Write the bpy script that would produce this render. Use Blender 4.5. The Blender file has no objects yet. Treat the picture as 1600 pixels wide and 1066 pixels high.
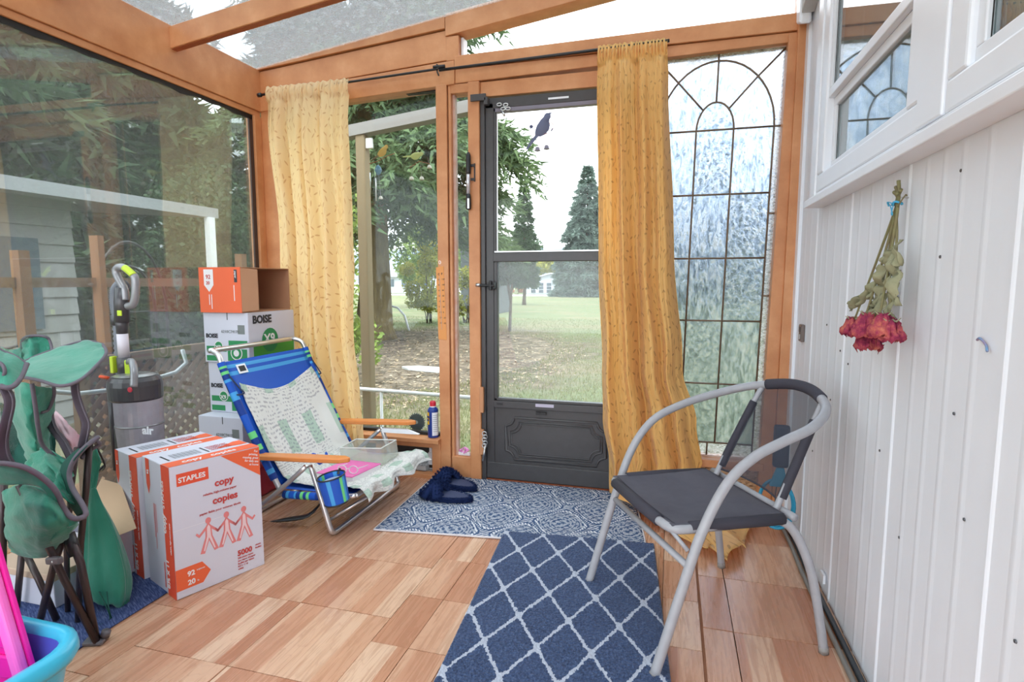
import bpy, bmesh, math, random
import numpy as np
from mathutils import Vector, Matrix, noise as mnoise
R = random.Random(7)
PI = math.pi
S = bpy.context.scene
COL = S.collection

# ---------------------------------------------------------------- camera, sky, exposure
cam = bpy.data.cameras.new('camera')
cam.sensor_width = 36.0
cam.lens = 36.0 * 890.0 / 1600.0
cam.clip_start = 0.05
cam.clip_end = 2000
camo = bpy.data.objects.new('camera', cam)
COL.objects.link(camo)
camo.location = (0, 0, 1.05)
camo.rotation_euler = (math.radians(90 - 5.965), 0, math.radians(15.609))
S.camera = camo
W = bpy.data.worlds.new('overcast_sky')
S.world = W
W.use_nodes = True
wn = W.node_tree
wbg = wn.nodes['Background']
wbg.inputs[0].default_value = (0.89, 0.945, 1.0, 1)
wbg.inputs[1].default_value = 1.15
S.view_settings.view_transform = 'Standard'
S.view_settings.look = 'None'
S.view_settings.gamma = 1
S.view_settings.use_curve_mapping = False
S.view_settings.exposure = 2.02
sun = bpy.data.lights.new('veiled_sun', 'SUN')
sun.energy = 0.7
sun.angle = math.radians(25)
sun.color = (1, .97, .92)
suno = bpy.data.objects.new('veiled_sun', sun)
COL.objects.link(suno)
suno.rotation_euler = (math.radians(38), math.radians(8), math.radians(20))
cy = S.cycles
cy.max_bounces = 10
cy.transparent_max_bounces = 24
cy.glossy_bounces = 4
cy.transmission_bounces = 8
cy.diffuse_bounces = 5
cy.caustics_reflective = False
cy.caustics_refractive = False
cy.sample_clamp_indirect = 6
cy.use_denoising = True

# ---------------------------------------------------------------- helpers
def V(*a): return Vector(a)

class MB:
    """collects quads, boxes, tubes and grids, then links them as one mesh object"""
    def __init__(s): s.v = []; s.f = []; s.m = []; s.uv = None; s.fuv = []
    def add(s, vs, fs, mi=0, uvs=None):
        b = len(s.v); s.v += [tuple(p) for p in vs]
        for k, f in enumerate(fs):
            s.f.append(tuple(b + i for i in f)); s.m.append(mi)
            s.fuv.append([uvs[i] for i in f] if uvs else None)
        return s
    def box(s, x0, x1, y0, y1, z0, z1, mi=0):
        vs = [(x0,y0,z0),(x1,y0,z0),(x1,y1,z0),(x0,y1,z0),(x0,y0,z1),(x1,y0,z1),(x1,y1,z1),(x0,y1,z1)]
        return s.add(vs, [(0,3,2,1),(4,5,6,7),(0,1,5,4),(1,2,6,5),(2,3,7,6),(3,0,4,7)], mi)
    def hexa(s, p, mi=0):
        return s.add(p, [(0,3,2,1),(4,5,6,7),(0,1,5,4),(1,2,6,5),(2,3,7,6),(3,0,4,7)], mi)
    def obox(s, c, ax, ay, az, mi=0):
        c = Vector(c); ax = Vector(ax); ay = Vector(ay); az = Vector(az)
        sg = [(-1,-1,-1),(1,-1,-1),(1,1,-1),(-1,1,-1),(-1,-1,1),(1,-1,1),(1,1,1),(-1,1,1)]
        return s.hexa([c + ax*a + ay*b + az*d for a, b, d in sg], mi)
    def tube(s, pts, r, n=10, mi=0, cap=True, flat=None, closed=False):
        pts = [Vector(p) for p in pts]; N = len(pts); rings = []
        up = None
        for i, p in enumerate(pts):
            if closed: t = pts[(i+1) % N] - pts[i-1]
            else: t = pts[min(i+1, N-1)] - pts[max(i-1, 0)]
            if t.length < 1e-9: t = Vector((0,0,1))
            t.normalize()
            if up is None:
                up = Vector((0,0,1)) if abs(t.z) < .9 else Vector((1,0,0))
            up = (up - t*up.dot(t))
            if up.length < 1e-6: up = t.orthogonal()
            up.normalize(); sd = t.cross(up)
            rr = r[i] if isinstance(r, (list, tuple)) else r
            fl = flat or 1
            rings.append([p + sd*(rr*math.cos(2*PI*k/n)) + up*(rr*fl*math.sin(2*PI*k/n)) for k in range(n)])
        vs = [q for rg in rings for q in rg]; fs = []
        M = N if closed else N-1
        for i in range(M):
            j = (i+1) % N
            for k in range(n):
                fs.append((i*n+k, i*n+(k+1) % n, j*n+(k+1) % n, j*n+k))
        if cap and not closed:
            fs.append(tuple(range(n))[::-1]); fs.append(tuple((N-1)*n+k for k in range(n)))
        return s.add(vs, fs, mi)
    def lathe(s, prof, c=(0,0,0), n=20, mi=0, M=None):
        vs = []; fs = []
        for (r, z) in prof:
            for k in range(n):
                p = Vector((r*math.cos(2*PI*k/n), r*math.sin(2*PI*k/n), z))
                if M is not None: p = M @ p
                vs.append(Vector(c) + p)
        for i in range(len(prof)-1):
            for k in range(n):
                fs.append((i*n+k, i*n+(k+1) % n, (i+1)*n+(k+1) % n, (i+1)*n+k))
        fs.append(tuple(range(n))[::-1]); fs.append(tuple((len(prof)-1)*n+k for k in range(n)))
        return s.add(vs, fs, mi)
    def grid(s, fn, nu, nv, mi=0, wrap=False):
        vs = []; uv = []
        for j in range(nv+1):
            for i in range(nu+1):
                u, v = i/nu, j/nv
                vs.append(tuple(fn(u, v))); uv.append((u, v))
        fs = [(j*(nu+1)+i, j*(nu+1)+i+1, (j+1)*(nu+1)+i+1, (j+1)*(nu+1)+i) for j in range(nv) for i in range(nu)]
        return s.add(vs, fs, mi, uv)
    def prism(s, poly, a, b, plane='xz', mi=0):
        """poly of 2D points in a plane, extruded from a to b along the remaining axis"""
        def P(p, d):
            return {'xz': (p[0], d, p[1]), 'yz': (d, p[0], p[1]), 'xy': (p[0], p[1], d)}[plane]
        n = len(poly)
        vs = [P(p, a) for p in poly] + [P(p, b) for p in poly]
        fs = [tuple(range(n)), tuple(range(2*n-1, n-1, -1))] + [(i, (i+1) % n + 0, n+(i+1) % n, n+i)[::-1] for i in range(n)]
        return s.add(vs, fs, mi)
    def build(s, name, mats, parent=None, smooth=False, bevel=0, seg=2, solid=0, kind=None, auto=None):
        me = bpy.data.meshes.new(name)
        o = bpy.data.objects.new(name, me)
        base = V(0,0,0)
        if parent is not None:
            p = parent
            while p is not None: base += p.location; p = p.parent
        vs = [(a-base.x, b-base.y, c-base.z) for a, b, c in s.v] if base.length > 0 else s.v
        me.from_pydata(vs, [], s.f)
        if not isinstance(mats, (list, tuple)): mats = [mats]
        for m in mats: me.materials.append(m)
        if len(mats) > 1: me.polygons.foreach_set('material_index', s.m)
        if any(s.fuv):
            ul = me.uv_layers.new(name='uv'); k = 0
            for fi, f in enumerate(s.f):
                for q in range(len(f)):
                    ul.data[k].uv = s.fuv[fi][q] if s.fuv[fi] else (0, 0)
                    k += 1
        me.validate()
        bm = bmesh.new(); bm.from_mesh(me); bmesh.ops.recalc_face_normals(bm, faces=bm.faces); bm.to_mesh(me); bm.free()
        if smooth: me.polygons.foreach_set('use_smooth', [True]*len(me.polygons))
        COL.objects.link(o)
        if parent is not None: o.parent = parent
        if solid:
            md = o.modifiers.new('thick', 'SOLIDIFY'); md.thickness = solid; md.offset = 0
        if bevel:
            md = o.modifiers.new('bevel', 'BEVEL'); md.width = bevel; md.segments = seg; md.limit_method = 'ANGLE'; md.angle_limit = .6
        if kind: o['kind'] = kind
        return o

def thing(name, label, cat, loc=(0,0,0), group=None):
    o = bpy.data.objects.new(name, None); COL.objects.link(o); o.empty_display_size = .05
    o.location = loc; o['label'] = label; o['category'] = cat
    if group: o['group'] = group
    return o
def struct(name, loc=(0,0,0)):
    o = bpy.data.objects.new(name, None); COL.objects.link(o); o.location = loc; o['kind'] = 'structure'; return o
def tag(o, label, cat, group=None, kind=None):
    o['label'] = label; o['category'] = cat
    if group: o['group'] = group
    if kind: o['kind'] = kind
    return o
def text(s, name, m, parent, o, xd, zd, size, bold=0, ext=.0004, align='LEFT', shear=0):
    """flat lettering: origin o, reading direction xd, upright direction zd"""
    cu = bpy.data.curves.new(name, 'FONT'); cu.body = s; cu.size = size; cu.extrude = ext; cu.offset = bold
    cu.align_x = align; cu.shear = shear; cu.resolution_u = 3
    cu.materials.append(m)
    tmp = bpy.data.objects.new(name, cu); COL.objects.link(tmp)
    me = bpy.data.meshes.new_from_object(tmp); bpy.data.objects.remove(tmp); bpy.data.curves.remove(cu)
    ob = bpy.data.objects.new(name, me); COL.objects.link(ob)
    if not me.materials: me.materials.append(m)
    x = Vector(xd).normalized(); y = Vector(zd); y = (y - x*y.dot(x)).normalized(); z = x.cross(y)
    M = Matrix((x, y, z)).transposed().to_4x4(); M.translation = Vector(o)
    if parent is not None:
        p = parent
        while p is not None: M.translation -= p.location; p = p.parent
        ob.parent = parent
    ob.matrix_local = M
    return ob
def cat_curve(pts, n=6, closed=False):
    """Catmull-Rom through the points"""
    P = [Vector(p) for p in pts]; out = []; N = len(P)
    rng = range(N) if closed else range(N-1)
    for i in rng:
        p0 = P[i-1] if (i > 0 or closed) else P[0]; p1 = P[i]; p2 = P[(i+1) % N]; p3 = P[(i+2) % N] if (closed or i+2 < N) else P[-1]
        for k in range(n):
            t = k/n
            out.append(.5*((2*p1)+(-p0+p2)*t+(2*p0-5*p1+4*p2-p3)*t*t+(-p0+3*p1-3*p2+p3)*t**3))
    if not closed: out.append(P[-1])
    return out
def lin(r, g, b):
    f = lambda c: (c/255/12.92) if c/255 <= .04045 else ((c/255+.055)/1.055)**2.4
    return (f(r), f(g), f(b), 1)

# ---------------------------------------------------------------- materials
class NT:
    def __init__(s, name):
        s.mat = bpy.data.materials.new(name); s.mat.use_nodes = True; s.t = s.mat.node_tree
        s.n = s.t.nodes; s.l = s.t.links
        s.bsdf = s.n.get('Principled BSDF'); s.out = s.n.get('Material Output')
    def node(s, ty, **kw):
        x = s.n.new(ty)
        for k, v in kw.items(): setattr(x, k, v)
        return x
    def link(s, a, b): s.l.new(a, b)
    def inp(s, nd, i, v):
        if isinstance(v, bpy.types.NodeSocket): s.link(v, nd.inputs[i])
        else: nd.inputs[i].default_value = v
    def math(s, op, a, b=0.0, c=None, clamp=False):
        x = s.node('ShaderNodeMath', operation=op, use_clamp=clamp); s.inp(x, 0, a); s.inp(x, 1, b)
        if c is not None: s.inp(x, 2, c)
        return x.outputs[0]
    def mix(s, f, a, b):
        x = s.node('ShaderNodeMix', data_type='RGBA'); s.inp(x, 0, f); s.inp(x, 6, a); s.inp(x, 7, b); return x.outputs[2]
    def coord(s, which='Object', scale=None, rot=None, loc=None):
        tc = s.node('ShaderNodeTexCoord'); o = tc.outputs[which]
        if scale is None and rot is None and loc is None: return o
        mp = s.node('ShaderNodeMapping'); s.link(o, mp.inputs[0])
        if scale: mp.inputs['Scale'].default_value = scale
        if rot: mp.inputs['Rotation'].default_value = rot
        if loc: mp.inputs['Location'].default_value = loc
        return mp.outputs[0]
    def noise(s, vec, scale, detail=3, rough=.5, dist=0):
        x = s.node('ShaderNodeTexNoise'); s.link(vec, x.inputs['Vector']); x.inputs['Scale'].default_value = scale
        x.inputs['Detail'].default_value = detail; x.inputs['Roughness'].default_value = rough; x.inputs['Distortion'].default_value = dist
        return x.outputs[0]
    def ramp(s, f, stops, interp='LINEAR'):
        x = s.node('ShaderNodeValToRGB'); s.link(f, x.inputs[0]); cr = x.color_ramp; cr.interpolation = interp
        while len(cr.elements) < len(stops): cr.elements.new(.5)
        for e, (p, c) in zip(cr.elements, stops): e.position = p; e.color = c if len(c) == 4 else (*c, 1)
        return x.outputs[0]
    def sep(s, vec):
        x = s.node('ShaderNodeSeparateXYZ'); s.link(vec, x.inputs[0]); return x.outputs
    def comb(s, a, b, c):
        x = s.node('ShaderNodeCombineXYZ'); s.inp(x, 0, a); s.inp(x, 1, b); s.inp(x, 2, c); return x.outputs[0]
    def bump(s, h, strength=.3, dist=.01):
        x = s.node('ShaderNodeBump'); x.inputs['Strength'].default_value = strength; x.inputs['Distance'].default_value = dist
        s.link(h, x.inputs['Height']); s.link(x.outputs[0], s.bsdf.inputs['Normal']); return x.outputs[0]
    def set(s, color=None, rough=None, metal=None, spec=None, **kw):
        b = s.bsdf.inputs
        if color is not None: s.inp(s.bsdf, 'Base Color', color)
        if rough is not None: s.inp(s.bsdf, 'Roughness', rough)
        if metal is not None: b['Metallic'].default_value = metal
        if spec is not None: b['Specular IOR Level'].default_value = spec
        for k, v in kw.items(): s.inp(s.bsdf, k, v)
        return s.mat

def mat(name, c, rough=.5, metal=0, c2=None, sc=8, amt=.5, bump=0, bsc=80, bd=.002, spec=.5, coordn='Object', stretch=None, **kw):
    """plain principled material with two-tone mottling and fine relief"""
    n = NT(name)
    if len(c) == 3: c = (*c, 1)
    v = n.coord(coordn, scale=stretch) if stretch else n.coord(coordn)
    if c2 is None:
        c2 = tuple(x*.86 for x in c[:3]) + (1,)
        amt = .35 if amt == .5 else amt
    f = n.noise(v, sc, 4)
    f = n.math('MULTIPLY', f, amt*1.6)
    col = n.mix(f, c, c2)
    n.set(col, rough, metal, spec, **kw)
    if bump:
        n.bump(n.noise(v, bsc, 3), bump, bd)
    return n.mat

# ---------------------------------------------------------------- shared materials
def mat_frame_wood():
    n = NT('stained_wood')
    v = n.coord('Object'); g = n.noise(n.coord('Object', scale=(1, 1, 1)), 6, 5, .6)
    c = n.ramp(g, [(.3, lin(190, 126, 82)), (.55, lin(206, 144, 98)), (.8, lin(222, 164, 120))])
    ch = n.ramp(n.noise(v, 22, 6, .7, 1.5), [(.70, (0, 0, 0)), (.735, (1, 1, 1))])
    c2 = n.mix(n.math('MULTIPLY', ch, .55), c, lin(230, 205, 190))
    n.set(c2, .42, spec=.45); n.bump(n.noise(v, 60, 4), .12, .002)
    return n.mat
M_wood = mat_frame_wood()
M_wood_edge = mat('dark_wood_edge', lin(176, 92, 52)[:3], .6, c2=lin(120, 62, 40), sc=20)
M_dark = mat('black_gasket', (.012, .012, .012), .6, bump=.3, bsc=90)
M_black = mat('black_plastic', (.015, .015, .017), .4)
M_alu = mat('brushed_aluminium', (.62, .62, .62), .3, 1, sc=40)
M_bronze = mat('dark_bronze_paint', lin(74, 72, 74)[:3], .38, c2=lin(60, 58, 58), sc=30, bump=.12, bsc=400, bd=.0006)
M_white = mat('white_vinyl', (.84, .86, .90), .35, c2=(.77, .79, .84, 1), sc=9)

def glass_mat(name, ior=1.5, tint=(.93, .96, .95), dirt=.06, dsc=40, dcol=(.8, .82, .8), haze=0.0, rough=0.0):
    n = NT(name); n.n.remove(n.bsdf)
    tr = n.node('ShaderNodeBsdfTransparent'); tr.inputs[0].default_value = (*tint, 1)
    gl = n.node('ShaderNodeBsdfGlossy'); gl.inputs['Roughness'].default_value = rough; gl.inputs[0].default_value = (1, 1, 1, 1)
    fr = n.node('ShaderNodeFresnel'); fr.inputs[0].default_value = ior
    geo = n.node('ShaderNodeNewGeometry')
    # the same thin film from both sides
    ic = n.math('DIVIDE', 1.0, ior)
    m = n.math('ADD', n.math('MULTIPLY', geo.outputs['Backfacing'], ic), n.math('MULTIPLY', n.math('SUBTRACT', 1.0, geo.outputs['Backfacing']), ior))
    n.link(m, fr.inputs[0])
    mx = n.node('ShaderNodeMixShader'); n.link(n.math('MINIMUM', fr.outputs[0], .9), mx.inputs[0]); n.link(tr.outputs[0], mx.inputs[1]); n.link(gl.outputs[0], mx.inputs[2])
    v = n.coord('Object')
    d1 = n.ramp(n.noise(v, dsc, 6, .75), [(.52, (0, 0, 0)), (.72, (1, 1, 1))])
    d2 = n.ramp(n.noise(v, 3, 3), [(.35, (0, 0, 0)), (.7, (1, 1, 1))])
    dd = n.math('ADD', n.math('MULTIPLY', n.math('MULTIPLY', d1, d2), dirt), haze)
    df = n.node('ShaderNodeBsdfTranslucent'); df.inputs[0].default_value = (*dcol, 1)
    d_ = n.node('ShaderNodeBsdfDiffuse'); d_.inputs[0].default_value = (*dcol, 1)
    ad = n.node('ShaderNodeMixShader'); ad.inputs[0].default_value = .5; n.link(df.outputs[0], ad.inputs[1]); n.link(d_.outputs[0], ad.inputs[2])
    mx2 = n.node('ShaderNodeMixShader'); n.link(dd, mx2.inputs[0]); n.link(mx.outputs[0], mx2.inputs[1]); n.link(ad.outputs[0], mx2.inputs[2])
    n.link(mx2.outputs[0], n.out.inputs[0])
    return n.mat
M_glass = glass_mat('window_glass', 1.3, haze=.008, dirt=.05)
M_glass_left = glass_mat('reflective_dusty_glass', 1.85, (.80, .84, .83), .18, 60, haze=.05)  # haze stands for dust and a painted veil of reflection
M_glass_roof = glass_mat('dirty_roof_glass', 1.45, (.68, .72, .74), .55, 24, (.52, .54, .55), haze=.30)
M_glass_home = glass_mat('house_window_glass', 1.9, (.7, .75, .75), .05)

def sheet(name, x0, x1, y0, y1, z0, z1, m, parent):
    return MB().box(x0, x1, y0, y1, z0, z1).build(name, m, parent)
def board(name, x0, x1, y0, y1, z0, z1, parent, m=None, bv=.003):
    return MB().box(x0, x1, y0, y1, z0, z1).build(name, m or M_wood, parent, bevel=bv)

YF = 2.81; XL = -2.24; XR = .525
def roofz(x): return 2.2 + .13*(x + 2.24)

# ---------------------------------------------------------------- floor of laminate tiles
def mat_tile():
    n = NT('laminate_tile')
    v = n.coord('Object'); oi = n.node('ShaderNodeObjectInfo'); rnd = oi.outputs['Random']
    x, y, z = n.sep(v)
    st = n.math('FLOOR', n.math('DIVIDE', n.math('ADD', x, n.math('MULTIPLY', rnd, 3.0)), .079))
    wn_ = n.node('ShaderNodeTexWhiteNoise', noise_dimensions='2D')
    n.link(n.comb(st, n.math('MULTIPLY', rnd, 57.0), 0.0), wn_.inputs['Vector'])
    s = wn_.outputs['Value']
    vv = n.comb(n.math('ADD', n.math('MULTIPLY', x, 75.0), n.math('MULTIPLY', rnd, 91.0)), n.math('ADD', n.math('MULTIPLY', y, 4.0), n.math('MULTIPLY', s, 40.0)), 0.0)
    g = n.noise(vv, 1.0, 5, .6, .6)
    vv2 = n.comb(n.math('ADD', n.math('MULTIPLY', x, 14.0), n.math('MULTIPLY', rnd, 31.0)), n.math('ADD', n.math('MULTIPLY', y, 3.0), n.math('MULTIPLY', s, 17.0)), 0.0)
    cg = n.math('FRACT', n.math('MULTIPLY', n.noise(vv2, 1.3, 1, .4), 11.0))
    base = n.ramp(s, [(.0, lin(180, 122, 92)), (.35, lin(198, 146, 116)), (.7, lin(212, 168, 138)), (1, lin(220, 184, 156))])
    dk = n.mix(n.ramp(g, [(.36, (1, 1, 1)), (.55, (0, 0, 0))]), base, lin(166, 112, 84))
    c = n.mix(n.math('MULTIPLY', n.ramp(cg, [(.0, (1, 1, 1)), (.16, (0, 0, 0))]), n.math('MULTIPLY', n.math('GREATER_THAN', s, .45), .7)), dk, lin(166, 112, 84))
    c = n.mix(.50, base, c)
    n.set(c, n.math('ADD', .20, n.math('MULTIPLY', g, .15)), spec=.55)
    return n.mat
M_tile = mat_tile()
M_sub = mat('subfloor_crack', lin(84, 56, 42)[:3], .9)
fl = struct('floor')
sheet('subfloor', XL-.05, XR+.03, -1.6, YF+.1, -.06, -.009, M_sub, fl)
cols = [(-2.24, -2.122, .10), (-2.12, -1.797, .05), (-1.795, -1.472, .19), (-1.47, -1.147, 0), (-1.145, -.822, 0), (-.82, -.702, -.06), (-.70, -.582, -.06),
        (-.58, -.258, .1), (-.256, -.002, -.11), (0, .112, -.11), (.121, .206, -.11), (.209, .523, -.11)]
tile_me = {}
for (x0, x1, off) in cols:
    h = .323 if x1-x0 > .2 or x0 > .0 else .262
    if x0 == .121: sheet('seam_filler', .111, .1215, -1.6, YF, -.009, -.003, mat('brown_seam_filler', lin(164, 112, 80)[:3], .8, c2=lin(120, 78, 56), sc=30), fl)
    y = 1.2 + off - 9*h
    while y < YF+.06:
        y1 = min(y+h-.0028, YF+.07)
        if y1-y > .03:
            key = (round(x1-x0, 3), round(y1-y, 3))
            if key not in tile_me:
                w, d = key
                o = MB().box(-w/2, w/2, -d/2, d/2, -.008, 0).build('laminate_tile', M_tile, None)
                COL.objects.unlink(o); tile_me[key] = o.data
            o = bpy.data.objects.new('laminate_tile', tile_me[key]); COL.objects.link(o); o.parent = fl
            o.location = ((x0+x1)/2, (y+y1)/2, R.uniform(-.0008, .0008))
            o.rotation_euler = (R.uniform(-.004, .004), R.uniform(-.003, .003), R.uniform(-.003, .003))
        y += h

# ---------------------------------------------------------------- front wall
wf = struct('wall_front')
y0, y1 = YF-.03, YF+.06
# rafter boards that close the gable
def slope_board(name, xa, xb, top, bot, ya, yb, parent, m=None):
    """top/bot are functions of x"""
    p = [(xa,ya,bot(xa)),(xb,ya,bot(xb)),(xb,yb,bot(xb)),(xa,yb,bot(xa)),(xa,ya,top(xa)),(xb,ya,top(xb)),(xb,yb,top(xb)),(xa,yb,top(xa))]
    return MB().hexa(p).build(name, m or M_wood, parent, bevel=.003)
slope_board('gable_board', -2.235, -1.12, lambda x: roofz(x)+.015, lambda x: 2.203+.085*(x+2.235), y0-.012, y1, wf)
slope_board('gable_board', -2.235, -1.112, lambda x: 2.198+.085*(x+2.235), lambda x: 2.083+.06*(x+2.235), y0, y1, wf)
slope_board('rafter', -1.118, .60, lambda x: roofz(x)+.02, lambda x: roofz(x)-.085, y0-.012, y1, wf)
slope_board('header_board', -2.235, -1.075, lambda x: 2.078+.058*(x+2.235), lambda x: 1.985+.04*(x+2.235), y0-.005, y1, wf)
slope_board('header_board', -1.074, .485, lambda x: 2.165+.012*(x+1.07), lambda x: 2.108+.003*(x+1.07), y0-.006, y1, wf)
slope_board('header_board', -1.074, .485, lambda x: 2.105+.003*(x+1.07), lambda x: 2.036+.022*(x+1.07), y0+.004, y1, wf)
board('lintel_board', -.944, -.12, y0+.012, y1, 1.962, 2.034, wf)
board('stub_post', -1.118, -1.05, y0-.004, y1, 2.145, 2.262, wf)
sheet('paint_flake', -1.047, -1.035, YF-.005, YF+.05, 2.17, 2.26, M_white, wf)
# posts
board('post', -2.23, -2.135, y0+.004, y1, .0, 1.99, wf)
board('post', -1.176, -1.117, y0-.006, y1, 0, 2.034, wf)
board('post', -1.113, -1.098, y0+.004, y1-.01, .11, 2.030, wf)
board('post', -1.003, -.944, y0-.008, y1, 0, 2.034, wf)
board('sidelight_head', -1.10, -1.003, y0+.006, y1-.01, 1.99, 2.034, wf)
board('sidelight_sill_board', -1.113, -1.003, y0+.002, y1, .0, .118, wf)
board('post', -.172, -.108, y0-.004, y1, 0, 2.045, wf)
# window sill, cubby below
board('window_sill', -2.135, -1.17, y0-.045, y1, .188, .212, wf)
sheet('sill_apron', -2.135, -1.17, y0-.02, y0+.01, .160, .188, M_wood, wf)
board('bottom_rail', -2.135, -1.17, y0-.055, y1+.05, -.02, .022, wf)
board('cubby_post', -1.555, -1.505, y0-.02, y1+.03, .022, .19, wf)
board('cubby_post', -1.222, -1.172, y0-.012, y1+.03, .022, .19, wf)
sheet('cubby_back_panel', -2.135, -1.17, YF+.09, YF+.10, 0, .21, mat('charcoal_panel', (.035, .035, .035), .7, c2=(.07, .065, .06, 1), sc=30), wf)
sheet('cubby_floor', -2.135, -1.17, YF-.03, YF+.10, .022, .026, mat('cubby_grey', (.35, .3, .27), .7), wf)
# leaning posts at the right, under and beside the leaded window
def lean_board(name, xa_top, xb_top, xa_bot, xb_bot, z0, z1, ya, yb, parent, m=None):
    p = [(xa_bot,ya,z0),(xb_bot,ya,z0),(xb_bot,yb,z0),(xa_bot,yb,z0),(xa_top,ya,z1),(xb_top,ya,z1),(xb_top,yb,z1),(xa_top,yb,z1)]
    return MB().hexa(p).build(name, m or M_wood, parent, bevel=.003)
lean_board('post', .486, .530, .470, .512, 0, roofz(.5), y0-.03, y1, wf)
lean_board('post', .532, .575, .514, .560, 0, 2.115, y0-.036, y1, wf)
lean_board('post', .450, .486, .408, .469, .03, 2.10, y0-.012, y1, wf)
board('window_sill', -.108, .43, y0-.02, y1, .178, .215, wf)
def mat_osb():
    n = NT('chipboard'); v = n.coord('Object')
    vo = n.node('ShaderNodeTexVoronoi'); n.link(n.coord('Object', scale=(60, 60, 140)), vo.inputs['Vector']); vo.inputs['Scale'].default_value = 1
    c = n.ramp(vo.outputs['Color'], [(.1, lin(120, 88, 62)), (.5, lin(176, 140, 104)), (.9, lin(206, 172, 136))])
    n.set(c, .85); return n.mat
sheet('chipboard_panel', -.108, .47, YF+.0, YF+.02, -.02, .18, mat_osb(), wf)

# ---------------------------------------------------------------- windows of the front wall
w1 = struct('window_1')
for a in [(-2.135, -1.176, 2.02, 2.045), (-2.135, -1.176, .212, .228), (-2.135, -2.12, .228, 2.02), (-1.188, -1.176, .228, 2.02)]:
    sheet('gasket', a[0], a[1], YF+.005, YF+.04, a[2], a[3], M_dark, w1)
sheet('pane', -2.12, -1.188, YF+.015, YF+.021, .228, 2.02, M_glass, w1)
w2 = struct('window_2')
M_paint = mat('flaking_white_paint', (.7, .62, .56), .6, c2=lin(190, 120, 80), sc=26, amt=.6)
sheet('bead', -1.098, -1.086, YF+.0, YF+.03, .118, 1.99, M_paint, w2)
sheet('bead', -1.016, -1.003, YF+.0, YF+.03, .118, 1.99, M_wood, w2)
sheet('bead', -1.086, -1.016, YF+.0, YF+.03, .118, .13, M_paint, w2)
sheet('pane', -1.086, -1.016, YF+.012, YF+.017, .13, 1.99, M_glass, w2)
w3 = struct('window_3')
MB().hexa([(-1.036,YF+.02,2.165),(.484,YF+.02,2.182),(.484,YF+.026,2.182),(-1.036,YF+.026,2.165),(-1.036,YF+.02,roofz(-1.036)-.08),(.484,YF+.02,roofz(.484)-.08),(.484,YF+.026,roofz(.484)-.08),(-1.036,YF+.026,roofz(-1.036)-.08)]).build('pane', glass_mat('clear_transom_glass', 1.2, (.99, .99, .99), .02), w3)

# leaded window: came strips and single panes of rippled glass
def leaded_glass(name, sx, sz, sc, strength, white, tint, ior=1.12, rough=.08):
    n = NT(name); n.n.remove(n.bsdf)
    v = n.coord('Object', scale=(sx, 1, sz))
    h = n.noise(v, sc, 4, .65, .8)
    bp = n.node('ShaderNodeBump'); bp.inputs['Strength'].default_value = strength; bp.inputs['Distance'].default_value = .02; n.link(h, bp.inputs['Height'])
    rf = n.node('ShaderNodeBsdfRefraction'); rf.inputs['IOR'].default_value = ior; rf.inputs['Roughness'].default_value = rough; n.link(n.ramp(h, [(.34, (.40, .47, .56)), (.50, tint), (.62, (.97, .98, 1))]), rf.inputs[0]); n.link(bp.outputs[0], rf.inputs['Normal'])
    tl = n.node('ShaderNodeBsdfTranslucent'); tl.inputs[0].default_value = (.86, .9, .95, 1)
    gl = n.node('ShaderNodeBsdfGlossy'); gl.inputs['Roughness'].default_value = .12; n.link(bp.outputs[0], gl.inputs['Normal'])
    tr = n.node('ShaderNodeBsdfTransparent'); tr.inputs[0].default_value = (*tint, 1)
    f = n.ramp(h, [(.40, (white*.15,)*3), (.66, (white,)*3)])
    m1 = n.node('ShaderNodeMixShader'); n.link(f, m1.inputs[0]); n.link(rf.outputs[0], m1.inputs[1]); n.link(tl.outputs[0], m1.inputs[2])
    m2 = n.node('ShaderNodeMixShader'); m2.inputs[0].default_value = .10; n.link(m1.outputs[0], m2.inputs[1]); n.link(gl.outputs[0], m2.inputs[2])
    m3 = n.node('ShaderNodeMixShader'); m3.inputs[0].default_value = .25; n.link(m2.outputs[0], m3.inputs[1]); n.link(tr.outputs[0], m3.inputs[2])
    n.link(m3.outputs[0], n.out.inputs[0]); return n.mat
M_ripple = leaded_glass('rippled_leaded_glass', 3.2, 1.0, 20, 1.0, .30, (.72, .80, .90), 1.22, .04)
M_seedy = leaded_glass('seedy_leaded_glass', 1.5, 1.2, 34, .8, .24, (.70, .78, .88), 1.18, .05)
M_hammer = leaded_glass('hammered_border_glass', .8, 1.6, 70, .6, .85, (.95, .96, 1), 1.14, .15)
M_came = mat('lead_came', lin(92, 84, 78)[:3], .5, .3, c2=lin(160, 130, 96), sc=30, amt=.4)
w4 = struct('window_4')
SH = lambda x, z: (x + .0215*(z-1.73), z)          # the old panel leans
gy0, gy1 = YF+.012, YF+.017
def pane(poly, m):
    MB().prism([SH(*p) for p in poly], gy0, gy1).build('pane', m, w4)
cx = .168; RA, RB = .248, .300; ra, rb = .0805, .122; zs = 1.735; ztop = 2.072; xl, xr_ = -.108, .452
def arc(a, b, t0, t1, n=8, z=zs): return [(cx+a*math.cos(math.radians(t0+(t1-t0)*i/n)), z+b*math.sin(math.radians(t0+(t1-t0)*i/n))) for i in range(n+1)]
rows = [zs, 1.447, 1.157, .867, .568, .283]
xs = [cx-RA, cx-ra, cx+ra, cx+RA]
k = 0
for i in range(5):
    for j in range(3):
        pane([(xs[j], rows[i+1]), (xs[j+1], rows[i+1]), (xs[j+1], rows[i]), (xs[j], rows[i])], [M_ripple, M_seedy][(j == 1) ^ (i in (1, 2))] if j else M_ripple)
pane(arc(ra, rb, 0, 180, 12), M_seedy)
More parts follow.
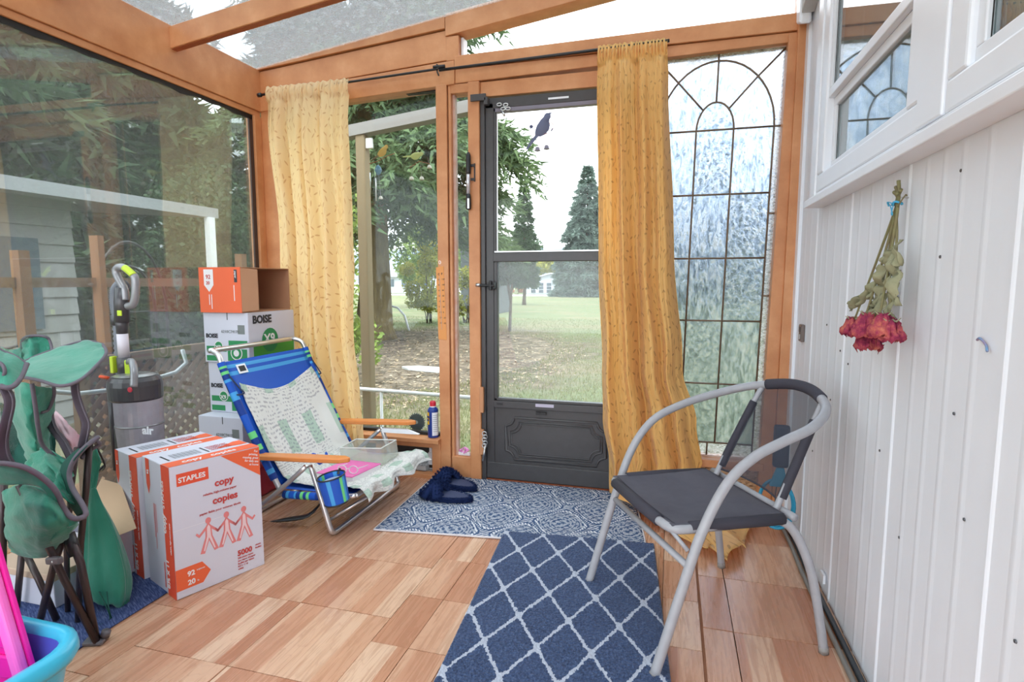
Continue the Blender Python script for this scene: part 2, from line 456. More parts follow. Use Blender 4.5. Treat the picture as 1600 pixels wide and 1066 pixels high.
for t0, t1 in ((0, 47), (47, 90), (90, 133), (133, 180)):
    pane(arc(RA, RB, t0, t1, 7) + arc(ra, rb, t1, t0, 5), M_ripple)
pane(arc(RA, RB, 0, 47, 6) + [(xr_, ztop), (xr_, zs)], M_hammer)
pane(arc(RA, RB, 47, 90, 6) + [(cx, ztop), (xr_, ztop)], M_hammer)
pane(arc(RA, RB, 90, 133, 6) + [(xl, ztop), (cx, ztop)], M_hammer)
pane(arc(RA, RB, 133, 180, 6) + [(xl, zs), (xl, ztop)], M_hammer)
bz = [zs, 1.355, .985, .585, .215]
for a, b in ((xl, xs[0]), (xs[3], xr_)):
    for i in range(4): pane([(a, bz[i+1]), (b, bz[i+1]), (b, bz[i]), (a, bz[i])], M_hammer)
for a, b in ((xs[0], .215), (.215, xs[3])): pane([(a, .215), (b, .215), (b, .283), (a, .283)], M_hammer)
def came(pts):
    P = [V(SH(*p)[0], YF+.0145, SH(*p)[1]) for p in pts]
    MB().tube(P, .0046, 6).build('lead_came', M_came, w4, smooth=True)
came([(xs[1], .283), (xs[1], zs)] + arc(ra, rb, 180, 0, 14)[1:-1] + [(xs[2], zs), (xs[2], .283)])
came([(xs[0], .283), (xs[0], zs)] + arc(RA, RB, 180, 0, 22)[1:-1] + [(xs[3], zs), (xs[3], .215)])
for z in rows: came([(xs[0], z), (xs[3], z)])
for z in bz[:4]: came([(xl, z), (xs[0], z)]); came([(xs[3], z), (xr_, z)])
for a in (47, 90, 133):
    e = {47: (xr_, ztop), 90: (cx, ztop), 133: (xl, ztop)}[a]
    came([(cx+ra*math.cos(math.radians(a)), zs+rb*math.sin(math.radians(a))), (cx+RA*math.cos(math.radians(a)), zs+RB*math.sin(math.radians(a))), e])
came([(.215, .215), (.215, .283)])
for p in ([(xl, ztop), (xr_, ztop)], [(xr_, ztop), (xr_, .215)], [(xl, ztop), (xl, .215)], [(xl, .215), (xr_, .215)]):
    P = [V(SH(*q)[0], YF+.010, SH(*q)[1]) for q in p]
    MB().tube(P, .007, 6).build('edge_bead', M_paint, w4)

# ---------------------------------------------------------------- storm door
d1 = struct('door_1')
dx0, dx1, dz1 = -.932, -.180, 1.952
yd0, yd1 = YF-.012, YF+.022
def dbox(name, a, b, c, d, m=M_bronze, ya=yd0, yb=yd1, bv=.003): return board(name, a, b, ya, yb, c, d, d1, m, bv)
dbox('jamb', dx0-.012, dx0+.012, .0, 1.955, ya=yd0-.012)
dbox('stile', dx0+.012, dx0+.054, .03, 1.93)
dbox('stile', dx1-.054, dx1, .03, 1.93)
dbox('top_rail', dx0, dx1, 1.905, 1.955)
dbox('lock_rail', dx0+.05, dx1-.05, 1.150, 1.197, ya=yd0-.004)
dbox('mid_rail', dx0+.05, dx1-.05, .395, .432, ya=yd0-.006)
dbox('kick_rail', dx0+.012, dx1, .012, .10, ya=yd0-.002)
dbox('sash_frame', dx0+.054, dx0+.072, .432, 1.150); dbox('sash_frame', dx0+.054, dx0+.066, 1.197, 1.905)
dbox('sash_frame', dx1-.072, dx1-.054, .432, 1.150); dbox('sash_frame', dx1-.066, dx1-.054, 1.197, 1.905)
dbox('sash_frame', dx0+.054, dx1-.054, 1.885, 1.905, mat('purple_grey_strip', (.22, .20, .25), .4)); dbox('sash_frame', dx0+.054, dx1-.054, .432, .446)
sheet('bead', dx0+.066, dx0+.071, YF, YF+.006, 1.197, 1.885, M_alu, d1); sheet('bead', dx0+.06, dx1-.06, YF-.02, YF-.012, 1.197, 1.203, M_alu, d1)
sheet('pane', dx0+.066, dx1-.066, YF+.004, YF+.008, 1.197, 1.885, glass_mat('clear_door_glass', 1.2, (.99, .99, .99), .02), d1)
sheet('pane', dx0+.072, dx1-.072, YF+.004, YF+.008, .446, 1.150, glass_mat('dusty_door_glass', 1.35, (.9, .93, .93), .22, 90, haze=.07), d1)
sheet('kick_panel', dx0+.05, dx1-.05, YF-.004, YF+.012, .095, .40, M_bronze, d1)
def kick(inset, r):
    a, b, c, d = dx0+.115+inset, dx1-.115-inset, .122+inset, .345-inset
    q = []
    for (x, z, t0) in ((b, d, 180), (b, c, 90), (a, c, 0), (a, d, -90)):
        sx = -1 if x == b else 1; sz = -1 if z == d else 1
        ps = []
        for i in range(7):
            t = i/6*PI/2
            ps.append((x + sx*(r*math.cos(t)), z + sz*(r*math.sin(t))))
        if (x, z) == (b, d): ps = ps
        elif (x, z) == (b, c): ps = ps[::-1]
        elif (x, z) == (a, c): ps = ps
        else: ps = ps[::-1]
        q += ps
    return q
for ins, r, rad in ((0, .045, .007), (.020, .05, .005), (.030, .052, .004)):
    pts = [V(x, YF-.005, z) for x, z in kick(ins, r)]
    MB().tube(pts, rad, 6, closed=True).build('panel_moulding', M_bronze, d1, smooth=True)
sheet('sticker', -.655, -.56, yd0-.008, yd0-.006, .412, .428, mat('pale_sticker', (.55, .5, .62), .5), d1)
sheet('sticker', -.60, -.50, yd0-.002, yd0, 1.923, 1.932, M_white, d1)
MB().box(-.652, -.60, yd0-.014, yd0-.004, .372, .386).box(-.64, -.628, yd0-.018, yd0-.01, .375, .383).build('panel_clip', M_black, d1)
MB().box(-.862, -.83, yd0-.01, yd0-.004, .412, .421).build('sash_latch', M_black, d1)
# lever latch at the left stile
lm = MB().box(-.905, -.865, yd0-.03, yd0, 1.012, 1.045).tube([(-.945, yd0-.035, 1.03), (-.86, yd0-.035, 1.028)], .007, 8).tube([(-.885, yd0-.035, 1.005), (-.885, yd0-.035, 1.055)], .009, 8)
lm.build('door_latch', M_black, d1, bevel=.002)
MB().tube([(-.962, yd0-.035, 1.033), (-.94, yd0-.035, 1.031)], .009, 8).build('latch_tip', M_alu, d1, smooth=True)
# top corner bracket and chain of loose links
MB().box(-.985, -.905, y0-.022, y0-.012, 1.935, 1.968).box(-.915, -.895, y0-.022, y0+.01, 1.915, 1.95).build('closer_bracket', M_bronze, d1, bevel=.002)
ch = MB()
for (px, pz) in ((-.845, 1.918), (-.812, 1.914), (-.825, 1.896), (-.800, 1.895)):
    ch.tube([V(px+.012*math.cos(t), yd0-.008, pz+.007*math.sin(t)) for t in [2*PI*k/10 for k in range(10)]], .0035, 6, closed=True)
ch.tube([(-.83, yd0-.01, 1.885), (-.815, yd0-.015, 1.86)], .006, 6)
ch.build('safety_clip', M_alu, d1, smooth=True)
for z in (.37, .145):
    board('wood_shim', -.948, -.925, y0-.022, y0-.004, z, z+.135, d1, mat('raw_pine', lin(198, 140, 100)[:3], .7))
ch = MB()
for k in range(5): ch.tube([V(-.918+.012*math.cos(t)+.004*(k % 2), y0-.028, .262-.016*k+.012*math.sin(t)) for t in [2*PI*q/8 for q in range(8)]], .003, 5, closed=True)
ch.tube([(-.912, y0-.03, .20), (-.925, y0-.04, .12)], .006, 6)
ch.build('hook_and_eye', M_alu, d1, smooth=True)
board('threshold', dx0-.01, dx1+.02, YF-.02, YF+.06, -.01, .008, d1, M_wood_edge)

# ---------------------------------------------------------------- left wall
wl = struct('wall_left')
YB = -1.6
board('top_beam', XL-.04, XL+.02, YB, YF-.02, 1.985, 2.206, wl)
board('beam_ledge', XL-.04, XL+.012, YB, YF-.03, 1.955, 1.984, wl, M_wood)
def ragged(name, parent):
    m = MB(); N = 110; P = []
    for i in range(N+1):
        y = YB+(YF-.04-YB)*i/N
        P.append((y, 1.938-.012*mnoise.noise(V(y*9, 3, 1))-.006*R.random()))
    m.prism([(YB, 1.956), (YF-.04, 1.956)] + P[::-1], XL-.006, XL+.004, 'yz')
    return m.build(name, M_dark, parent)
w5 = struct('window_5')
ragged('torn_gasket', w5)
board('corner_post', XL-.04, XL+.018, YF-.085, YF-.032, 0, 1.956, wl)
sheet('gasket', XL-.006, XL+.004, YF-.112, YF-.085, .10, 1.94, mat('dark_brown_gasket', lin(70, 48, 40)[:3], .6), w5)
sheet('pane', XL-.006, XL, YB, YF-.10, .09, 1.94, M_glass_left, w5)
board('bottom_rail', XL-.04, XL+.02, YB, YF-.02, -.01, .09, wl)

# ---------------------------------------------------------------- roof
ce = struct('ceiling')
for yy in (2.19, 1.67, 1.13, .59, .05, -.49, -1.03, -1.57):
    o = slope_board('rafter', XL+.018, XR+.08, lambda x: roofz(x)-.005, lambda x: roofz(x)-.10, yy, yy+.045, ce)
    if yy > 1:
        slope_board('dark_underside', XL+.02, XR+.08, lambda x: roofz(x)-.10, lambda x: roofz(x)-.103, yy+.008, yy+.037, ce, M_wood_edge)  # thin strip in a darker wood tone along the lower face
ys = [YF-.02, 2.212, 1.692, 1.152, .612, .072, -.468, -1.008, -1.548]
for a, b in zip(ys[:-1], ys[1:]):
    slope_board('roof_pane', XL-.10, XR+.16, lambda x: roofz(x)+.012, lambda x: roofz(x)+.006, b+.001, a-.001, ce, M_glass_roof)

# ---------------------------------------------------------------- right wall: ribbed white metal siding, two vinyl windows
def mat_siding():
    n = NT('white_metal_siding'); v = n.coord('Object')
    c = n.mix(n.noise(v, 5, 4), (.85, .88, .93, 1), (.77, .80, .86, 1))
    st = n.ramp(n.noise(n.coord('Object', scale=(1, 10, 1.2)), 5, 5, .7), [(.60, (0, 0, 0)), (.8, (1, 1, 1))])
    c = n.mix(n.math('MULTIPLY', st, .15), c, (.68, .64, .62, 1))
    n.set(c, .42, spec=.4); n.bump(n.noise(v, 9, 3), .06, .01); return n.mat
M_siding = mat_siding()
wr = struct('wall_right')
m = MB(); pr_ = []; y = -1.6
kk_ = 0
while y < 2.62:
    h_ = .0016 if kk_ % 5 else .0040
    w_ = .012 if kk_ % 5 else .007
    pr_ += [(y, XR), (y+.050, XR-.0004), (y+.050+w_*.5, XR-h_*.6), (y+.050+w_, XR-h_), (y+.054+w_, XR-h_), (y+.054+w_*1.5, XR-h_*.6), (y+.054+w_*2, XR)]
    y += .088+.012*math.sin(kk_*1.7); kk_ += 1
P = [(a, b) for a, b in pr_] + [(2.71, XR)]
m.prism([(yy, xx) for yy, xx in P] + [(2.71, XR+.03), (-1.6, XR+.03)], 0, 1, 'xy')
m.v = [(x_, y_, 0.0 if z_ == 0 else 2.60) for (y_, x_, z_) in m.v]
m.build('siding', M_siding, wr)
board('corner_trim', XR-.012, XR+.03, 2.70, 2.775, 0, 2.42, wr, M_white)
M_scr = mat('screw_head', (.12, .12, .13), .4, .6)
sc_ = [(1.93, .80), (2.02, .83), (2.10, .655), (1.30, 1.26), (1.36, 1.10), (1.62, .62), (1.18, .62), (1.05, 1.02), (2.30, .42), (1.46, .46), (2.2, .9), (1.0, .50), (1.25, .80)]
for a, b in sc_:
    MB().lathe([(.0, -.001), (.0035, 0), (.003, .002), (0, .003)], (0, 0, 0), 8, M=Matrix.Translation((XR-.001, a, b)) @ Matrix.Rotation(-PI/2, 4, 'Y')).build('screw', M_scr, wr)
MB().prism([(2.42, 2.22), (2.66, 2.13), (2.66, 2.55), (2.42, 2.55)], XR-.05, XR, 'yz').build('eave_flashing', mat('weathered_grey_board', (.36, .35, .34), .7, c2=(.6, .6, .58, 1), sc=14), wr, bevel=.004)
MB().prism([(2.66, 2.09), (2.74, 2.12), (2.76, 2.3), (2.66, 2.32)], XR-.055, XR-.01, 'yz').build('sealant', M_white, wr, bevel=.01)
def vwin(name, ya, yb, z0, z1, mid=None):
    """white vinyl window on the right wall from ya (near) to yb (far)"""
    w = struct(name); xo = XR-.045
    fw_ = .075
    board('frame', xo, XR+.01, ya, yb, z0, z0+.06, w, M_white, .006); board('frame', xo, XR+.01, ya, yb, z1-.05, z1, w, M_white, .006)
    board('frame', xo, XR+.01, ya, ya+fw_, z0+.06, z1-.05, w, M_white, .006); board('frame', xo, XR+.01, yb-fw_, yb, z0+.06, z1-.05, w, M_white, .006)
    a, b = ya+fw_, yb-fw_
    s = .03
    def sash(zA, zB, xi):
        board('sash', xi, xi+.02, a, b, zA, zA+s, w, M_white, .003); board('sash', xi, xi+.02, a, b, zB-s, zB, w, M_white, .003)
        board('sash', xi, xi+.02, a, a+s, zA+s, zB-s, w, M_white, .003); board('sash', xi, xi+.02, b-s, b, zA+s, zB-s, w, M_white, .003)
        sheet('gasket', xi+.008, xi+.010, a+s-.003, b-s+.003, zA+s-.003, zA+s+.001, M_dark, w)
        sheet('gasket', xi+.008, xi+.010, b-s-.001, b-s+.003, zA+s, zB-s, M_dark, w)
        sheet('pane', xi+.011, xi+.015, a+s, b-s, zA+s, zB-s, M_glass_home, w)
    if mid:
        sash(mid, z1-.05, xo+.008); sash(z0+.06, mid, xo+.025)
    else: sash(z0+.06, z1-.05, xo+.012)
    return w
# dark sheet painted as the unlit room, and a curtain, behind the panes
w6 = vwin('window_6', 1.40, 2.27, 1.36, 2.46, 1.66)
w7 = vwin('window_7', -.05, 1.28, 1.36, 2.46)
board('sill_trim', XR-.062, XR, -.2, 2.36, 1.318, 1.345, wr, M_white, .003)
board('sill_trim', XR-.045, XR, -.2, 2.34, 1.345, 1.36, wr, M_white, .003)
board('mullion_trim', XR-.05, XR, 1.28, 1.40, 1.36, 2.46, wr, M_white, .004)
board('side_trim', XR-.05, XR, 2.27, 2.34, 1.345, 2.46, wr, M_white, .004)
M_in = mat('painted_room_dark', (.05, .05, .055), .9)
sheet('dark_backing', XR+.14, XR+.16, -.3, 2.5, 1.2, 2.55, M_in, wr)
def mat_sheer():
    return mat('grey_sheer', (.22, .22, .24), .9, c2=(.12, .12, .14, 1), sc=60, stretch=(1, 1, .1))
m = MB(); m.grid(lambda u, v: (XR+.06+.008*math.sin(u*70), .0+2.1*u, 1.38+1.1*v), 260, 1)
m.build('sheer_curtain', mat_sheer(), wr, smooth=True)
# paper number plate like switch near the corner
sw = thing('wall_switch', 'small brown outlet plate low on the white wall beside the wooden corner post', 'switch', (XR-.006, 2.56, .84))
MB().box(XR-.014, XR, 2.535, 2.585, .805, .875).build('plate', mat('brown_plate', lin(112, 98, 92)[:3], .4), sw, bevel=.003)
MB().box(XR-.017, XR-.012, 2.55, 2.572, .845, .865).build('toggle', mat('dark_toggle', (.08, .07, .07), .4), sw)
MB().box(XR-.017, XR-.012, 2.55, 2.572, .815, .835).build('toggle', mat('pale_toggle', (.5, .5, .5), .4), sw)

# ---------------------------------------------------------------- outdoors
GZ = -.55
def mat_lawn():
    n = NT('autumn_lawn'); v = n.coord('Object'); x, y, z = n.sep(v)
    g = n.mix(n.noise(v, .9, 5, .7), lin(84, 102, 62), lin(114, 122, 84))
    dry = n.ramp(n.noise(n.coord('Object', scale=(.5, 1.2, 1)), .55, 4, .6), [(.45, (0, 0, 0)), (.62, (1, 1, 1))])
    c = n.mix(n.math('MULTIPLY', dry, .7), g, lin(134, 122, 94))
    # bare earth under the big spruce
    dx = n.math('ADD', x, 6.3); dy = n.math('ADD', y, -11.5)
    d = n.math('SQRT', n.math('ADD', n.math('MULTIPLY', dx, dx), n.math('MULTIPLY', n.math('MULTIPLY', dy, dy), .45)))
    e = n.math('ADD', d, n.math('MULTIPLY', n.math('SUBTRACT', n.noise(v, 1.1, 5, .7), .5), 5.0))
    ef = n.ramp(e, [(0, (1, 1, 1)), (1, (0, 0, 0))])
    mr = n.node('ShaderNodeMapRange'); n.link(e, mr.inputs[0]); mr.inputs[1].default_value = 4.2; mr.inputs[2].default_value = 5.6; mr.inputs[3].default_value = 1; mr.inputs[4].default_value = 0
    earth = n.ramp(n.noise(v, 3.2, 8, .85), [(.38, lin(58, 50, 46)), (.5, lin(104, 90, 78)), (.62, lin(156, 140, 124))])
    c = n.mix(mr.outputs[0], c, earth)
    sp = n.ramp(n.noise(v, 14, 6, .85), [(.42, (0, 0, 0)), (.6, (1, 1, 1))])
    c = n.mix(n.math('MULTIPLY', sp, .28), c, lin(160, 156, 134))
    n.set(c, .95, spec=.1); n.bump(n.noise(v, 40, 3), .5, .03); return n.mat
M_lawn = mat_lawn()
g = MB().grid(lambda u, v: (-75+150*u, -12+170*v, GZ - (.0 if True else 0)), 2, 2).build('ground', M_lawn); g['kind'] = 'structure'
M_road = mat('pale_road', lin(196, 194, 190)[:3], .9)
o = MB().box(-75, 75, 60.5, 67, GZ+.0, GZ+.02).build('road', M_road); o['kind'] = 'structure'

def tri_mesh(name, P, m, parent=None, kind='stuff'):
    """P: (n,3,3) triangles"""
    P = np.asarray(P, dtype=np.float32); n = len(P)
    me = bpy.data.meshes.new(name); me.vertices.add(n*3); me.vertices.foreach_set('co', P.reshape(-1))
    me.loops.add(n*3); me.loops.foreach_set('vertex_index', np.arange(n*3, dtype=np.int32))
    me.polygons.add(n); me.polygons.foreach_set('loop_start', np.arange(0, n*3, 3, dtype=np.int32))
    me.update(calc_edges=True); me.materials.append(m)
    o = bpy.data.objects.new(name, me); COL.objects.link(o)
    if parent is not None: o.parent = parent
    if kind: o['kind'] = kind
    return o
def mat_leaf(name, c1, c2, sc=.7, c3=None, trans=.25):
    n = NT(name); v = n.coord('Object'); g = n.node('ShaderNodeNewGeometry')
    f = n.noise(v, sc, 3, .6); r = g.outputs['Random Per Island']
    c = n.mix(f, c1, c2)
    c = n.mix(n.math('MULTIPLY', r, .6), c, c3 or tuple(x*.45 for x in c1[:3])+(1,))
    n.set(c, .7, spec=.2)
    tl = n.node('ShaderNodeBsdfTranslucent'); n.link(c, tl.inputs[0]); mx = n.node('ShaderNodeMixShader'); mx.inputs[0].default_value = trans
    n.link(n.bsdf.outputs[0], mx.inputs[1]); n.link(tl.outputs[0], mx.inputs[2]); n.link(mx.outputs[0], n.out.inputs[0]); return n.mat
M_spruce = mat_leaf('spruce_needles', lin(88, 112, 74), lin(128, 150, 104), .9, lin(58, 78, 62))
M_spruce_blue = mat_leaf('blue_spruce_needles', lin(96, 120, 112), lin(140, 158, 144), .5, lin(58, 76, 72))
M_darkgreen = mat_leaf('dark_evergreen', lin(60, 86, 62), lin(98, 120, 84), .8, lin(38, 54, 42))
M_yellow = mat_leaf('yellowing_leaves', lin(150, 160, 70), lin(206, 190, 84), .9, lin(96, 116, 58))
M_green = mat_leaf('fresh_leaves', lin(104, 136, 70), lin(172, 184, 96), .8, lin(70, 94, 52))
def mat_bark(): 
    return mat('bark', lin(122, 104, 82)[:3], .95, c2=lin(74, 60, 50), sc=14, amt=.7, bump=.9, bsc=16, bd=.06, stretch=(1, 1, .25))
M_bark = mat_bark()
M_bark_moss = mat('mossy_bark', lin(140, 124, 86)[:3], .95, c2=lin(96, 82, 62), sc=10, amt=.7, bump=.9, bsc=14, bd=.06, stretch=(1, 1, .3))
rng = np.random.default_rng(5)

def spruce_crown(h, r, z0, levels, per, twigs, ndl, size, droop=.25, seed=1, power=.85, top=1.0):
    """drooping whorls: boughs, twigs on both sides, each twig a fan of needle tufts"""
    g = np.random.default_rng(seed); T = []
    for L in range(levels):
        f = (L+g.uniform(-.3, .3))/levels; z = z0 + (h-z0)*max(f, 0)
        bl = r*max((1-max(f, 0)), .02)**power*g.uniform(.82, 1.12) + .15*r*(1-f)
        nb = max(3, int(per*(1-.55*f)))
        for b in range(nb):
            a = 2*PI*(b+g.uniform(0, 1))/nb
            ln = bl*g.uniform(.75, 1.1)
            nt = max(4, int(twigs*(ln/r+.15)))
            ts = np.sqrt(g.uniform(.03, 1, nt))
            d = np.array([math.cos(a), math.sin(a)]); sd = np.array([-d[1], d[0]])
            rad = ts*ln; zz = z + rad*.10 - droop*ln*ts**2*g.uniform(.7, 1.4)
            side = g.uniform(-1, 1, nt)
            tl = (1.15-ts)*ln*.42 + .12*ln
            ox = d[0]*rad; oy = d[1]*rad
            # a twig runs outwards and sideways and hangs a little
            dirx = d[0]*.75+sd[0]*side*1.1; diry = d[1]*.75+sd[1]*side*1.1
            nrm = np.sqrt(dirx**2+diry**2); dirx /= nrm; diry /= nrm
            hang = -g.uniform(.15, .8, nt)
            k = ndl
            s = np.tile(np.linspace(.05, 1, k), (nt, 1)) + g.uniform(-.04, .04, (nt, k))
            px = ox[:, None]+dirx[:, None]*tl[:, None]*s; py = oy[:, None]+diry[:, None]*tl[:, None]*s
            pz = zz[:, None]+hang[:, None]*tl[:, None]*s**1.5
            P = np.stack([px, py, pz], -1).reshape(-1, 3)
            n = len(P)
            dv = np.stack([np.repeat(dirx, k), np.repeat(diry, k), np.repeat(hang, k)], -1)+g.normal(0, .55, (n, 3))
            dv /= np.linalg.norm(dv, axis=1, keepdims=True)
            w = np.cross(dv, g.normal(0, 1, (n, 3))); w /= np.linalg.norm(w, axis=1, keepdims=True)
            sz = size*g.uniform(.7, 1.3, (n, 1))
            T.append(np.stack([P-w*sz*.16, P+w*sz*.16, P+dv*sz], 1))
    return np.concatenate(T)
def spruce(name, label, x, y, h, r, m, group, z0=1.0, levels=30, per=11, twigs=22, ndl=9, size=.22, trunk=.3, droop=.25, seed=1, bark=None, power=.85):
    t = thing(name, label, 'tree', (x, y, GZ), group)
    pts = [V(x, y, GZ-.1), V(x, y, GZ+.35), V(x+.05, y, GZ+1.2), V(x, y, GZ+h*.5), V(x, y, GZ+h*.97)]
    MB().tube(pts, [trunk*1.35, trunk*1.05, trunk*.9, trunk*.5, .03], 14).build('trunk', bark or M_bark, t, smooth=True)
    c = tri_mesh('crown', spruce_crown(h, r, z0, levels, per, twigs, ndl, size, droop, seed, power), m, t)
    return t
def leafy(P, n, rad, size, g, squash=.8):
    """n leaves in a cloud of blobs centred on P"""
    P = np.asarray(P); idx = g.integers(0, len(P), n)
    q = g.normal(0, 1, (n, 3)); q /= np.linalg.norm(q, axis=1, keepdims=True); q *= (g.uniform(.2, 1, (n, 1))**.5)*rad; q[:, 2] *= squash
    c = P[idx]+q
    a = g.normal(0, 1, (n, 3)); a /= np.linalg.norm(a, axis=1, keepdims=True); b = np.cross(a, g.normal(0, 1, (n, 3))); b /= np.linalg.norm(b, axis=1, keepdims=True)
    s = size*g.uniform(.6, 1.3, (n, 1))
    A = np.stack([c-a*s*.5, c+b*s*.3, c+a*s*.5], 1); B = np.stack([c-a*s*.5, c-b*s*.3, c+a*s*.5], 1)
    return np.concatenate([A, B])
def broadleaf(name, label, x, y, h, r, m, group, n=5000, size=.16, blobs=16, trunk=.08, z0=.4, seed=1, cat='tree', lean=0, rad=None, stems=1):
    g = np.random.default_rng(seed); t = thing(name, label, cat, (x, y, GZ), group)
    B = []
    for k in range(blobs):
        a = g.uniform(0, 2*PI); rr = r*math.sqrt(g.uniform(0, 1)); zz = g.uniform(z0, 1)*h
        kk = math.sqrt(max(0.05, 1-((zz/h-z0)/(1.02-z0)*2-1)**2*.8))
        B.append((rr*math.cos(a)*kk+lean*zz/h, rr*math.sin(a)*kk, zz))
    mb = MB()
    if stems > 1:
        for k in range(stems):
            a = 2*PI*k/stems; e = B[k % len(B)]
            mb.tube([V(x+.1*math.cos(a), y+.1*math.sin(a), GZ-.03), V(x+e[0]*.5, y+e[1]*.5, GZ+e[2]*.5), V(x+e[0], y+e[1], GZ+e[2])], [trunk*.5, trunk*.35, trunk*.15], 6)
        mb.build('stem', M_bark, t, smooth=True)
    else:
        mb.tube([V(x, y, GZ-.05), V(x+lean*.3, y, GZ+h*.4), V(x+lean*.8, y, GZ+h*.85)], [trunk, trunk*.75, trunk*.2], 10)
        mb.build('trunk', M_bark, t, smooth=True)
        for k in range(5):
            e = B[(k*3) % len(B)]
            MB().tube([V(x+lean*.25, y, GZ+h*.35), V(x+e[0]*.5, y+e[1]*.5, GZ+e[2]*.8), V(x+e[0], y+e[1], GZ+e[2])], [trunk*.5, trunk*.3, trunk*.1], 6).build('branch', M_bark, t, smooth=True)
    tri_mesh('foliage', leafy(B, n, rad or r*.42, size, g), m, t)
    return t
GT = 'trees on the lawn beyond the door'
big = spruce('big_spruce', 'huge old spruce with thick mossy trunk and drooping boughs seen through left front window', -8.0, 14.3, 17, 3.5, M_spruce, None, z0=4.1, levels=32, per=14, twigs=44, ndl=12, size=.24, trunk=.50, droop=.42, seed=3, bark=M_bark_moss, power=.7)
spruce('spruce', 'full conical blue-green spruce standing across the road beside the white house', -8.8, 61, 13.9, 3.0, M_spruce_blue, None, z0=.4, levels=34, per=13, twigs=26, ndl=9, size=.5, seed=4, power=.7, trunk=.25)
spruce('spruce', 'tall blue-green spruce blurred behind middle column of the leaded glass', 1.6, 44, 19, 3.1, M_spruce_blue, None, z0=.8, levels=34, per=13, twigs=26, ndl=9, size=.5, seed=5, trunk=.3, power=.7)
spruce('spruce', 'broad blue-green spruce blurred behind right column of the leaded glass', 6.4, 47, 15, 3.2, M_spruce_blue, None, z0=.5, levels=30, per=13, twigs=26, ndl=9, size=.5, seed=6, trunk=.3, power=.7)
spruce('columnar_cedar', 'slim columnar cedar rising just right of the big spruce', -9.75, 38, 8.4, .75, M_darkgreen, None, z0=1.3, levels=28, per=10, twigs=12, ndl=8, size=.3, seed=7, trunk=.12, droop=-.2, power=.5)
broadleaf('leaning_tree', 'small tree with slim leaning trunk seen low through the door glass', -5.0, 17.6, 2.5, .62, M_darkgreen, None, 2600, .11, 12, .055, .62, seed=8, lean=.16)
broadleaf('yellow_shrub', 'tall yellowing shrub beside the thermometer post', -9.0, 20.3, 3.0, .9, M_yellow, None, 5200, .12, 26, .05, .2, seed=9, cat='shrub', stems=7, rad=.34)
broadleaf('yellow_shrub', 'yellow-green shrub seen low through the narrow sidelight', -7.7, 20.9, 2.0, .62, M_yellow, None, 3000, .12, 14, .05, .1, seed=10, cat='shrub', stems=6, rad=.3)
broadleaf('apple_tree', 'spreading broadleaf tree with dark forked trunk and yellow-green leaves', -15.5, 33, 4.8, 2.7, M_green, None, 9000, .22, 26, .16, .42, seed=11, lean=.9, rad=.9)
broadleaf('autumn_tree', 'golden autumn tree behind the white house roof', -17.6, 84, 5.0, 3.6, M_yellow, None, 4000, .5, 16, .2, .35, seed=12, rad=1.5)
for k, (x, y, h, r, lb) in enumerate([(-26, 88, 9, 4, 'wide dark tree in the row across the road, farthest to the left'), (-24.5, 97, 8, 3.4, 'dark tree in the row across the road, just left of the white house'),
                                     (-39, 57, 11, 4.5, 'tall dark tree in the row across the road, behind the apple tree'), (-5.0, 78, 6, 4, 'low dark tree across the road right of the conical spruce'),
                                     (9.8, 62, 9, 4.5, 'wide dark tree across the road blurred by right edge of the leaded glass')]):
    broadleaf('far_tree', lb, x, y, h, r, M_darkgreen, GT, 4200, .5, 18, .25, .18, seed=20+k, rad=r*.5)
# hedge and trees on the left, past the neighbouring home
for k, (x, y, h, r, lb) in enumerate([(-13.5, 6.5, 8.6, 3.2, 'dark spruce rising behind the neighbouring home, nearest of its row'), (-14.5, 11.5, 9.5, 3.4, 'dark spruce rising behind the neighbouring home, middle of its row'),
                                     (-20.5, 18, 10, 3.4, 'dark spruce at the far end of the row behind the neighbouring home'), (-15.5, 1.5, 7.6, 3.2, 'dark spruce seen through the left edge of the side window')]):
    spruce('spruce', lb, x, y, h*1.35, r*1.3, M_darkgreen, None, z0=.3, levels=24, per=13, twigs=34, ndl=11, size=.42, seed=30+k, trunk=.22, power=.55)
broadleaf('garden_shrub', 'loose green garden shrub outside the far end of the side window', -5.0, 7.6, 3.0, .9, M_green, None, 4200, .09, 20, .04, .15, seed=41, cat='shrub', stems=7, rad=.4)
broadleaf('garden_shrub', 'dense dark garden shrub behind the arched trellis', -8.4, 9.2, 3.6, 1.3, M_darkgreen, None, 6000, .1, 24, .05, .1, seed=42, cat='shrub', stems=7, rad=.6)

for k, (x, y, h, r, lb) in enumerate([(9.5, 6.5, 11, 3.6, 'spruce right of the sunroom, nearest of the three mirrored in the side window'), (12.5, 14, 12, 4, 'spruce right of the sunroom, middle of the three mirrored in the side window'), (13.5, 24, 12, 4, 'spruce right of the sunroom, farthest of the three mirrored in the side window')]):
    spruce('spruce', lb, x, y, h, r, M_darkgreen, None, z0=.3, levels=24, per=12, twigs=26, ndl=10, size=.42, seed=60+k, trunk=.22, power=.6)
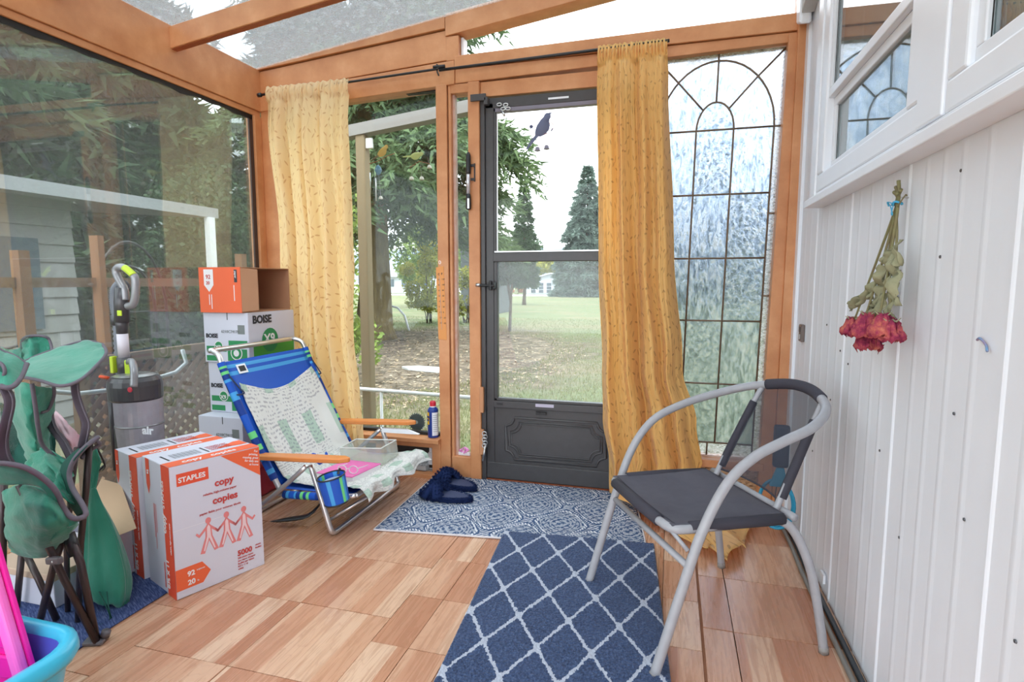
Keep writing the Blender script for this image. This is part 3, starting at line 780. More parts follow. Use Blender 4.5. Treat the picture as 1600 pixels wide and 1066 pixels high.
# loose ground cover near the porch
def litter(n, y0_, y1_, s0, s1, flat, seed, patch=None):
    g = np.random.default_rng(seed); yy = y0_+(y1_-y0_)*g.uniform(0, 1, n)**1.5; xx = -yy*.98+(yy*1.12+1)*g.uniform(0, 1, n)
    if patch is not None:
        d = np.sqrt((xx+6.3)**2+.45*(yy-11.5)**2); k = (d < 4.6) if patch else (d > 3.8); xx, yy = xx[k], yy[k]; n = len(xx)
    P = np.stack([xx, yy, np.full(n, GZ+.004)], -1); a = g.uniform(0, 2*PI, n); s = g.uniform(s0, s1, n)
    if flat:
        e1 = np.stack([np.cos(a), np.sin(a), g.uniform(-.2, .4, n)], -1)*s[:, None]; e2 = np.stack([-np.sin(a), np.cos(a), g.uniform(0, .3, n)], -1)*s[:, None]*.6
        return np.stack([P, P+e1, P+e1*.5+e2], 1)
    w = np.stack([np.cos(a), np.sin(a), a*0], -1)*.006; h = np.stack([g.normal(0, .35, n), g.normal(0, .35, n), np.ones(n)], -1)*s[:, None]
    return np.stack([P-w, P+w, P+h], 1)
o = tri_mesh('grass', litter(80000, 3.4, 24, .03, .075, False, 51, False), mat_leaf('lawn_blades', lin(90, 108, 66), lin(136, 140, 98), .6, lin(150, 140, 100), .3)); tag(o, 'short autumn lawn grass outside the door', 'grass', kind='stuff')
o = tri_mesh('fallen_leaves', np.concatenate([litter(12000, 3.4, 17, .04, .10, True, 52, True), litter(2200, 3.4, 17, .02, .05, True, 53, False)]), mat_leaf('dead_leaves', lin(92, 72, 56), lin(190, 166, 130), 4, lin(216, 200, 176), .1)); tag(o, 'dead leaves and needles scattered under the big spruce', 'leaves', kind='stuff')

# mountain ridge
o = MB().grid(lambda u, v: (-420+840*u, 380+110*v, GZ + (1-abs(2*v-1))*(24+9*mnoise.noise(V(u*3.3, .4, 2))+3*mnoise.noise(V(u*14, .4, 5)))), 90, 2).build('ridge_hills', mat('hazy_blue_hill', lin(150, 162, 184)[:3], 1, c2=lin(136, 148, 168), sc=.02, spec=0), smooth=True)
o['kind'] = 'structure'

# white house across the road
M_clap = mat('white_clapboard', (.62, .65, .70), .7)
M_shingle = mat('grey_shingle', (.42, .42, .44), .9)
M_pane = mat('reflecting_pane', (.10, .13, .16), .15)
hs = thing('house', 'small white gabled house with three french windows beyond the road', 'house', (-15, 69, GZ))
hx0, hx1, hy = -17.3, -12.9, 68.5
MB().prism([(hx0, GZ), (hx1, GZ), (hx1, GZ+1.95), (-14.3, GZ+2.5), (hx0, GZ+1.6)], hy, hy+6).build('wall', M_clap, hs)
MB().hexa([(hx0-.4,hy-.5,GZ+1.55),(-14.3,hy-.5,GZ+2.5),(-14.3,hy+6.5,GZ+2.5),(hx0-.4,hy+6.5,GZ+1.55),(hx0-.4,hy-.5,GZ+1.68),(-14.3,hy-.5,GZ+2.66),(-14.3,hy+6.5,GZ+2.66),(hx0-.4,hy+6.5,GZ+1.68)]).build('roof', M_clap, hs)
MB().hexa([(-14.3,hy-.5,GZ+2.5),(hx1+.5,hy-.5,GZ+1.9),(hx1+.5,hy+6.5,GZ+1.9),(-14.3,hy+6.5,GZ+2.5),(-14.3,hy-.5,GZ+2.66),(hx1+.5,hy-.5,GZ+2.04),(hx1+.5,hy+6.5,GZ+2.04),(-14.3,hy+6.5,GZ+2.66)]).build('roof', M_shingle, hs)
for k in range(3):
    x = -16.75+.98*k
    f = MB().box(x, x+.72, hy-.08, hy+.02, GZ+.15, GZ+1.5).build('window', M_clap, hs)
    for i in range(3): MB().box(x+.08, x+.64, hy-.1, hy-.07, GZ+.22+.42*i, GZ+.58+.42*i).build('pane', M_pane, f)
broadleaf('rust_shrub', 'low rusty red shrub in front of the white house', -18.0, 66.9, .9, .8, mat_leaf('rust_leaves', lin(176, 120, 92), lin(196, 150, 112), 1), None, 900, .2, 6, .05, .2, seed=44, cat='shrub', stems=4)
# long low house seen through the left front window, with a porch swing in front
h2 = thing('house', 'long pale house glimpsed under the apple tree', 'house', (-34, 72, GZ))
MB().box(-42, -27, 72, 77, GZ, GZ+2.3).build('wall', M_clap, h2)
MB().prism([(-42.5, GZ+2.2), (-26.5, GZ+2.2), (-28, GZ+3.2), (-41, GZ+3.2)], 71.5, 77.5).build('roof', M_shingle, h2)
for k in range(4): MB().box(-38.5+2.6*k, -37.1+2.6*k, 71.93, 72.02, GZ+.9, GZ+1.9).build('window', M_pane, h2)
sw = thing('porch_swing', 'white framed garden swing standing across the lawn', 'swing', (-20.5, 51, GZ))
m = MB()
for x in (-21.6, -19.5): m.tube([V(x, 51, GZ), V(x, 51.2, GZ+1.75)], .06, 6).tube([V(x, 52.2, GZ), V(x, 51.6, GZ+1.75)], .06, 6)
m.build('post', M_white, sw)
MB().box(-21.9, -19.2, 50.7, 52, GZ+1.72, GZ+1.86).build('canopy', M_white, sw, bevel=.03)
MB().box(-21.3, -19.8, 51.0, 51.7, GZ+.42, GZ+.50).box(-21.3, -19.8, 51.6, 51.7, GZ+.5, GZ+1.1).build('bench', M_white, sw, bevel=.02)
for i, x in enumerate((-21.2, -19.9)): MB().tube([V(x, 51.3, GZ+.5), V(x, 51.3, GZ+1.75)], .02, 5).build('chain', M_alu, sw)
vh = thing('van', 'dark blue parked van beside the white house, left of it', 'car', (-20.6, 66.2, GZ))
MB().prism([(-22.7, GZ+.35), (-19.0, GZ+.35), (-18.95, GZ+.95), (-19.7, GZ+1.1), (-20.2, GZ+1.6), (-22.5, GZ+1.65), (-22.8, GZ+1.1)], 65.4, 67.2).build('body', mat('dark_blue_car_paint', (.05, .07, .12), .3), vh, bevel=.1)
MB().prism([(-22.3, GZ+1.08), (-19.85, GZ+1.08), (-20.3, GZ+1.5), (-22.25, GZ+1.52)], 65.36, 65.42).build('side_window', M_pane, vh)
for x in (-22.0, -19.7):
    MB().lathe([(.1, -.1), (.33, -.09), (.33, .09), (.1, .1)], (x, 65.5, GZ+.33), 16, M=Matrix.Rotation(PI/2, 4, 'X')).build('wheel', M_black, vh, smooth=False)
# dark boarded shed seen through the sidelight
sd = thing('garden_shed', 'dark grey boarded shed wall seen through the narrow sidelight', 'shed', (-8.9, 27, GZ))
M_shed = mat('dark_stained_board', (.055, .065, .07), .8, c2=(.10, .11, .11, 1), sc=4)
for k in range(8): MB().box(-10.2, -8.25, 26.97-.01*(k % 2), 27.05, GZ+.05+.42*k, GZ+.44+.42*k).build('board', M_shed, sd)
MB().prism([(-10.4, GZ+3.4), (-8.05, GZ+3.4), (-9.2, GZ+4.3)], 26.8, 29.5).build('roof', M_shed, sd)
MB().box(-10.15, -8.3, 27.05, 29.4, GZ, GZ+3.4).build('body', M_shed, sd)
# porch post and hand rail outside the left window, bar imitating a pane reflection
M_grey_wood = mat('weathered_post', lin(146, 130, 104)[:3], .85, c2=lin(112, 98, 76), sc=9, stretch=(1, 1, .1))
pp = thing('porch_post', 'weathered porch post just outside the left front window', 'post', (-2.06, 3.6, GZ))
MB().box(-2.105, -2.035, 3.56, 3.64, GZ, 2.045).build('post', M_grey_wood, pp, bevel=.01)
MB().box(-2.035, -1.985, 3.575, 3.6, 1.95, 2.02).build('bracket', mat('white_bracket', (.7, .7, .72), .5), pp, bevel=.006)
for x0_, z_ in ((-2.6, 1.982),):
    MB().hexa([(x0_,3.55,z_),(-1.15,3.55,2.142),(-1.15,3.64,2.142),(x0_,3.64,z_),(x0_,3.55,z_+.075),(-1.15,3.55,2.217),(-1.15,3.64,2.217),(x0_,3.64,z_+.075)]).build('reflection_bar', mat('pale_reflection', (.24, .23, .22), .7), pp)  # solid bar standing in for a reflection in the window pane
hr = thing('hand_rail', 'thin white metal rail outside the left front window', 'railing', (-1.85, 3.6, GZ))
MB().tube([V(-2.5, 3.52, .33), V(-2.1, 3.52, .298), V(-1.2, 3.52, .28)], .014, 8).build('rail', M_white, hr, smooth=True)
for x in (-1.93, -1.2): MB().tube([V(x, 3.52, .29), V(x, 3.52, GZ)], .011, 8).build('upright', M_white, hr, smooth=True)
yb = thing('strappy_plant', 'grey-green strappy plant outside, low behind the left front window', 'plant', (-1.98, 3.35, GZ))
for k in range(22):
    a = R.uniform(0, 2*PI); ln = R.uniform(.45, .8); q = R.uniform(.15, .5)
    P = [V(-1.98+q*math.cos(a)*t*ln/.6, 3.12+.2*math.sin(a)*t, GZ+ln*(1.25*t-.25*t*t)) for t in (0, .35, .7, 1)]
    MB().tube(P, [.006, .014, .010, .002], 5, flat=.25).build('blade', M_darkgreen if k % 2 else M_green, yb)
st = MB().prism([(-4.55, 9.3), (-3.85, 9.15), (-3.8, 9.5), (-4.45, 9.6), (-4.75, 9.45)], GZ, GZ+.05, 'xy').build('white_board', M_white, bevel=.01)
tag(st, 'pointed white board lying on the bare earth by the big trunk', 'board')
m = MB().tube([V(-8.2, 16.9, GZ), V(-8.35, 16.9, GZ+.5), V(-8.6, 16.9, GZ+.75), V(-8.9, 16.9, GZ+.82)], .035, 6).build('bent_hoop', M_white, smooth=True)
tag(m, 'pale bent garden hoop standing on bare earth beyond the window', 'hoop')
# overhead wires
for k, z in enumerate((8.9, 8.2)):
    P = [V(-60+120*t, 112, z+1-3.0*(1-(2*t-1)**2)) for t in [i/16 for i in range(17)]]
    o = MB().tube(P, .03, 4).build('power_line', M_black); tag(o, 'thin dark overhead cable crossing the sky, %s of the two' % ('upper', 'lower')[k], 'cable')

# ---- outside the left wall: neighbouring home, awning, lattice, trellis
M_sid = mat('grey_vinyl_siding', lin(150, 150, 148)[:3], .7, c2=lin(128, 128, 128), sc=3)
nb = thing('neighbouring_home', 'grey sided home with white awning edge outside the side window', 'building', (-6.6, 3, GZ))
for k in range(13): 
    MB().hexa([(-6.5, -2, GZ+.1+.19*k), (-6.46, -2, GZ+.1+.19*k), (-6.46, 4.9, GZ+.1+.19*k), (-6.5, 4.9, GZ+.1+.19*k), (-6.5, -2, GZ+.29+.19*k), (-6.485, -2, GZ+.29+.19*k), (-6.485, 4.9, GZ+.29+.19*k), (-6.5, 4.9, GZ+.29+.19*k)]).build('siding_board', M_sid, nb)
MB().box(-9.5, -6.5, -2, 4.9, GZ, 1.95).build('body', M_sid, nb)
MB().hexa([(-9.6,-2.5,2.15),(-5.95,-2.5,1.90),(-5.95,6.5,1.90),(-9.6,6.5,2.15),(-9.6,-2.5,2.25),(-5.95,-2.5,2.03),(-5.95,6.5,2.03),(-9.6,6.5,2.25)]).build('awning', mat('chalky_awning', (.34, .35, .37), .6, c2=(.24, .25, .26, 1), sc=3), nb)
MB().box(-6.48, -6.43, 3.7, 4.5, .55, 1.5).build('window', M_pane, nb)
MB().box(-6.0, -5.92, 6.3, 6.4, GZ, 1.9).build('post', M_white, nb)
M_lat = mat('weathered_lattice', lin(132, 104, 82)[:3], .9, c2=lin(92, 70, 56), sc=8)
lt = thing('lattice_fence', 'brown diagonal lattice fence outside the side window', 'fence', (-2.95, 2.6, GZ))
lx, la, lb_, lz0, lz1 = -2.95, 2.22, 3.40, -.119, .62
for s_ in (1, -1):
    k = -30
    while k < 40:
        y = la + k*.075; k += 1
        # strip from (y, lz0) climbing at 45 degrees, clipped to the panel
        pts = []
        t0 = 0; yA = y; H_ = lz1-lz0
        ya_, yb_ = (y, y+H_) if s_ > 0 else (y+H_, y)
        lo, hi = 0.0, 1.0
        dy = yb_-ya_
        tA = (la-ya_)/dy; tB = (lb_-ya_)/dy
        lo = max(lo, min(tA, tB)); hi = min(hi, max(tA, tB))
        if hi-lo < .04: continue
        a = V(lx+.006*s_, ya_+dy*lo, lz0+H_*lo); b = V(lx+.006*s_, ya_+dy*hi, lz0+H_*hi)
        dr = (b-a).normalized(); mid = (a+b)/2
        MB().obox(mid, V(.004, 0, 0), dr*((b-a).length/2), V(1, 0, 0).cross(dr)*.014).build('slat', M_lat, lt)
MB().box(lx-.02, lx+.02, la-.04, la, -.119, .66).build('rail', M_lat, lt); MB().box(lx-.02, lx+.02, lb_, lb_+.05, -.119, .9).build('rail', M_lat, lt); MB().box(lx-.022, lx+.022, la-.04, lb_+.04, .60, .65).build('rail', M_lat, lt)
tp = thing('trellis_arch', 'dark metal arch trellis outside the side window', 'trellis', (-3.4, 2.9, GZ))
for rr in (.26, .17):
    P = [V(-3.4, 2.93+rr*math.cos(t), .85+1.75*rr*math.sin(t)) for t in [PI*i/14 for i in range(15)]]
    MB().tube([V(-3.4, 2.93+rr, GZ)] + P + [V(-3.4, 2.93-rr, GZ)], .010, 6).build('arch_tube', M_black, tp, smooth=True)
for z in (.2, .5, .85): MB().tube([V(-3.4, 2.67, z), V(-3.4, 3.19, z)], .007, 6).build('crossbar', M_black, tp)
for z in (1.05,): MB().tube([V(-3.4, 2.7, z), V(-3.4, 3.16, z)], .007, 6).build('crossbar', M_black, tp)
tb = thing('timber_posts', 'brown timber posts and rail standing outside the side window', 'post', (-3.0, 2.7, GZ))
for (y, w_, z) in ((2.02, .05, 1.2), (2.42, .035, 1.3), (3.5, .05, 1.25)): MB().box(-3.08, -3.02, y, y+w_, -.119, z).build('post', mat('brown_timber', lin(140, 100, 72)[:3], .85), tb)
MB().box(-3.09, -3.05, 1.2, 3.55, 1.02, 1.07).build('rail', M_lat, tb)
pt = MB().box(-3.3, -2.4, 1.0, 3.6, GZ, -.12).build('garden_bed', mat('leaf_litter', lin(110, 84, 66)[:3], .95, c2=lin(160, 120, 88), sc=30, amt=.9, bump=.6, bsc=30, bd=.02)); tag(pt, 'raised bed of brown leaf litter along the side window', 'garden bed')
wt = MB().tube([V(-2.42, 1.60, -.12), V(-2.42, 1.60, .60), V(-2.42, 1.66, .615), V(-2.42, 1.8, .575), V(-2.42, 2.0, .56), V(-2.42, 2.3, .59), V(-2.42, 2.37, .63), V(-2.42, 2.35, .70)], .010, 8).build('white_hose', M_white, smooth=True)
tag(wt, 'curved white tube outside the side window behind the vacuum', 'tube')

# ---------------------------------------------------------------- curtains and rod
def mat_curtain(name, c1, c2, cl, trans):
    n = NT(name); tc = n.node('ShaderNodeTexCoord'); uv = tc.outputs['UV']
    u, v, _ = n.sep(uv)
    P = n.comb(n.math('MULTIPLY', u, 1.35), n.math('MULTIPLY', v, 2.2), 0.0)   # metres of cloth
    P2 = n.node('ShaderNodeVectorMath', operation='MULTIPLY'); n.link(P, P2.inputs[0]); P2.inputs[1].default_value = (19, 17, 1)
    vo = n.node('ShaderNodeTexVoronoi', voronoi_dimensions='2D'); n.link(P2.outputs[0], vo.inputs['Vector']); vo.inputs['Scale'].default_value = 1; vo.inputs['Randomness'].default_value = .75
    df = n.node('ShaderNodeVectorMath', operation='SUBTRACT'); n.link(P2.outputs[0], df.inputs[0]); n.link(vo.outputs['Position'], df.inputs[1])
    dx, dy, _ = n.sep(df.outputs[0]); r = n.sep(vo.outputs['Color'])[0]
    a = n.math('MULTIPLY', r, 6.283); ca = n.math('COSINE', a); sa = n.math('SINE', a)
    p = n.math('ADD', n.math('MULTIPLY', dx, ca), n.math('MULTIPLY', dy, sa)); q = n.math('SUBTRACT', n.math('MULTIPLY', dy, ca), n.math('MULTIPLY', dx, sa))
    e = n.math('ADD', n.math('POWER', n.math('DIVIDE', n.math('ABSOLUTE', p), .30), 1.3), n.math('POWER', n.math('DIVIDE', n.math('ABSOLUTE', q), .085), 2.0))
    leaf = n.math('LESS_THAN', e, 1.0)
    # winding stems
    sx = n.math('ADD', n.math('MULTIPLY', u, 16.0), n.math('MULTIPLY', n.math('SINE', n.math('MULTIPLY', v, 55.0)), .28))
    fr = n.math('ABSOLUTE', n.math('SUBTRACT', n.math('FRACT', sx), .5)); stem = n.math('LESS_THAN', fr, .018)
    stem = n.math('MULTIPLY', stem, n.math('GREATER_THAN', n.noise(P, 14, 1), .5))
    mk = n.math('MAXIMUM', leaf, n.math('MULTIPLY', stem, .7), clamp=True)
    base = n.mix(n.noise(P, 4, 3), c1, c2)
    col = n.mix(n.math('MULTIPLY', mk, .62), base, cl)
    n.set(col, .38, spec=.4, **{'Sheen Weight': .3})
    tl = n.node('ShaderNodeBsdfTranslucent'); n.link(col, tl.inputs[0]); mx = n.node('ShaderNodeMixShader'); mx.inputs[0].default_value = trans
    n.link(n.bsdf.outputs[0], mx.inputs[1]); n.link(tl.outputs[0], mx.inputs[2]); n.link(mx.outputs[0], n.out.inputs[0])
    n.bump(n.noise(n.comb(n.math('MULTIPLY', u, 40.0), n.math('MULTIPLY', v, 24.0), 0.0), 1, 4, .6), .08, .005)
    return n.mat
M_cur1 = mat_curtain('backlit_gold_satin', lin(253, 240, 208), lin(252, 230, 184), lin(214, 176, 120), .6)  # same satin, coloured paler as if lit through from behind
M_cur2 = mat_curtain('gold_satin', lin(251, 218, 146), lin(248, 206, 126), lin(186, 138, 80), .5)

def curtain(name, top, edge, yfn, folds, amp, m, label, n_u=220, n_v=150, seed=0, floor_fn=None):
    """edge: list of (z, x_left, x_right); the cloth is pleated between them"""
    zs_ = [e[0] for e in edge]
    def xe(z, i):
        if z >= zs_[0]: return edge[0][i]
        for a, b in zip(edge[:-1], edge[1:]):
            if b[0] <= z <= a[0]:
                t = (a[0]-z)/(a[0]-b[0]); t = t*t*(3-2*t); return a[i]*(1-t)+b[i]*t
        return edge[-1][i]
    zt, zb = top, edge[-1][0]
    def fn(u, v):
        z = zt + (zb-zt)*v
        ph = sum(w_*math.sin(2*PI*f*u + p + d_*v) for (f, w_, p, d_) in folds)
        cr = .35+.65*min(1, v*5)
        a = amp*(cr)*(.75+.5*v)
        us = u + .018*math.sin(2*PI*folds[0][0]*u+1.2+folds[0][3]*v)*(1-abs(2*u-1))
        x = xe(z, 1)+(xe(z, 2)-xe(z, 1))*us + .008*mnoise.noise(V(u*4, v*7, seed))
        y = yfn(z) + a*ph + .012*mnoise.noise(V(u*5, v*6, seed+9)) + .003*mnoise.noise(V(u*60, v*(60 if v < .06 else 8), 4))
        if v < .035: # gathered heading over the rod
            y = yfn(z) - .014*math.sin(PI*v/.035)*(.5+.5*math.sin(u*2*PI*19)) - .004
            z += .0025*math.sin(u*2*PI*13)*(1-v/.035) + .005*mnoise.noise(V(u*30, 2, seed))
        p = V(x, y, z + (.0 if floor_fn is None else 0))
        return floor_fn(p, u, v) if floor_fn else p
    m_ = MB().grid(fn, n_u, n_v)
    o = m_.build(name, m, None, smooth=True)
    md = o.modifiers.new('cloth', 'SOLIDIFY'); md.thickness = .0018; md.offset = 0
    tag(o, label, 'curtain'); return o
rod = thing('curtain_rod', 'thin black curtain rod sloping across the header above both curtains', 'curtain rod', (-1.1, 2.70, 2.09))
P = [V(-2.175, 2.715, 2.052), V(-1.145, 2.715, 2.088), V(-1.12, 2.715, 2.096)]
MB().tube(P, .0062, 8).build('rod', M_black, rod, smooth=True)
MB().tube([V(-1.13, 2.715, 2.082), V(-.04, 2.715, 2.103)], .0075, 8).build('sleeve_rod', M_black, rod, smooth=True)
MB().tube([V(-2.185, 2.715, 2.052), V(-2.165, 2.715, 2.053)], .011, 10).build('finial', M_black, rod, smooth=True)
MB().tube([V(-1.148, 2.78, 2.115), V(-1.148, 2.73, 2.115), V(-1.14, 2.715, 2.075), V(-1.13, 2.71, 2.055)], .004, 6).tube([V(-1.16, 2.715, 2.098), V(-1.10, 2.715, 2.098)], .009, 8).build('hook', M_black, rod, smooth=True)
curtain('curtain', 2.088, [(2.07, -2.128, -1.630), (1.95, -2.125, -1.632), (1.2, -2.075, -1.628), (.75, -2.055, -1.640), (.45, -2.05, -1.61), (.25, -2.00, -1.60), (.03, -1.98, -1.56)],
        lambda z: 2.715 - (.03 if z < 1.9 else .03*(2.07-z)/.17 if z < 2.07 else 0), [(5, .8, .4, 1.2), (9, .45, 1.9, -1.5), (3, .5, 2.6, 1.8), (14, .08, .2, 2)], .026, M_cur1,
        'gold curtain, backlight painted into its paler colour, hanging at the left end of the rod', seed=3)
def spill(p, u, v):
    """below the knee the hem falls to the floor and trails towards the chair"""
    if v > .865:
        t = (v-.865)/.135
        zz = .17*(1-min(1, t*2.4))**1.4
        k = max(0, t-.30)/.70
        fx = .22*k + .012*math.sin(u*30+k*4)
        fy = -(.10+.40*k)*(.25+.75*(1-abs(2*u-1)**3))*min(1, t*1.5)
        h = .012 + .030*(abs(math.sin(u*9+1.5*k)))*(1-.35*k) + .006*mnoise.noise(V(u*8, k*6, 1))
        return V(p.x*(1-.25*k)+fx, p.y+fy-.0*k, max(zz, h+.016))
    return p
curtain('curtain', 2.112, [(2.095, -.352, -.050), (1.95, -.353, -.040), (1.17, -.338, .006), (.65, -.315, .06), (.40, -.30, .125), (.18, -.27, .16), (-.10, -.25, .19)],
        lambda z: 2.715 - (.035 if z < 1.9 else .035*(2.1-z)/.2 if z < 2.1 else 0), [(4, .8, 1.0, 1.6), (7, .25, 2.2, -2.2), (2, .5, .5, 2.4), (13, .07, .3, 3)], .034, M_cur2,
        'gold curtain between the door and the leaded window, its hem trailing on the floor', seed=8, n_u=240, n_v=230, floor_fn=spill)

# ---------------------------------------------------------------- small things on the front wall
cl = thing('door_closer', 'black and silver pneumatic door closer standing on the post left of the door', 'door closer', (-0.981, 2.77, 1.546))
MB().lathe([(.006, 0), (.013, .004), (.014, .03), (.012, .075), (.005, .085)], (-0.997, 2.755, 1.409), 14).build('lower_cap', M_black, cl, smooth=True)
MB().lathe([(.0095, 0), (.0095, .13)], (-0.997, 2.755, 1.488), 14).build('cylinder', mat('silver_tube', (.7, .7, .74), .3, .6), cl, smooth=True)
MB().lathe([(.0115, 0), (.0125, .01), (.012, .09), (.006, .105), (.002, .107)], (-0.996, 2.755, 1.585), 14).build('upper_cap', M_black, cl, smooth=True)
MB().obox((-0.993, 2.743, 1.439), (.005, 0, 0), (0, .002, 0), (0, 0, .025)).build('slider', M_alu, cl)
c_ = (-0.969, 2.775, 1.594)
MB().box(c_[0]-.004, c_[0]+.004, c_[1]-.004, c_[1], c_[2]-.045, c_[2]+.045).box(c_[0]-.018, c_[0]+.004, c_[1]-.012, c_[1], c_[2]+.028, c_[2]+.04).box(c_[0]-.018, c_[0]+.004, c_[1]-.012, c_[1], c_[2]-.04, c_[2]-.028).build('bracket', M_black, cl)
th = thing('thermometer', 'yellow wooden wall thermometer hanging crooked on the post right of the left window', 'thermometer', (-1.155, 2.77, 0.95))
a_, b_, c2_, d_ = (-1.186, 2.772, 1.123), (-1.143, 2.772, 1.129), (-1.177, 2.772, 0.748), (-1.13, 2.772, 0.743)
A, B, C_, D_ = map(Vector, (a_, b_, c2_, d_)); O = V(0, .008, 0)
MB().hexa([C_, D_, D_+O, C_+O, A, B, B+O, A+O]).build('backboard', mat('yellow_pine', lin(226, 152, 84)[:3], .55), th, bevel=.001)
def on_th(u, v, dy=-.001): return (A*(1-u)+B*u)*(1-v) + (C_*(1-u)+D_*u)*v + V(0, dy, 0)
MB().tube([on_th(.42, .12), on_th(.46, .86)], .0013, 6).build('glass_tube', mat('red_spirit', (.6, .45, .4), .2), th)
M_ink = mat('black_ink', (.03, .03, .03), .7)
for k in range(9):
    for u in (.2, .68):
        p = on_th(u, .18+.075*k, -.0003); text(str(120-20*k) if k < 7 and u > .5 else str(50-10*k), 'scale_figure', M_ink, th, p, (1, 0, 0), (0, 0, 1), .011)
text('C', 'scale_figure', M_ink, th, on_th(.22, .11, -.0003), (1, 0, 0), (0, 0, 1), .014, .0006); text('F', 'scale_figure', M_ink, th, on_th(.66, .11, -.0003), (1, 0, 0), (0, 0, 1), .014, .0006)
MB().tube([V(*(-1.165, 2.775, 1.149))+V(.006*math.cos(t), 0, .008*math.sin(t)) for t in [2*PI*k/10 for k in range(10)]], .0015, 5, closed=True).build('hanger', M_alu, th)

def bird(name, label, c, s, y, body_m, wing_m=None, flip=1, tilt=55, detail=None, flat=.18):
    """cut-out bird on a twig with two little bells below"""
    t = thing(name, label, 'ornament', c)
    X0, Z0 = c[0], c[2]
    ca, sa = math.cos(math.radians(tilt)), math.sin(math.radians(tilt))
    def L(p, q): # p along body, q across
        return V(X0+flip*s*(p*ca - q*sa), y, Z0+s*(p*sa+q*ca))
    prof = [(-.5, .06), (-.42, .18), (-.25, .29), (0, .33), (.20, .27), (.32, .17), (.40, .145), (.52, .145), (.60, .08), (.63, .0), (.58, -.08), (.48, -.12), (.36, -.11), (.2, -.15), (-.1, -.17), (-.35, -.12), (-.5, -.04)]
    prof = [(p, -q*1.2) for p, q in prof]
    b = [L(p, q) for p, q in prof]; n_ = len(b); ctr = L(.02, .03)
    vs = []; fs = []
    for d in (-1, 1):
        base = len(vs); vs += b; vs.append(ctr+V(0, d*s*flat*.6, 0)); mid = [ctr*.45+q*.55+V(0, d*s*flat*.5, 0) for q in b]; vs += mid
        for k in range(n_):
            j = (k+1) % n_; fs.append((base+k, base+j, base+n_+1+j, base+n_+1+k)); fs.append((base+n_+1+k, base+n_+1+j, base+n_))
    MB().add(vs, fs).build('body', body_m, t, smooth=True)
    e = V(0, s*.02, 0)
    tl = [L(-.42, .02), L(-.42, -.12), L(-.78, -.05), L(-1.18, .02), L(-1.22, .10), L(-.8, .10)]
    MB().add([p-e for p in tl]+[p+e for p in tl], [tuple(range(6)), tuple(range(11, 5, -1))]+[(k, (k+1) % 6, 6+(k+1) % 6, 6+k) for k in range(6)]).build('tail', wing_m or body_m, t)
    hd = L(.60, -.02); MB().add([hd+V(0, -.03*s, .04*s), hd+V(0, .03*s, .04*s), hd+V(flip*.02*s, 0, -.06*s), hd+V(flip*.16*s, 0, .03*s)], [(0, 1, 3), (1, 2, 3), (2, 0, 3), (0, 2, 1)]).build('beak', wing_m or body_m, t)
    return t, L
M_slate = mat('slate_blue_metal', lin(96, 102, 130)[:3], .5)
M_bell = mat('cream_bell', lin(222, 214, 200)[:3], .5)
def bells(t, pts, s, m=None):
    for p, top in pts:
        MB().lathe([(.0, 1.0), (.35, .95), (.6, .6), (.68, .15), (.8, 0), (.6, .02), (0, .05)], p, 12, M=Matrix.Scale(s, 4)).lathe([(0, -.25), (.18, -.12), (0, .05)], p, 8, M=Matrix.Scale(s, 4)).build('bell', m or M_bell, t, smooth=True)
        MB().tube([V(*p)+V(0, 0, s), V(*top)], s*.05, 4).build('thread', M_alu, t)
t, L = bird('bird_chime', 'slate blue cut-out bird with two small bells stuck on the upper door glass', (-0.63, 2.785, 1.802), .108, 2.79, M_slate, tilt=58)
P = [(-0.663, 2.79, 1.763), (-0.634, 2.79, 1.759), (-0.602, 2.79, 1.765), (-0.577, 2.79, 1.779), (-0.571, 2.79, 1.799), (-0.584, 2.79, 1.815), (-0.593, 2.79, 1.807)]
MB().tube(cat_curve(P, 4), .0018, 5).build('twig', M_wood_edge, t)
for q, a in (((-0.625, 2.79, 1.767), .6), ((-0.58, 2.79, 1.779), .5)):
    MB().lathe([(0, -.010), (.0035, -.003), (.0035, .004), (0, .011)], q, 8, M=Matrix.Rotation(a, 4, 'Y')).build('leaf', M_slate, t)
c_ = V(*(-0.682, 2.79, 1.801))
for k in range(6):
    a = 2*PI*k/6+.3; MB().lathe([(0, 0), (.004, .006), (0, .016)], c_, 8, M=Matrix.Rotation(a, 4, 'Y')).build('petal', M_slate, t)
bells(t, [((-0.65, 2.79, 1.684), (-0.647, 2.79, 1.738)), ((-0.605, 2.79, 1.69), (-0.605, 2.79, 1.742))], .020, mat('dull_violet_bell', (.22, .2, .26), .4))
M_goldb = mat('yellow_bird_paint', lin(206, 166, 84)[:3], .6); M_olive = mat('brown_wing', lin(110, 96, 70)[:3], .6); M_pgreen = mat('pale_green_bird_paint', lin(186, 190, 116)[:3], .6)
t, L = bird('bird_chime', 'yellow bird ornament with turquoise hanger and tube chimes outside left window', (-1.549, 2.9, 1.761), .072, 2.90, M_goldb, M_olive, tilt=40)
P = [(-1.629, 2.9, 1.697), (-1.577, 2.9, 1.708), (-1.518, 2.9, 1.732), (-1.472, 2.9, 1.743)]
MB().tube(cat_curve(P, 4), .0018, 5).build('twig', M_wood_edge, t)
MB().lathe([(0, -.03), (.012, -.02), (.020, 0), (.012, .02), (0, .03)], (-1.575, 2.9, 1.66), 12).build('bead_hanger', mat('turquoise_wire', lin(70, 130, 140)[:3], .5, c2=lin(60, 80, 140), sc=90), t)
for q, l in (((-1.626, 2.9, 1.649), .115), ((-1.592, 2.9, 1.619), .125)): MB().tube([V(*q), V(*q)-V(0, 0, l)], .0038, 8).build('chime_tube', M_alu, t, smooth=True)
bells(t, [((-1.563, 2.9, 1.504), (-1.572, 2.9, 1.629))], .016)
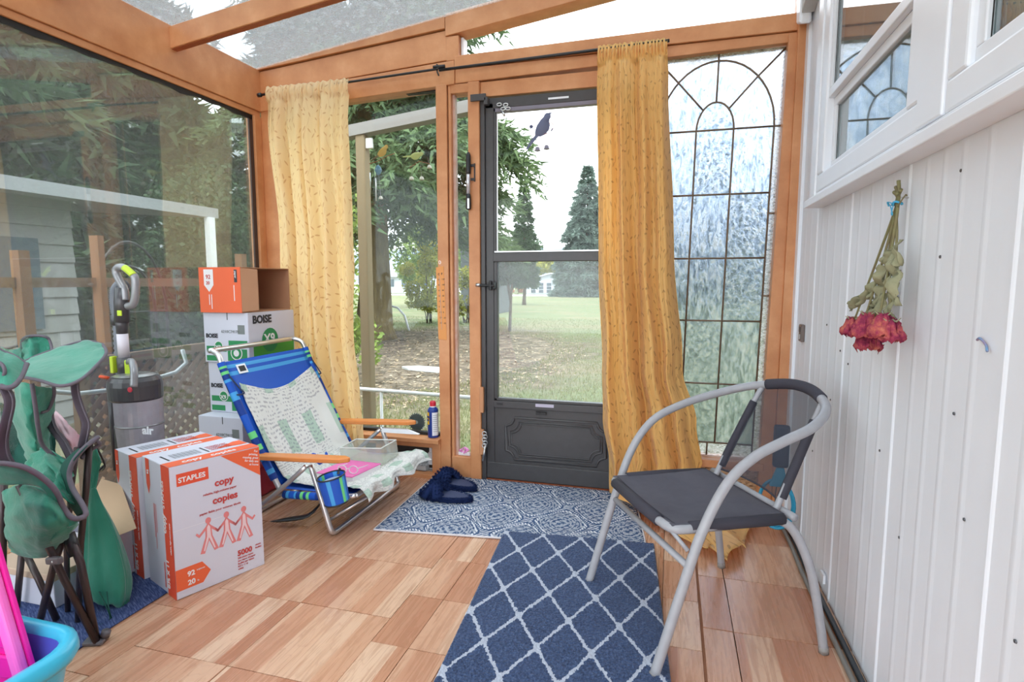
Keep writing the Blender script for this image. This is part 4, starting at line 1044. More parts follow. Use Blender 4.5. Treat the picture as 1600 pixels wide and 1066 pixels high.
t, L = bird('bird_chime', 'pale green bird ornament with three cream bells outside left window, right of the yellow bird', (-1.347, 2.9, 1.729), .066, 2.90, M_pgreen, M_pgreen, tilt=8)
MB().tube([V(*(-1.386, 2.9, 1.664)), V(*(-1.329, 2.9, 1.694)), V(*(-1.266, 2.9, 1.677))], .0015, 5).build('twig', M_wood_edge, t)
bells(t, [((-1.376, 2.9, 1.599), (-1.367, 2.9, 1.663)), ((-1.316, 2.9, 1.596), (-1.322, 2.9, 1.68)), ((-1.27, 2.9, 1.654), (-1.28, 2.9, 1.712))], .018)

# things on the sill and in the cubby
can = thing('spray_can', 'blue and yellow spray can with red cap on the window sill', 'spray can', (-1.212, 2.785, .212))
CX, CY = -1.222, 2.79
MB().lathe([(.026, 0), (.029, .003), (.029, .148), (.026, .156), (.018, .166), (.014, .170)], (CX, CY, .212), 24).build('body', mat('deep_blue_can', lin(30, 58, 140)[:3], .3), can, smooth=False)
MB().lathe([(.017, 0), (.017, .022), (.013, .028), (.0, .029)], (CX, CY, .382), 18).build('cap', mat('red_cap', lin(206, 40, 60)[:3], .35), can, smooth=False)
MB().lathe([(.0175, 0), (.0175, .010)], (CX, CY, .374), 18).build('collar', M_white, can)
def wrap(a0, a1, z0, z1, m, nm, r=.0295):
    mb = MB(); mb.grid(lambda u, v: (CX+r*math.cos(a0+(a1-a0)*u), CY+r*math.sin(a0+(a1-a0)*u), z0+(z1-z0)*v), 10, 1); mb.build(nm, m, can, smooth=True)
wrap(-1.35, .1, .226, .352, M_white, 'instruction_panel')
wrap(-2.9, -1.9, .285, .352, mat('can_yellow', lin(240, 190, 50)[:3], .4), 'logo_panel', .0297)
for k in range(9): wrap(-1.2, -.1, .335-.011*k, .3385-.011*k, mat('print_grey', (.45, .47, .5), .6) if k == 0 else bpy.data.materials['print_grey'], 'print_line', .0298)
text('WD', 'logo_lettering', mat('can_print_blue', lin(24, 44, 120)[:3], .5), can, (CX-.027, CY-.020, .322), (.75, -.65, 0), (0, 0, 1), .017, .0008)
text('40', 'logo_lettering', bpy.data.materials['can_print_blue'], can, (CX-.026, CY-.020, .304), (.75, -.65, 0), (0, 0, 1), .017, .0008)
sb = thing('saw_blade', 'dark circular saw blade propped outside behind the window sill', 'saw blade', (-1.36, 2.86, .21))
pr2 = []; cxs, czs, r0 = -1.353, .268, .055
for k in range(24):
    a = 2*PI*k/24; pr2 += [(cxs+r0*math.cos(a), czs+r0*math.sin(a)), (cxs+r0*.80*math.cos(a+.05), czs+r0*.80*math.sin(a+.05)), (cxs+r0*.97*math.cos(a+.25), czs+r0*.97*math.sin(a+.25))]
MB().prism(pr2, 2.862, 2.865).build('toothed_disc', mat('dark_blade_steel', (.09, .11, .12), .4, .5), sb)
MB().lathe([(.008, 0), (.010, .003), (.004, .004)], (cxs, 2.862, czs), 12, M=Matrix.Rotation(PI/2, 4, 'X')).build('arbor', M_alu, sb)
tr = thing('soap_tray', 'grey plastic tray with two rows of square holes in the cubby under the window', 'tray', (-1.32, 2.84, .026))
m = MB()
u0 = V(*(-1.348, 2.691, 0.04)); u1 = V(*(-1.196, 2.681, 0.04)); v0 = V(*(-1.394, 2.932, 0.04)) - u0
u0 = V(-1.375, 2.775, .0265); ex_ = V(.118, -.012, 0); ey_ = V(.012, .10, 0)
M_tray = mat('light_grey_plastic', (.5, .52, .54), .4)
nx_, ny_ = 6, 4
xsd = [i/nx_ for i in range(nx_+1)]
for i in range(nx_+1):
    for (a, b) in [((max(0, xsd[i]-.035), 0), (min(1, xsd[i]+.035), 1))]:
        p = [u0+ex_*a[0]+ey_*a[1], u0+ex_*b[0]+ey_*a[1], u0+ex_*b[0]+ey_*b[1], u0+ex_*a[0]+ey_*b[1]]
        m.hexa([q+V(0, 0, .022) for q in p]+[q+V(0, 0, .028) for q in p])
for j in range(ny_+1):
    a, b = max(0, j/ny_-.05), min(1, j/ny_+.05)
    p = [u0+ey_*a, u0+ex_+ey_*a, u0+ex_+ey_*b, u0+ey_*b]
    m.hexa([q+V(0, 0, .021) for q in p]+[q+V(0, 0, .0275) for q in p])
m.build('grille', M_tray, tr)
m = MB(); p = [u0, u0+ex_, u0+ex_+ey_, u0+ey_]; m.hexa(p+[q+V(0, 0, .004) for q in p])
for (a, b) in ((0, 1), (1, 2), (2, 3), (3, 0)):
    d = (p[b]-p[a]).normalized().cross(V(0, 0, 1))*-.004
    m.hexa([p[a], p[b], p[b]+d, p[a]+d]+[q+V(0, 0, .022) for q in (p[a], p[b], p[b]+d, p[a]+d)])
m.build('tray_body', M_tray, tr)
bt = thing('bottle', 'small clear plastic bottle standing in the right end of the cubby', 'bottle', (-1.245, 2.83, .026))
MB().box(-1.262, -1.232, 2.80, 2.825, .0265, .12).build('body', mat('milky_plastic', (.72, .74, .78), .3), bt, bevel=.006)
MB().lathe([(.010, 0), (.009, .03), (.006, .034)], (-1.247, 2.812, .12), 12).build('neck', M_white, bt)
MB().box(-1.262, -1.232, 2.7985, 2.8, .035, .052).build('label_band', M_black, bt)
fb = thing('paper_flower', 'pink and white paper flower lying low in the sidelight', 'flower', (-1.05, 2.815, .13))
for k in range(9):
    a = 2*PI*k/9; c = V(-1.052+.02*math.cos(a), 2.808+.004*math.sin(a*2), .146+.009*math.sin(a))
    MB().lathe([(0, -.004), (.010, -.001), (.012, .003), (0, .005)], c, 8, M=Matrix.Rotation(a, 4, 'Y')).build('petal', mat('pink_petal', lin(232, 150, 210)[:3], .6) if k == 0 else bpy.data.materials['pink_petal'], fb, smooth=True)
MB().box(-1.085, -1.018, 2.802, 2.812, .118, .138).build('base', M_white, fb, bevel=.004)
# black spray / blue hoop in the right corner
bh = thing('cord_coil', 'bright blue cord coiled on a dark blue handle in the right corner behind the chair', 'cord', (.40, 2.60, 0))
cc = V(*(0.435, 2.45, 0.146))
for k, rr in enumerate((.102, .095)):
    MB().tube([cc+V((rr*.62)*math.cos(t), .010*k-.25*rr*math.cos(t), rr*math.sin(t)) for t in [2*PI*q/28 for q in range(28)]], .006, 6, closed=True).build('cord_loop', mat('bright_blue_cord', lin(40, 150, 186)[:3], .5) if k == 0 else bpy.data.materials['bright_blue_cord'], bh, smooth=True)
MB().prism([(cc.x-.030, cc.z+.075), (cc.x+.040, cc.z+.075), (cc.x+.022, cc.z+.155), (cc.x-.004, cc.z+.155)], 2.44, 2.462, 'xz').build('coil_clip', bpy.data.materials['bright_blue_cord'], bh, bevel=.004)
MB().box(cc.x-.022, cc.x+.038, 2.436, 2.466, cc.z+.155, cc.z+.33).build('handle', mat('dark_blue_grip', (.02, .04, .08), .5), bh, bevel=.01)
MB().tube([cc+V(0, 0, .09), cc+V(0, .03, .03), cc+V(0, .02, -.04)], .002, 5).build('wire', M_black, bh)
# cables along the right wall
for k, (r_, off, lb) in enumerate(((.0085, 0, 'black'), (.0075, .022, 'grey'))):
    P = cat_curve([V(.50-off, 2.70, .010), V(.505-off, 2.40, .010), V(.500-off, 2.15, .012), V(.505-off, 1.8, .010), V(.508-off, 1.4, .010), V(.505-off, .9, .010), V(.505-off, .2, .010)], 6)
    o = MB().tube(P, r_, 8).build('floor_cable', [mat('black_cable', (.03, .035, .04), .5), mat('grey_cable', lin(126, 122, 116)[:3], .5)][k], smooth=True)
    tag(o, ('black cable lying tight against the white wall', 'grey cable lying beside the black one at the foot of the white wall')[k], 'cable')
MB().box(XR-.012, XR-.004, 2.02, 2.06, .045, .075).build('cable_clip', M_white, wr)
# thin coloured clip stuck on the wall
o = MB().tube(cat_curve([V(.519, 1.178, .948), V(.517, 1.165, .952), V(.519, 1.148, .942), V(.517, 1.138, .932)], 4), .0022, 5).build('wall_clip', mat('red_blue_plastic', lin(190, 90, 100)[:3], .4, c2=lin(90, 150, 190), sc=60, amt=.9), smooth=True)
tag(o, 'tiny red and blue plastic clip stuck on the white wall right of the roses', 'clip')

# ---------------------------------------------------------------- rugs
def mat_trellis():
    n = NT('navy_shag_trellis'); tc = n.node('ShaderNodeTexCoord'); v0 = tc.outputs['Object']
    w1 = n.node('ShaderNodeTexNoise'); n.link(v0, w1.inputs['Vector']); w1.inputs['Scale'].default_value = 90; w1.inputs['Detail'].default_value = 2
    wv = n.node('ShaderNodeVectorMath', operation='SUBTRACT'); n.link(w1.outputs['Color'], wv.inputs[0]); wv.inputs[1].default_value = (.5, .5, .5)
    ws = n.node('ShaderNodeVectorMath', operation='SCALE'); n.link(wv.outputs[0], ws.inputs[0]); ws.inputs['Scale'].default_value = .018
    va = n.node('ShaderNodeVectorMath', operation='ADD'); n.link(v0, va.inputs[0]); n.link(ws.outputs[0], va.inputs[1])
    x, y, z = n.sep(va.outputs[0])
    u = n.math('DIVIDE', n.math('SUBTRACT', x, .0135), .1535); w = n.math('DIVIDE', n.math('ADD', y, .0155), .2855)
    a = n.math('ADD', u, w); b = n.math('SUBTRACT', u, w)
    fa = n.math('ABSOLUTE', n.math('SUBTRACT', n.math('FRACT', n.math('ADD', a, .5)), .5))
    fb = n.math('ABSOLUTE', n.math('SUBTRACT', n.math('FRACT', n.math('ADD', b, .5)), .5))
    line = n.math('LESS_THAN', n.math('MINIMUM', fa, fb), .036)
    node = n.math('LESS_THAN', n.math('ADD', fa, fb), .135)
    k = n.math('MAXIMUM', line, node)
    navy = n.ramp(n.noise(v0, 160, 5, .8), [(.38, lin(22, 34, 62)), (.5, lin(46, 64, 98)), (.64, lin(86, 106, 142))])
    navy = n.mix(n.math('MULTIPLY', n.noise(v0, 6, 3), .5), navy, lin(72, 88, 124))
    lt = n.mix(n.noise(v0, 400, 2), lin(150, 158, 176), lin(206, 210, 222))
    n.set(n.mix(k, navy, lt), .95, spec=.1, **{'Sheen Weight': .25}); return n.mat
o0 = V(-.645, 2.183, 0); exr = V(.9965, .0835, 0).normalized(); eyr = V(.0835, -.9965, 0).normalized()
def rug_fn(u, v):
    x = u*.608; y = v*1.02
    e = min(x, .608-x, y, 1.02-y)
    h = .012*min(1, e/.006+.35) + .0042*mnoise.noise(V(x*330, y*330, 1)) + .0016*mnoise.noise(V(x*120, y*120, 4))
    return (x, -y, h + .0035)
m = MB().grid(rug_fn, 230, 380)
# skirt down to the floor
o = m.build('shag_rug', mat_trellis(), smooth=True)
ang = math.atan2(exr.y, exr.x); o.location = (o0.x, o0.y, .0045); o.rotation_euler = (0, 0, ang)
tag(o, 'navy shag rug with pale grey diamond trellis pattern under the chair leg', 'rug')
sk = MB().box(0, .608, -1.02, 0, 0, .008); 
def mat_ogee():
    n = NT('faded_blue_ogee_carpet'); tc = n.node('ShaderNodeTexCoord'); v0 = tc.outputs['Object']
    nz = n.node('ShaderNodeTexNoise'); n.link(v0, nz.inputs['Vector']); nz.inputs['Scale'].default_value = 70; nz.inputs['Detail'].default_value = 2
    wv = n.node('ShaderNodeVectorMath', operation='SUBTRACT'); n.link(nz.outputs['Color'], wv.inputs[0]); wv.inputs[1].default_value = (.5, .5, .5)
    ws = n.node('ShaderNodeVectorMath', operation='SCALE'); n.link(wv.outputs[0], ws.inputs[0]); ws.inputs['Scale'].default_value = .010
    va = n.node('ShaderNodeVectorMath', operation='ADD'); n.link(v0, va.inputs[0]); n.link(ws.outputs[0], va.inputs[1])
    x, y, z = n.sep(va.outputs[0])
    PX_, PY_ = .29, .36
    X = n.math('DIVIDE', x, PX_); Y_ = n.math('DIVIDE', y, PY_)
    # ogee: cos(2 pi X) + cos(2 pi Y) level lines
    s = n.math('ADD', n.math('COSINE', n.math('MULTIPLY', X, 2*PI)), n.math('COSINE', n.math('MULTIPLY', Y_, 2*PI)))
    ab = n.math('ABSOLUTE', s)
    band = n.math('LESS_THAN', ab, .36)
    edge = n.math('MULTIPLY', n.math('GREATER_THAN', ab, .20), n.math('LESS_THAN', ab, .42))
    dash = n.math('GREATER_THAN', n.math('SINE', n.math('MULTIPLY', n.math('ADD', x, n.math('MULTIPLY', y, .6)), 420.0)), -.35)
    mid = n.math('MULTIPLY', n.math('LESS_THAN', ab, .09), n.math('GREATER_THAN', n.math('SINE', n.math('MULTIPLY', n.math('SUBTRACT', x, y), 300.0)), .1))
    rings = n.math('GREATER_THAN', n.math('SINE', n.math('MULTIPLY', ab, 21.0)), .25)
    fx = n.math('MULTIPLY', n.math('SINE', n.math('MULTIPLY', X, 2*PI*7)), n.math('SINE', n.math('MULTIPLY', Y_, 2*PI*8)))
    flor = n.math('GREATER_THAN', n.math('ADD', n.math('MULTIPLY', fx, .55), n.math('MULTIPLY', n.math('SUBTRACT', n.noise(v0, 120, 3), .5), 2.6)), .12)
    inner = n.math('MULTIPLY', n.math('SUBTRACT', 1.0, band), n.math('MAXIMUM', n.math('MULTIPLY', rings, n.math('GREATER_THAN', n.noise(v0, 90, 2), .44)), n.math('MULTIPLY', flor, .8)))
    k = n.math('MAXIMUM', n.math('MULTIPLY', edge, dash), n.math('MAXIMUM', mid, n.math('MULTIPLY', inner, .62)), clamp=True)
    wear = n.noise(v0, 12, 5, .7)
    blue = n.mix(wear, lin(34, 54, 90), lin(88, 112, 146))
    k2 = n.math('MULTIPLY', k, n.math('ADD', .55, n.math('MULTIPLY', n.noise(v0, 200, 2), .6)), clamp=True)
    c = n.mix(k2, blue, lin(222, 224, 228))
    n.set(c, .95, spec=.1); n.bump(n.noise(v0, 500, 2), .3, .002); return n.mat
BL, BR, TR, TL = V(-1.185, 2.072, 0), V(-.068, 2.212, 0), V(-.150, 2.785, 0), V(-1.205, 2.782, 0)
m = MB(); nu, nv = 60, 40
m.grid(lambda u, v: ((BL*(1-u)+BR*u)*(1-v)+(TL*(1-u)+TR*u)*v) + V(0, 0, .0065+.0006*mnoise.noise(V(u*9, v*7, 0))), nu, nv)
rg = m.build('woven_rug', mat_ogee(), smooth=True, solid=.004)
tag(rg, 'flat blue and cream rug with worn ogee medallions in front of the door', 'rug')
P = [BL, BR, TR, TL]
for a, b in ((0, 1), (1, 2), (3, 0)):
    MB().tube([P[a]+V(0, 0, .0055), P[b]+V(0, 0, .0055)], .0042, 6).build('binding', mat('cream_binding', lin(214, 210, 214)[:3], .9) if a == 0 else bpy.data.materials['cream_binding'], rg)
def mat_denim():
    n = NT('indigo_woven_mat'); v = n.coord('Object', rot=(0, 0, .5)); x, y, z = n.sep(v)
    w = n.noise(n.comb(n.math('MULTIPLY', x, 30.0), n.math('MULTIPLY', y, 260.0), 0.0), 1, 3, .6)
    c = n.ramp(w, [(.3, lin(44, 54, 92)), (.5, lin(70, 84, 128)), (.72, lin(112, 126, 164))])
    n.set(c, .95, spec=.1); n.bump(w, .4, .003); return n.mat
q = [V(-1.58, .98, .001), V(-1.600, 1.40, .001), V(-1.605, 1.47, .001), V(-2.0, 2.02, .001), V(-2.2, 2.02, .001), V(-2.2, .98, .001)]
q = [(-1.64, .95), (-1.515, 1.455), (-1.62, 1.95), (-2.19, 1.95), (-2.19, .95)]
q = [V(*(-1.594, 1.023, 0)), V(*(-1.606, 1.134, 0)), V(*(-1.615, 1.258, 0)), V(*(-1.616, 1.457, 0)), V(-1.66, 1.95, 0), V(-2.19, 1.95, 0), V(-2.19, .95, 0)]
o = MB().prism([(a.x, a.y) for a in q], .0008, .0052, 'xy').build('woven_mat', mat_denim(), bevel=.001); tag(o, 'indigo blue woven mat under the green camp chair', 'mat')

# ---------------------------------------------------------------- slippers
M_fur = mat('navy_fur', lin(22, 34, 66)[:3], .95, c2=lin(36, 50, 92), sc=120, amt=.8, spec=.1)
M_inn = mat('navy_sole_lining', lin(52, 62, 96)[:3], .8)
def slipper():
    t = thing('slipper', '', 'slipper', (0, 0, 0))
    def outline(k, n_=28):
        a = 2*PI*k/n_; x = .128*math.cos(a); w = .047*(1+.16*math.cos(a)-.10*math.cos(2*a))
        return x, w*math.sin(a)
    prof = [outline(k) for k in range(28)]
    MB().prism(prof, 0, .020, 'xy').build('sole', M_fur, t, bevel=.005)
    MB().prism([(x*.86, y*.80) for x, y in prof], .019, .0235, 'xy').build('insole', M_inn, t, bevel=.002)
    T = []; g = np.random.default_rng(3)
    def fuzz(pts, nrm, ln, n_):
        idx = g.integers(0, len(pts), n_); P = pts[idx]+g.normal(0, .0018, (n_, 3)); N = nrm[idx]+g.normal(0, .45, (n_, 3)); N /= np.linalg.norm(N, axis=1, keepdims=True)
        w = np.cross(N, g.normal(0, 1, (n_, 3))); w /= np.linalg.norm(w, axis=1, keepdims=True); l_ = ln*g.uniform(.5, 1.2, (n_, 1))
        T.append(np.stack([P-w*.0012, P+w*.0012, P+N*l_], 1))
    rim = []; rn = []
    for k in range(200):
        a = 2*PI*k/200; x, y = outline(k, 200)
        for z in (.004, .010, .016, .021): rim.append((x*.985, y*.985, z)); rn.append((math.cos(a)*.8, math.sin(a)*.9, .3 if z < .02 else .9))
    fuzz(np.array(rim), np.array(rn), .008, 3200)
    # two crossing fur bands over the toes
    for s in (1, -1):
        P = [V(.005+.09*u if s > 0 else .095-.09*u, .052*math.cos(PI*(1-u)) , .014+.052*math.sin(PI*u)) for u in [i/12 for i in range(13)]]
        P = [V(.03+.055*(u-.5)*s*1.3+.02, -.050+.100*u, .012+.050*math.sin(PI*u)) for u in [i/12 for i in range(13)]]
        mb = MB().tube(P, .024, 12, flat=.55); b = mb.build('strap', M_fur, t, smooth=True)
        pts = []; nn = []
        for i, p in enumerate(P):
            for k in range(12):
                a = 2*PI*k/12; tt = (P[min(i+1, 12)]-P[max(i-1, 0)]).normalized(); up = V(1, 0, 0); up = (up-tt*up.dot(tt)).normalized(); sd = tt.cross(up)
                d = up*math.cos(a)+sd*math.sin(a)*.55; pts.append(p+d*.024); nn.append(d)
        fuzz(np.array(pts), np.array(nn), .008, 3600)
    tri_mesh('fur', np.concatenate(T), M_fur, t)
    return t
def dup(t, label, loc, rz, sc=None):
    r = t.copy(); COL.objects.link(r); r.location = loc; r.rotation_euler = (0, 0, rz); r['label'] = label
    if sc: r.scale = sc
    for c in [c for c in S.objects if c.parent == t]:
        k = c.copy(); COL.objects.link(k); k.parent = r
        for c2 in [c2 for c2 in S.objects if c2.parent == c]:
            k2 = c2.copy(); COL.objects.link(k2); k2.parent = k
    return r
sl = slipper()
sl['label'] = 'navy fluffy slipper lying nearer the shag rug, in front of its mate'; sl['group'] = 'pair of fluffy slippers'
sl.location = (-1.020, 2.470, .0098); sl.scale = (1.08, 1.12, 1.1); sl.rotation_euler = (0, 0, PI-.10); sl['group'] = 'pair of fluffy slippers'
dup(sl, 'navy fluffy slipper lying nearer the sidelight, behind its mate', (-1.040, 2.640, .0098), PI-.36, (1.08, 1.12, 1.1))

# ---------------------------------------------------------------- grey tube armchair with mesh seat
M_tube = mat('silver_grey_paint', lin(172, 172, 176)[:3], .38, c2=lin(152, 152, 158), sc=40, amt=.6, bump=.1, bsc=200, bd=.0005)
M_worn = mat('worn_grey_paint', lin(158, 154, 150)[:3], .5, c2=lin(128, 122, 118), sc=70, amt=.8)
def mat_mesh():
    n = NT('charcoal_mesh_fabric'); tc = n.node('ShaderNodeTexCoord'); u, v, _ = n.sep(tc.outputs['UV'])
    a = n.math('ABSOLUTE', n.math('SINE', n.math('MULTIPLY', u, 560.0))); b = n.math('ABSOLUTE', n.math('SINE', n.math('MULTIPLY', v, 560.0)))
    hole = n.math('GREATER_THAN', n.math('MULTIPLY', a, b), .36)
    c = n.mix(n.noise(n.coord('Object'), 30, 4), lin(52, 54, 64), lin(74, 76, 86))
    n.set(c, .7, spec=.2)
    tr = n.node('ShaderNodeBsdfTransparent'); mx = n.node('ShaderNodeMixShader'); n.link(n.math('MULTIPLY', hole, .62), mx.inputs[0]); n.link(n.bsdf.outputs[0], mx.inputs[1]); n.link(tr.outputs[0], mx.inputs[2]); n.link(mx.outputs[0], n.out.inputs[0])
    return n.mat
def mat_mesh_dense():
    n = NT('charcoal_seat_fabric'); v = n.coord('Object'); 
    c = n.mix(n.noise(v, 9, 5, .7), lin(72, 72, 82), lin(104, 102, 110)); c = n.mix(n.math('MULTIPLY', n.ramp(n.noise(v, 3, 3), [(.5, (0, 0, 0)), (.7, (1, 1, 1))]), .3), c, lin(128, 116, 110))
    n.set(c, .75, spec=.2); n.bump(n.noise(v, 600, 2), .4, .001); return n.mat
M_mesh = mat_mesh(); M_seat = mat_mesh_dense(); M_hem = mat('black_hem', lin(58, 56, 66)[:3], .8)
ac = thing('armchair', 'grey tubular metal armchair with charcoal mesh seat and backrest', 'chair', (0.10, 1.83, 0))
FM = V(-.1325, 1.6705, 0); dd = V(.878, .478, 0); ll = V(.478, -.878, 0)
def Q(s, t, z): return FM + dd*s + ll*t + V(0, 0, z)
hw = .243
rimL = [(.0, -hw, .012), (.045, -hw, .165), (.094, -hw, .325), (.150, -hw, .475), (.225, -hw, .572), (.33, -hw+.002, .622), (.44, -.228, .655), (.54, -.180, .688), (.592, -.09, .712), (.605, 0, .722)]
rimR = [(.592, .09, .712), (.545, .180, .688), (.46, .232, .655), (.36, hw-.002, .622), (.27, hw, .585), (.195, hw, .520), (.126, hw, .395), (.067, hw, .222), (.0, hw, .012)]
rim = cat_curve([Q(*p) for p in rimL+rimR], 6)
MB().tube(rim, .0135, 14).build('arm_frame', M_tube, ac, smooth=True)
for t_ in (-hw, hw): MB().tube([Q(-.003, t_, 0), Q(.001, t_, .018)], .0145, 12).build('foot_cap', M_worn, ac, smooth=True)
# rear legs run up, bend forward and become the seat side rails
for s_ in (-1, 1):
    P = cat_curve([Q(.520, .250*s_, .010), Q(.500, .243*s_, .13), Q(.475, .232*s_, .25), Q(.440, .215*s_, .34), Q(.405, .200*s_, .378), Q(.34, .198*s_, .385), Q(.20, .205*s_, .388), Q(.10, .205*s_, .388), Q(.066, .188*s_, .388), Q(.058, .13*s_, .388)], 5)
    MB().tube(P, .0125, 12).build('leg', M_tube, ac, smooth=True)
    MB().tube([Q(.521, .2505*s_, 0), Q(.519, .25*s_, .02)], .0137, 12).build('foot_cap', M_worn, ac, smooth=True)
    # backrest upright
    P = cat_curve([Q(.415, .152*s_, .385), Q(.450, .150*s_, .46), Q(.520, .142*s_, .60), Q(.575, .135*s_, .700)], 5)
    MB().tube(P, .0095, 10).build('back_upright', M_tube, ac, smooth=True)
    MB().tube([Q(.062, .19*s_, .388), Q(.09, .238*s_, .345)], .006, 8).build('weld_bracket', M_tube, ac, smooth=True)
MB().tube([Q(.058, -.13, .388), Q(.058, .13, .388)], .0125, 12).build('front_rail', M_tube, ac, smooth=True)
MB().tube([Q(.440, -.205, .388), Q(.440, .205, .388)], .0115, 12).build('rear_rail', M_tube, ac, smooth=True)
MB().tube([Q(.088, -hw+.004, .305), Q(.088, hw-.004, .305)], .0095, 10).build('stretcher', M_tube, ac, smooth=True)
# seat sling: sags between side rails
def seat(u, v):
    s = .064+.345*v; t = (-.200+.400*u)
    e = 4*u*(1-u); cut = .035*(1-e)*(1-v)
    s = s + (0.010*math.sin(PI*u)*-1 if v < .5 else 0)*(1-2*v if v < .5 else 0)
    return Q(s, t, .400-.018*e*math.sin(PI*min(1, v+.15)) )
MB().grid(seat, 24, 24).build('seat', M_seat, ac, smooth=True, solid=.003)
for s_ in (-1, 1): MB().tube([Q(.115, .202*s_, .391), Q(.25, .203*s_, .391), Q(.405, .200*s_, .386)], .0165, 12).build('seat_sleeve', M_hem, ac, smooth=True)
MB().tube([Q(.058, -.165, .389), Q(.056, 0, .388), Q(.058, .135, .389)], .0170, 12).build('front_sleeve', M_hem, ac, smooth=True)
MB().tube([Q(.076, -.19+.38*k/8, .3995-.018*4*(k/8)*(1-k/8)*.35) for k in range(9)], .0026, 6).build('seat_hem', M_hem, ac, smooth=True)
def back(u, v):
    a = -1+2*u; top = Q(.575+.030*(1-a*a), .135*a, .700+.012*(1-a*a)); bot = Q(.430+.03*(1-a*a), .150*a, .415)
    p = bot*(1-v)+top*v
    ins = .012*math.sin(PI*v)
    return p + ll*(-a*ins)*1.0
MB().grid(back, 16, 16).build('backrest', M_mesh, ac, smooth=True)
for s_ in (-1, 1): MB().tube(cat_curve([Q(.438, .1505*s_, .425), Q(.478, .147*s_, .51), Q(.545, .139*s_, .645)], 4), .0135, 10).build('back_sleeve', M_hem, ac, smooth=True)
MB().tube([p + V(0, 0, .0) for p in rim if abs((p-FM).dot(ll)) < .125 and (p-FM).dot(dd) > .5], .0175, 12).build('top_sleeve', M_hem, ac, smooth=True)
MB().tube([back(k/10, 0) for k in range(11)], .003, 6).build('back_hem', M_hem, ac, smooth=True)

# ---------------------------------------------------------------- low folding beach chair
M_bfab = None
def mat_stripe(name, axis, stops, scale):
    """bands across the tube or cloth: stops is a list of (position, colour)"""
    n = NT(name); tc = n.node('ShaderNodeTexCoord'); u, v, _ = n.sep(tc.outputs['UV'] if axis == 'uv' else tc.outputs['Object'])
    f = n.math('FRACT', n.math('MULTIPLY', v, scale)); c = n.ramp(f, stops, 'CONSTANT')
    n.set(c, .55, spec=.3); return n.mat
BLU = lin(26, 86, 190); LBL = lin(70, 160, 222); GRN = lin(112, 212, 130); DBL = lin(20, 58, 140)
M_bback = mat_stripe('blue_striped_sling', 'uv', [(0, BLU), (.86, BLU), (.885, LBL), (.915, BLU), (.945, LBL), (.97, BLU)], 1.0)
M_bsl = mat_stripe('blue_banded_sleeve', 'uv', [(0, DBL), (.16, LBL), (.26, BLU), (.42, LBL), (.47, DBL), (.58, GRN), (.66, DBL), (.74, GRN), (.82, BLU)], 2.0)
M_wood2 = mat('honey_armrest_wood', lin(222, 140, 74)[:3], .35, c2=lin(206, 122, 60), sc=18, stretch=(.2, 1, 1))
bc = thing('beach_chair', 'low folding beach chair with wooden armrests, blue striped sling and newsprint cloth', 'chair', (-1.5, 2.27, 0))
yn, yf = 1.985, 2.565
def sleeve(name, P, r):
    P = cat_curve(P, 5); mb = MB(); L_ = len(P)-1; n_ = 12
    def fn(u, v):
        i = v*L_; k = min(int(i), L_-1); t = i-k; c = P[k]*(1-t)+P[k+1]*t; d = (P[k+1]-P[k]).normalized(); up = V(0, 1, 0); up = (up-d*up.dot(d)).normalized(); sd = d.cross(up)
        return c+up*r*math.cos(2*PI*u)+sd*r*math.sin(2*PI*u)
    mb.grid(fn, n_, L_*2); return mb.build(name, M_bsl, bc, smooth=True)
AL = mat('polished_aluminium', (.72, .72, .73), .28, .85, c2=(.58, .56, .57, 1), sc=30)
# front U frame
P = [V(-1.413, yn-.012, .298), V(-1.365, yn-.012, .15), V(-1.335, yn-.012, .05), V(-1.325, yn-.004, .018), V(-1.322, yn+.04, .0125), V(-1.322, (yn+yf)/2, .0125), V(-1.322, yf-.04, .0125), V(-1.325, yf+.004, .018), V(-1.335, yf+.012, .05), V(-1.365, yf+.012, .15), V(-1.413, yf+.012, .298)]
MB().tube(cat_curve(P, 5), .0115, 12).build('front_frame', AL, bc, smooth=True)
# rear U frame
P = [V(-1.425, yn-.026, .295), V(-1.60, yn-.026, .145), V(-1.76, yn-.026, .03), V(-1.775, yn-.01, .0145), V(-1.78, yn+.04, .0125), V(-1.78, yf-.04, .0125), V(-1.775, yf+.01, .0145), V(-1.76, yf+.026, .03), V(-1.60, yf+.026, .145), V(-1.425, yf+.026, .295)]
MB().tube(cat_curve(P, 5), .0105, 12).build('rear_frame', AL, bc, smooth=True)
# back frame with the headrest bar bent backwards
P = [V(-1.57, yn, .165), V(-1.68, yn, .36), V(-1.80, yn, .60), V(-1.838, yn, .690), V(-1.858, yn+.004, .735), V(-1.895, yn+.014, .752), V(-1.915, yn+.04, .752), V(-1.918, (yn+yf)/2, .75), V(-1.915, yf-.04, .752), V(-1.895, yf-.014, .752), V(-1.858, yf-.004, .735), V(-1.838, yf, .690), V(-1.80, yf, .60), V(-1.68, yf, .36), V(-1.57, yf, .165)]
MB().tube(cat_curve(P, 5), .0118, 12).build('back_frame', AL, bc, smooth=True)
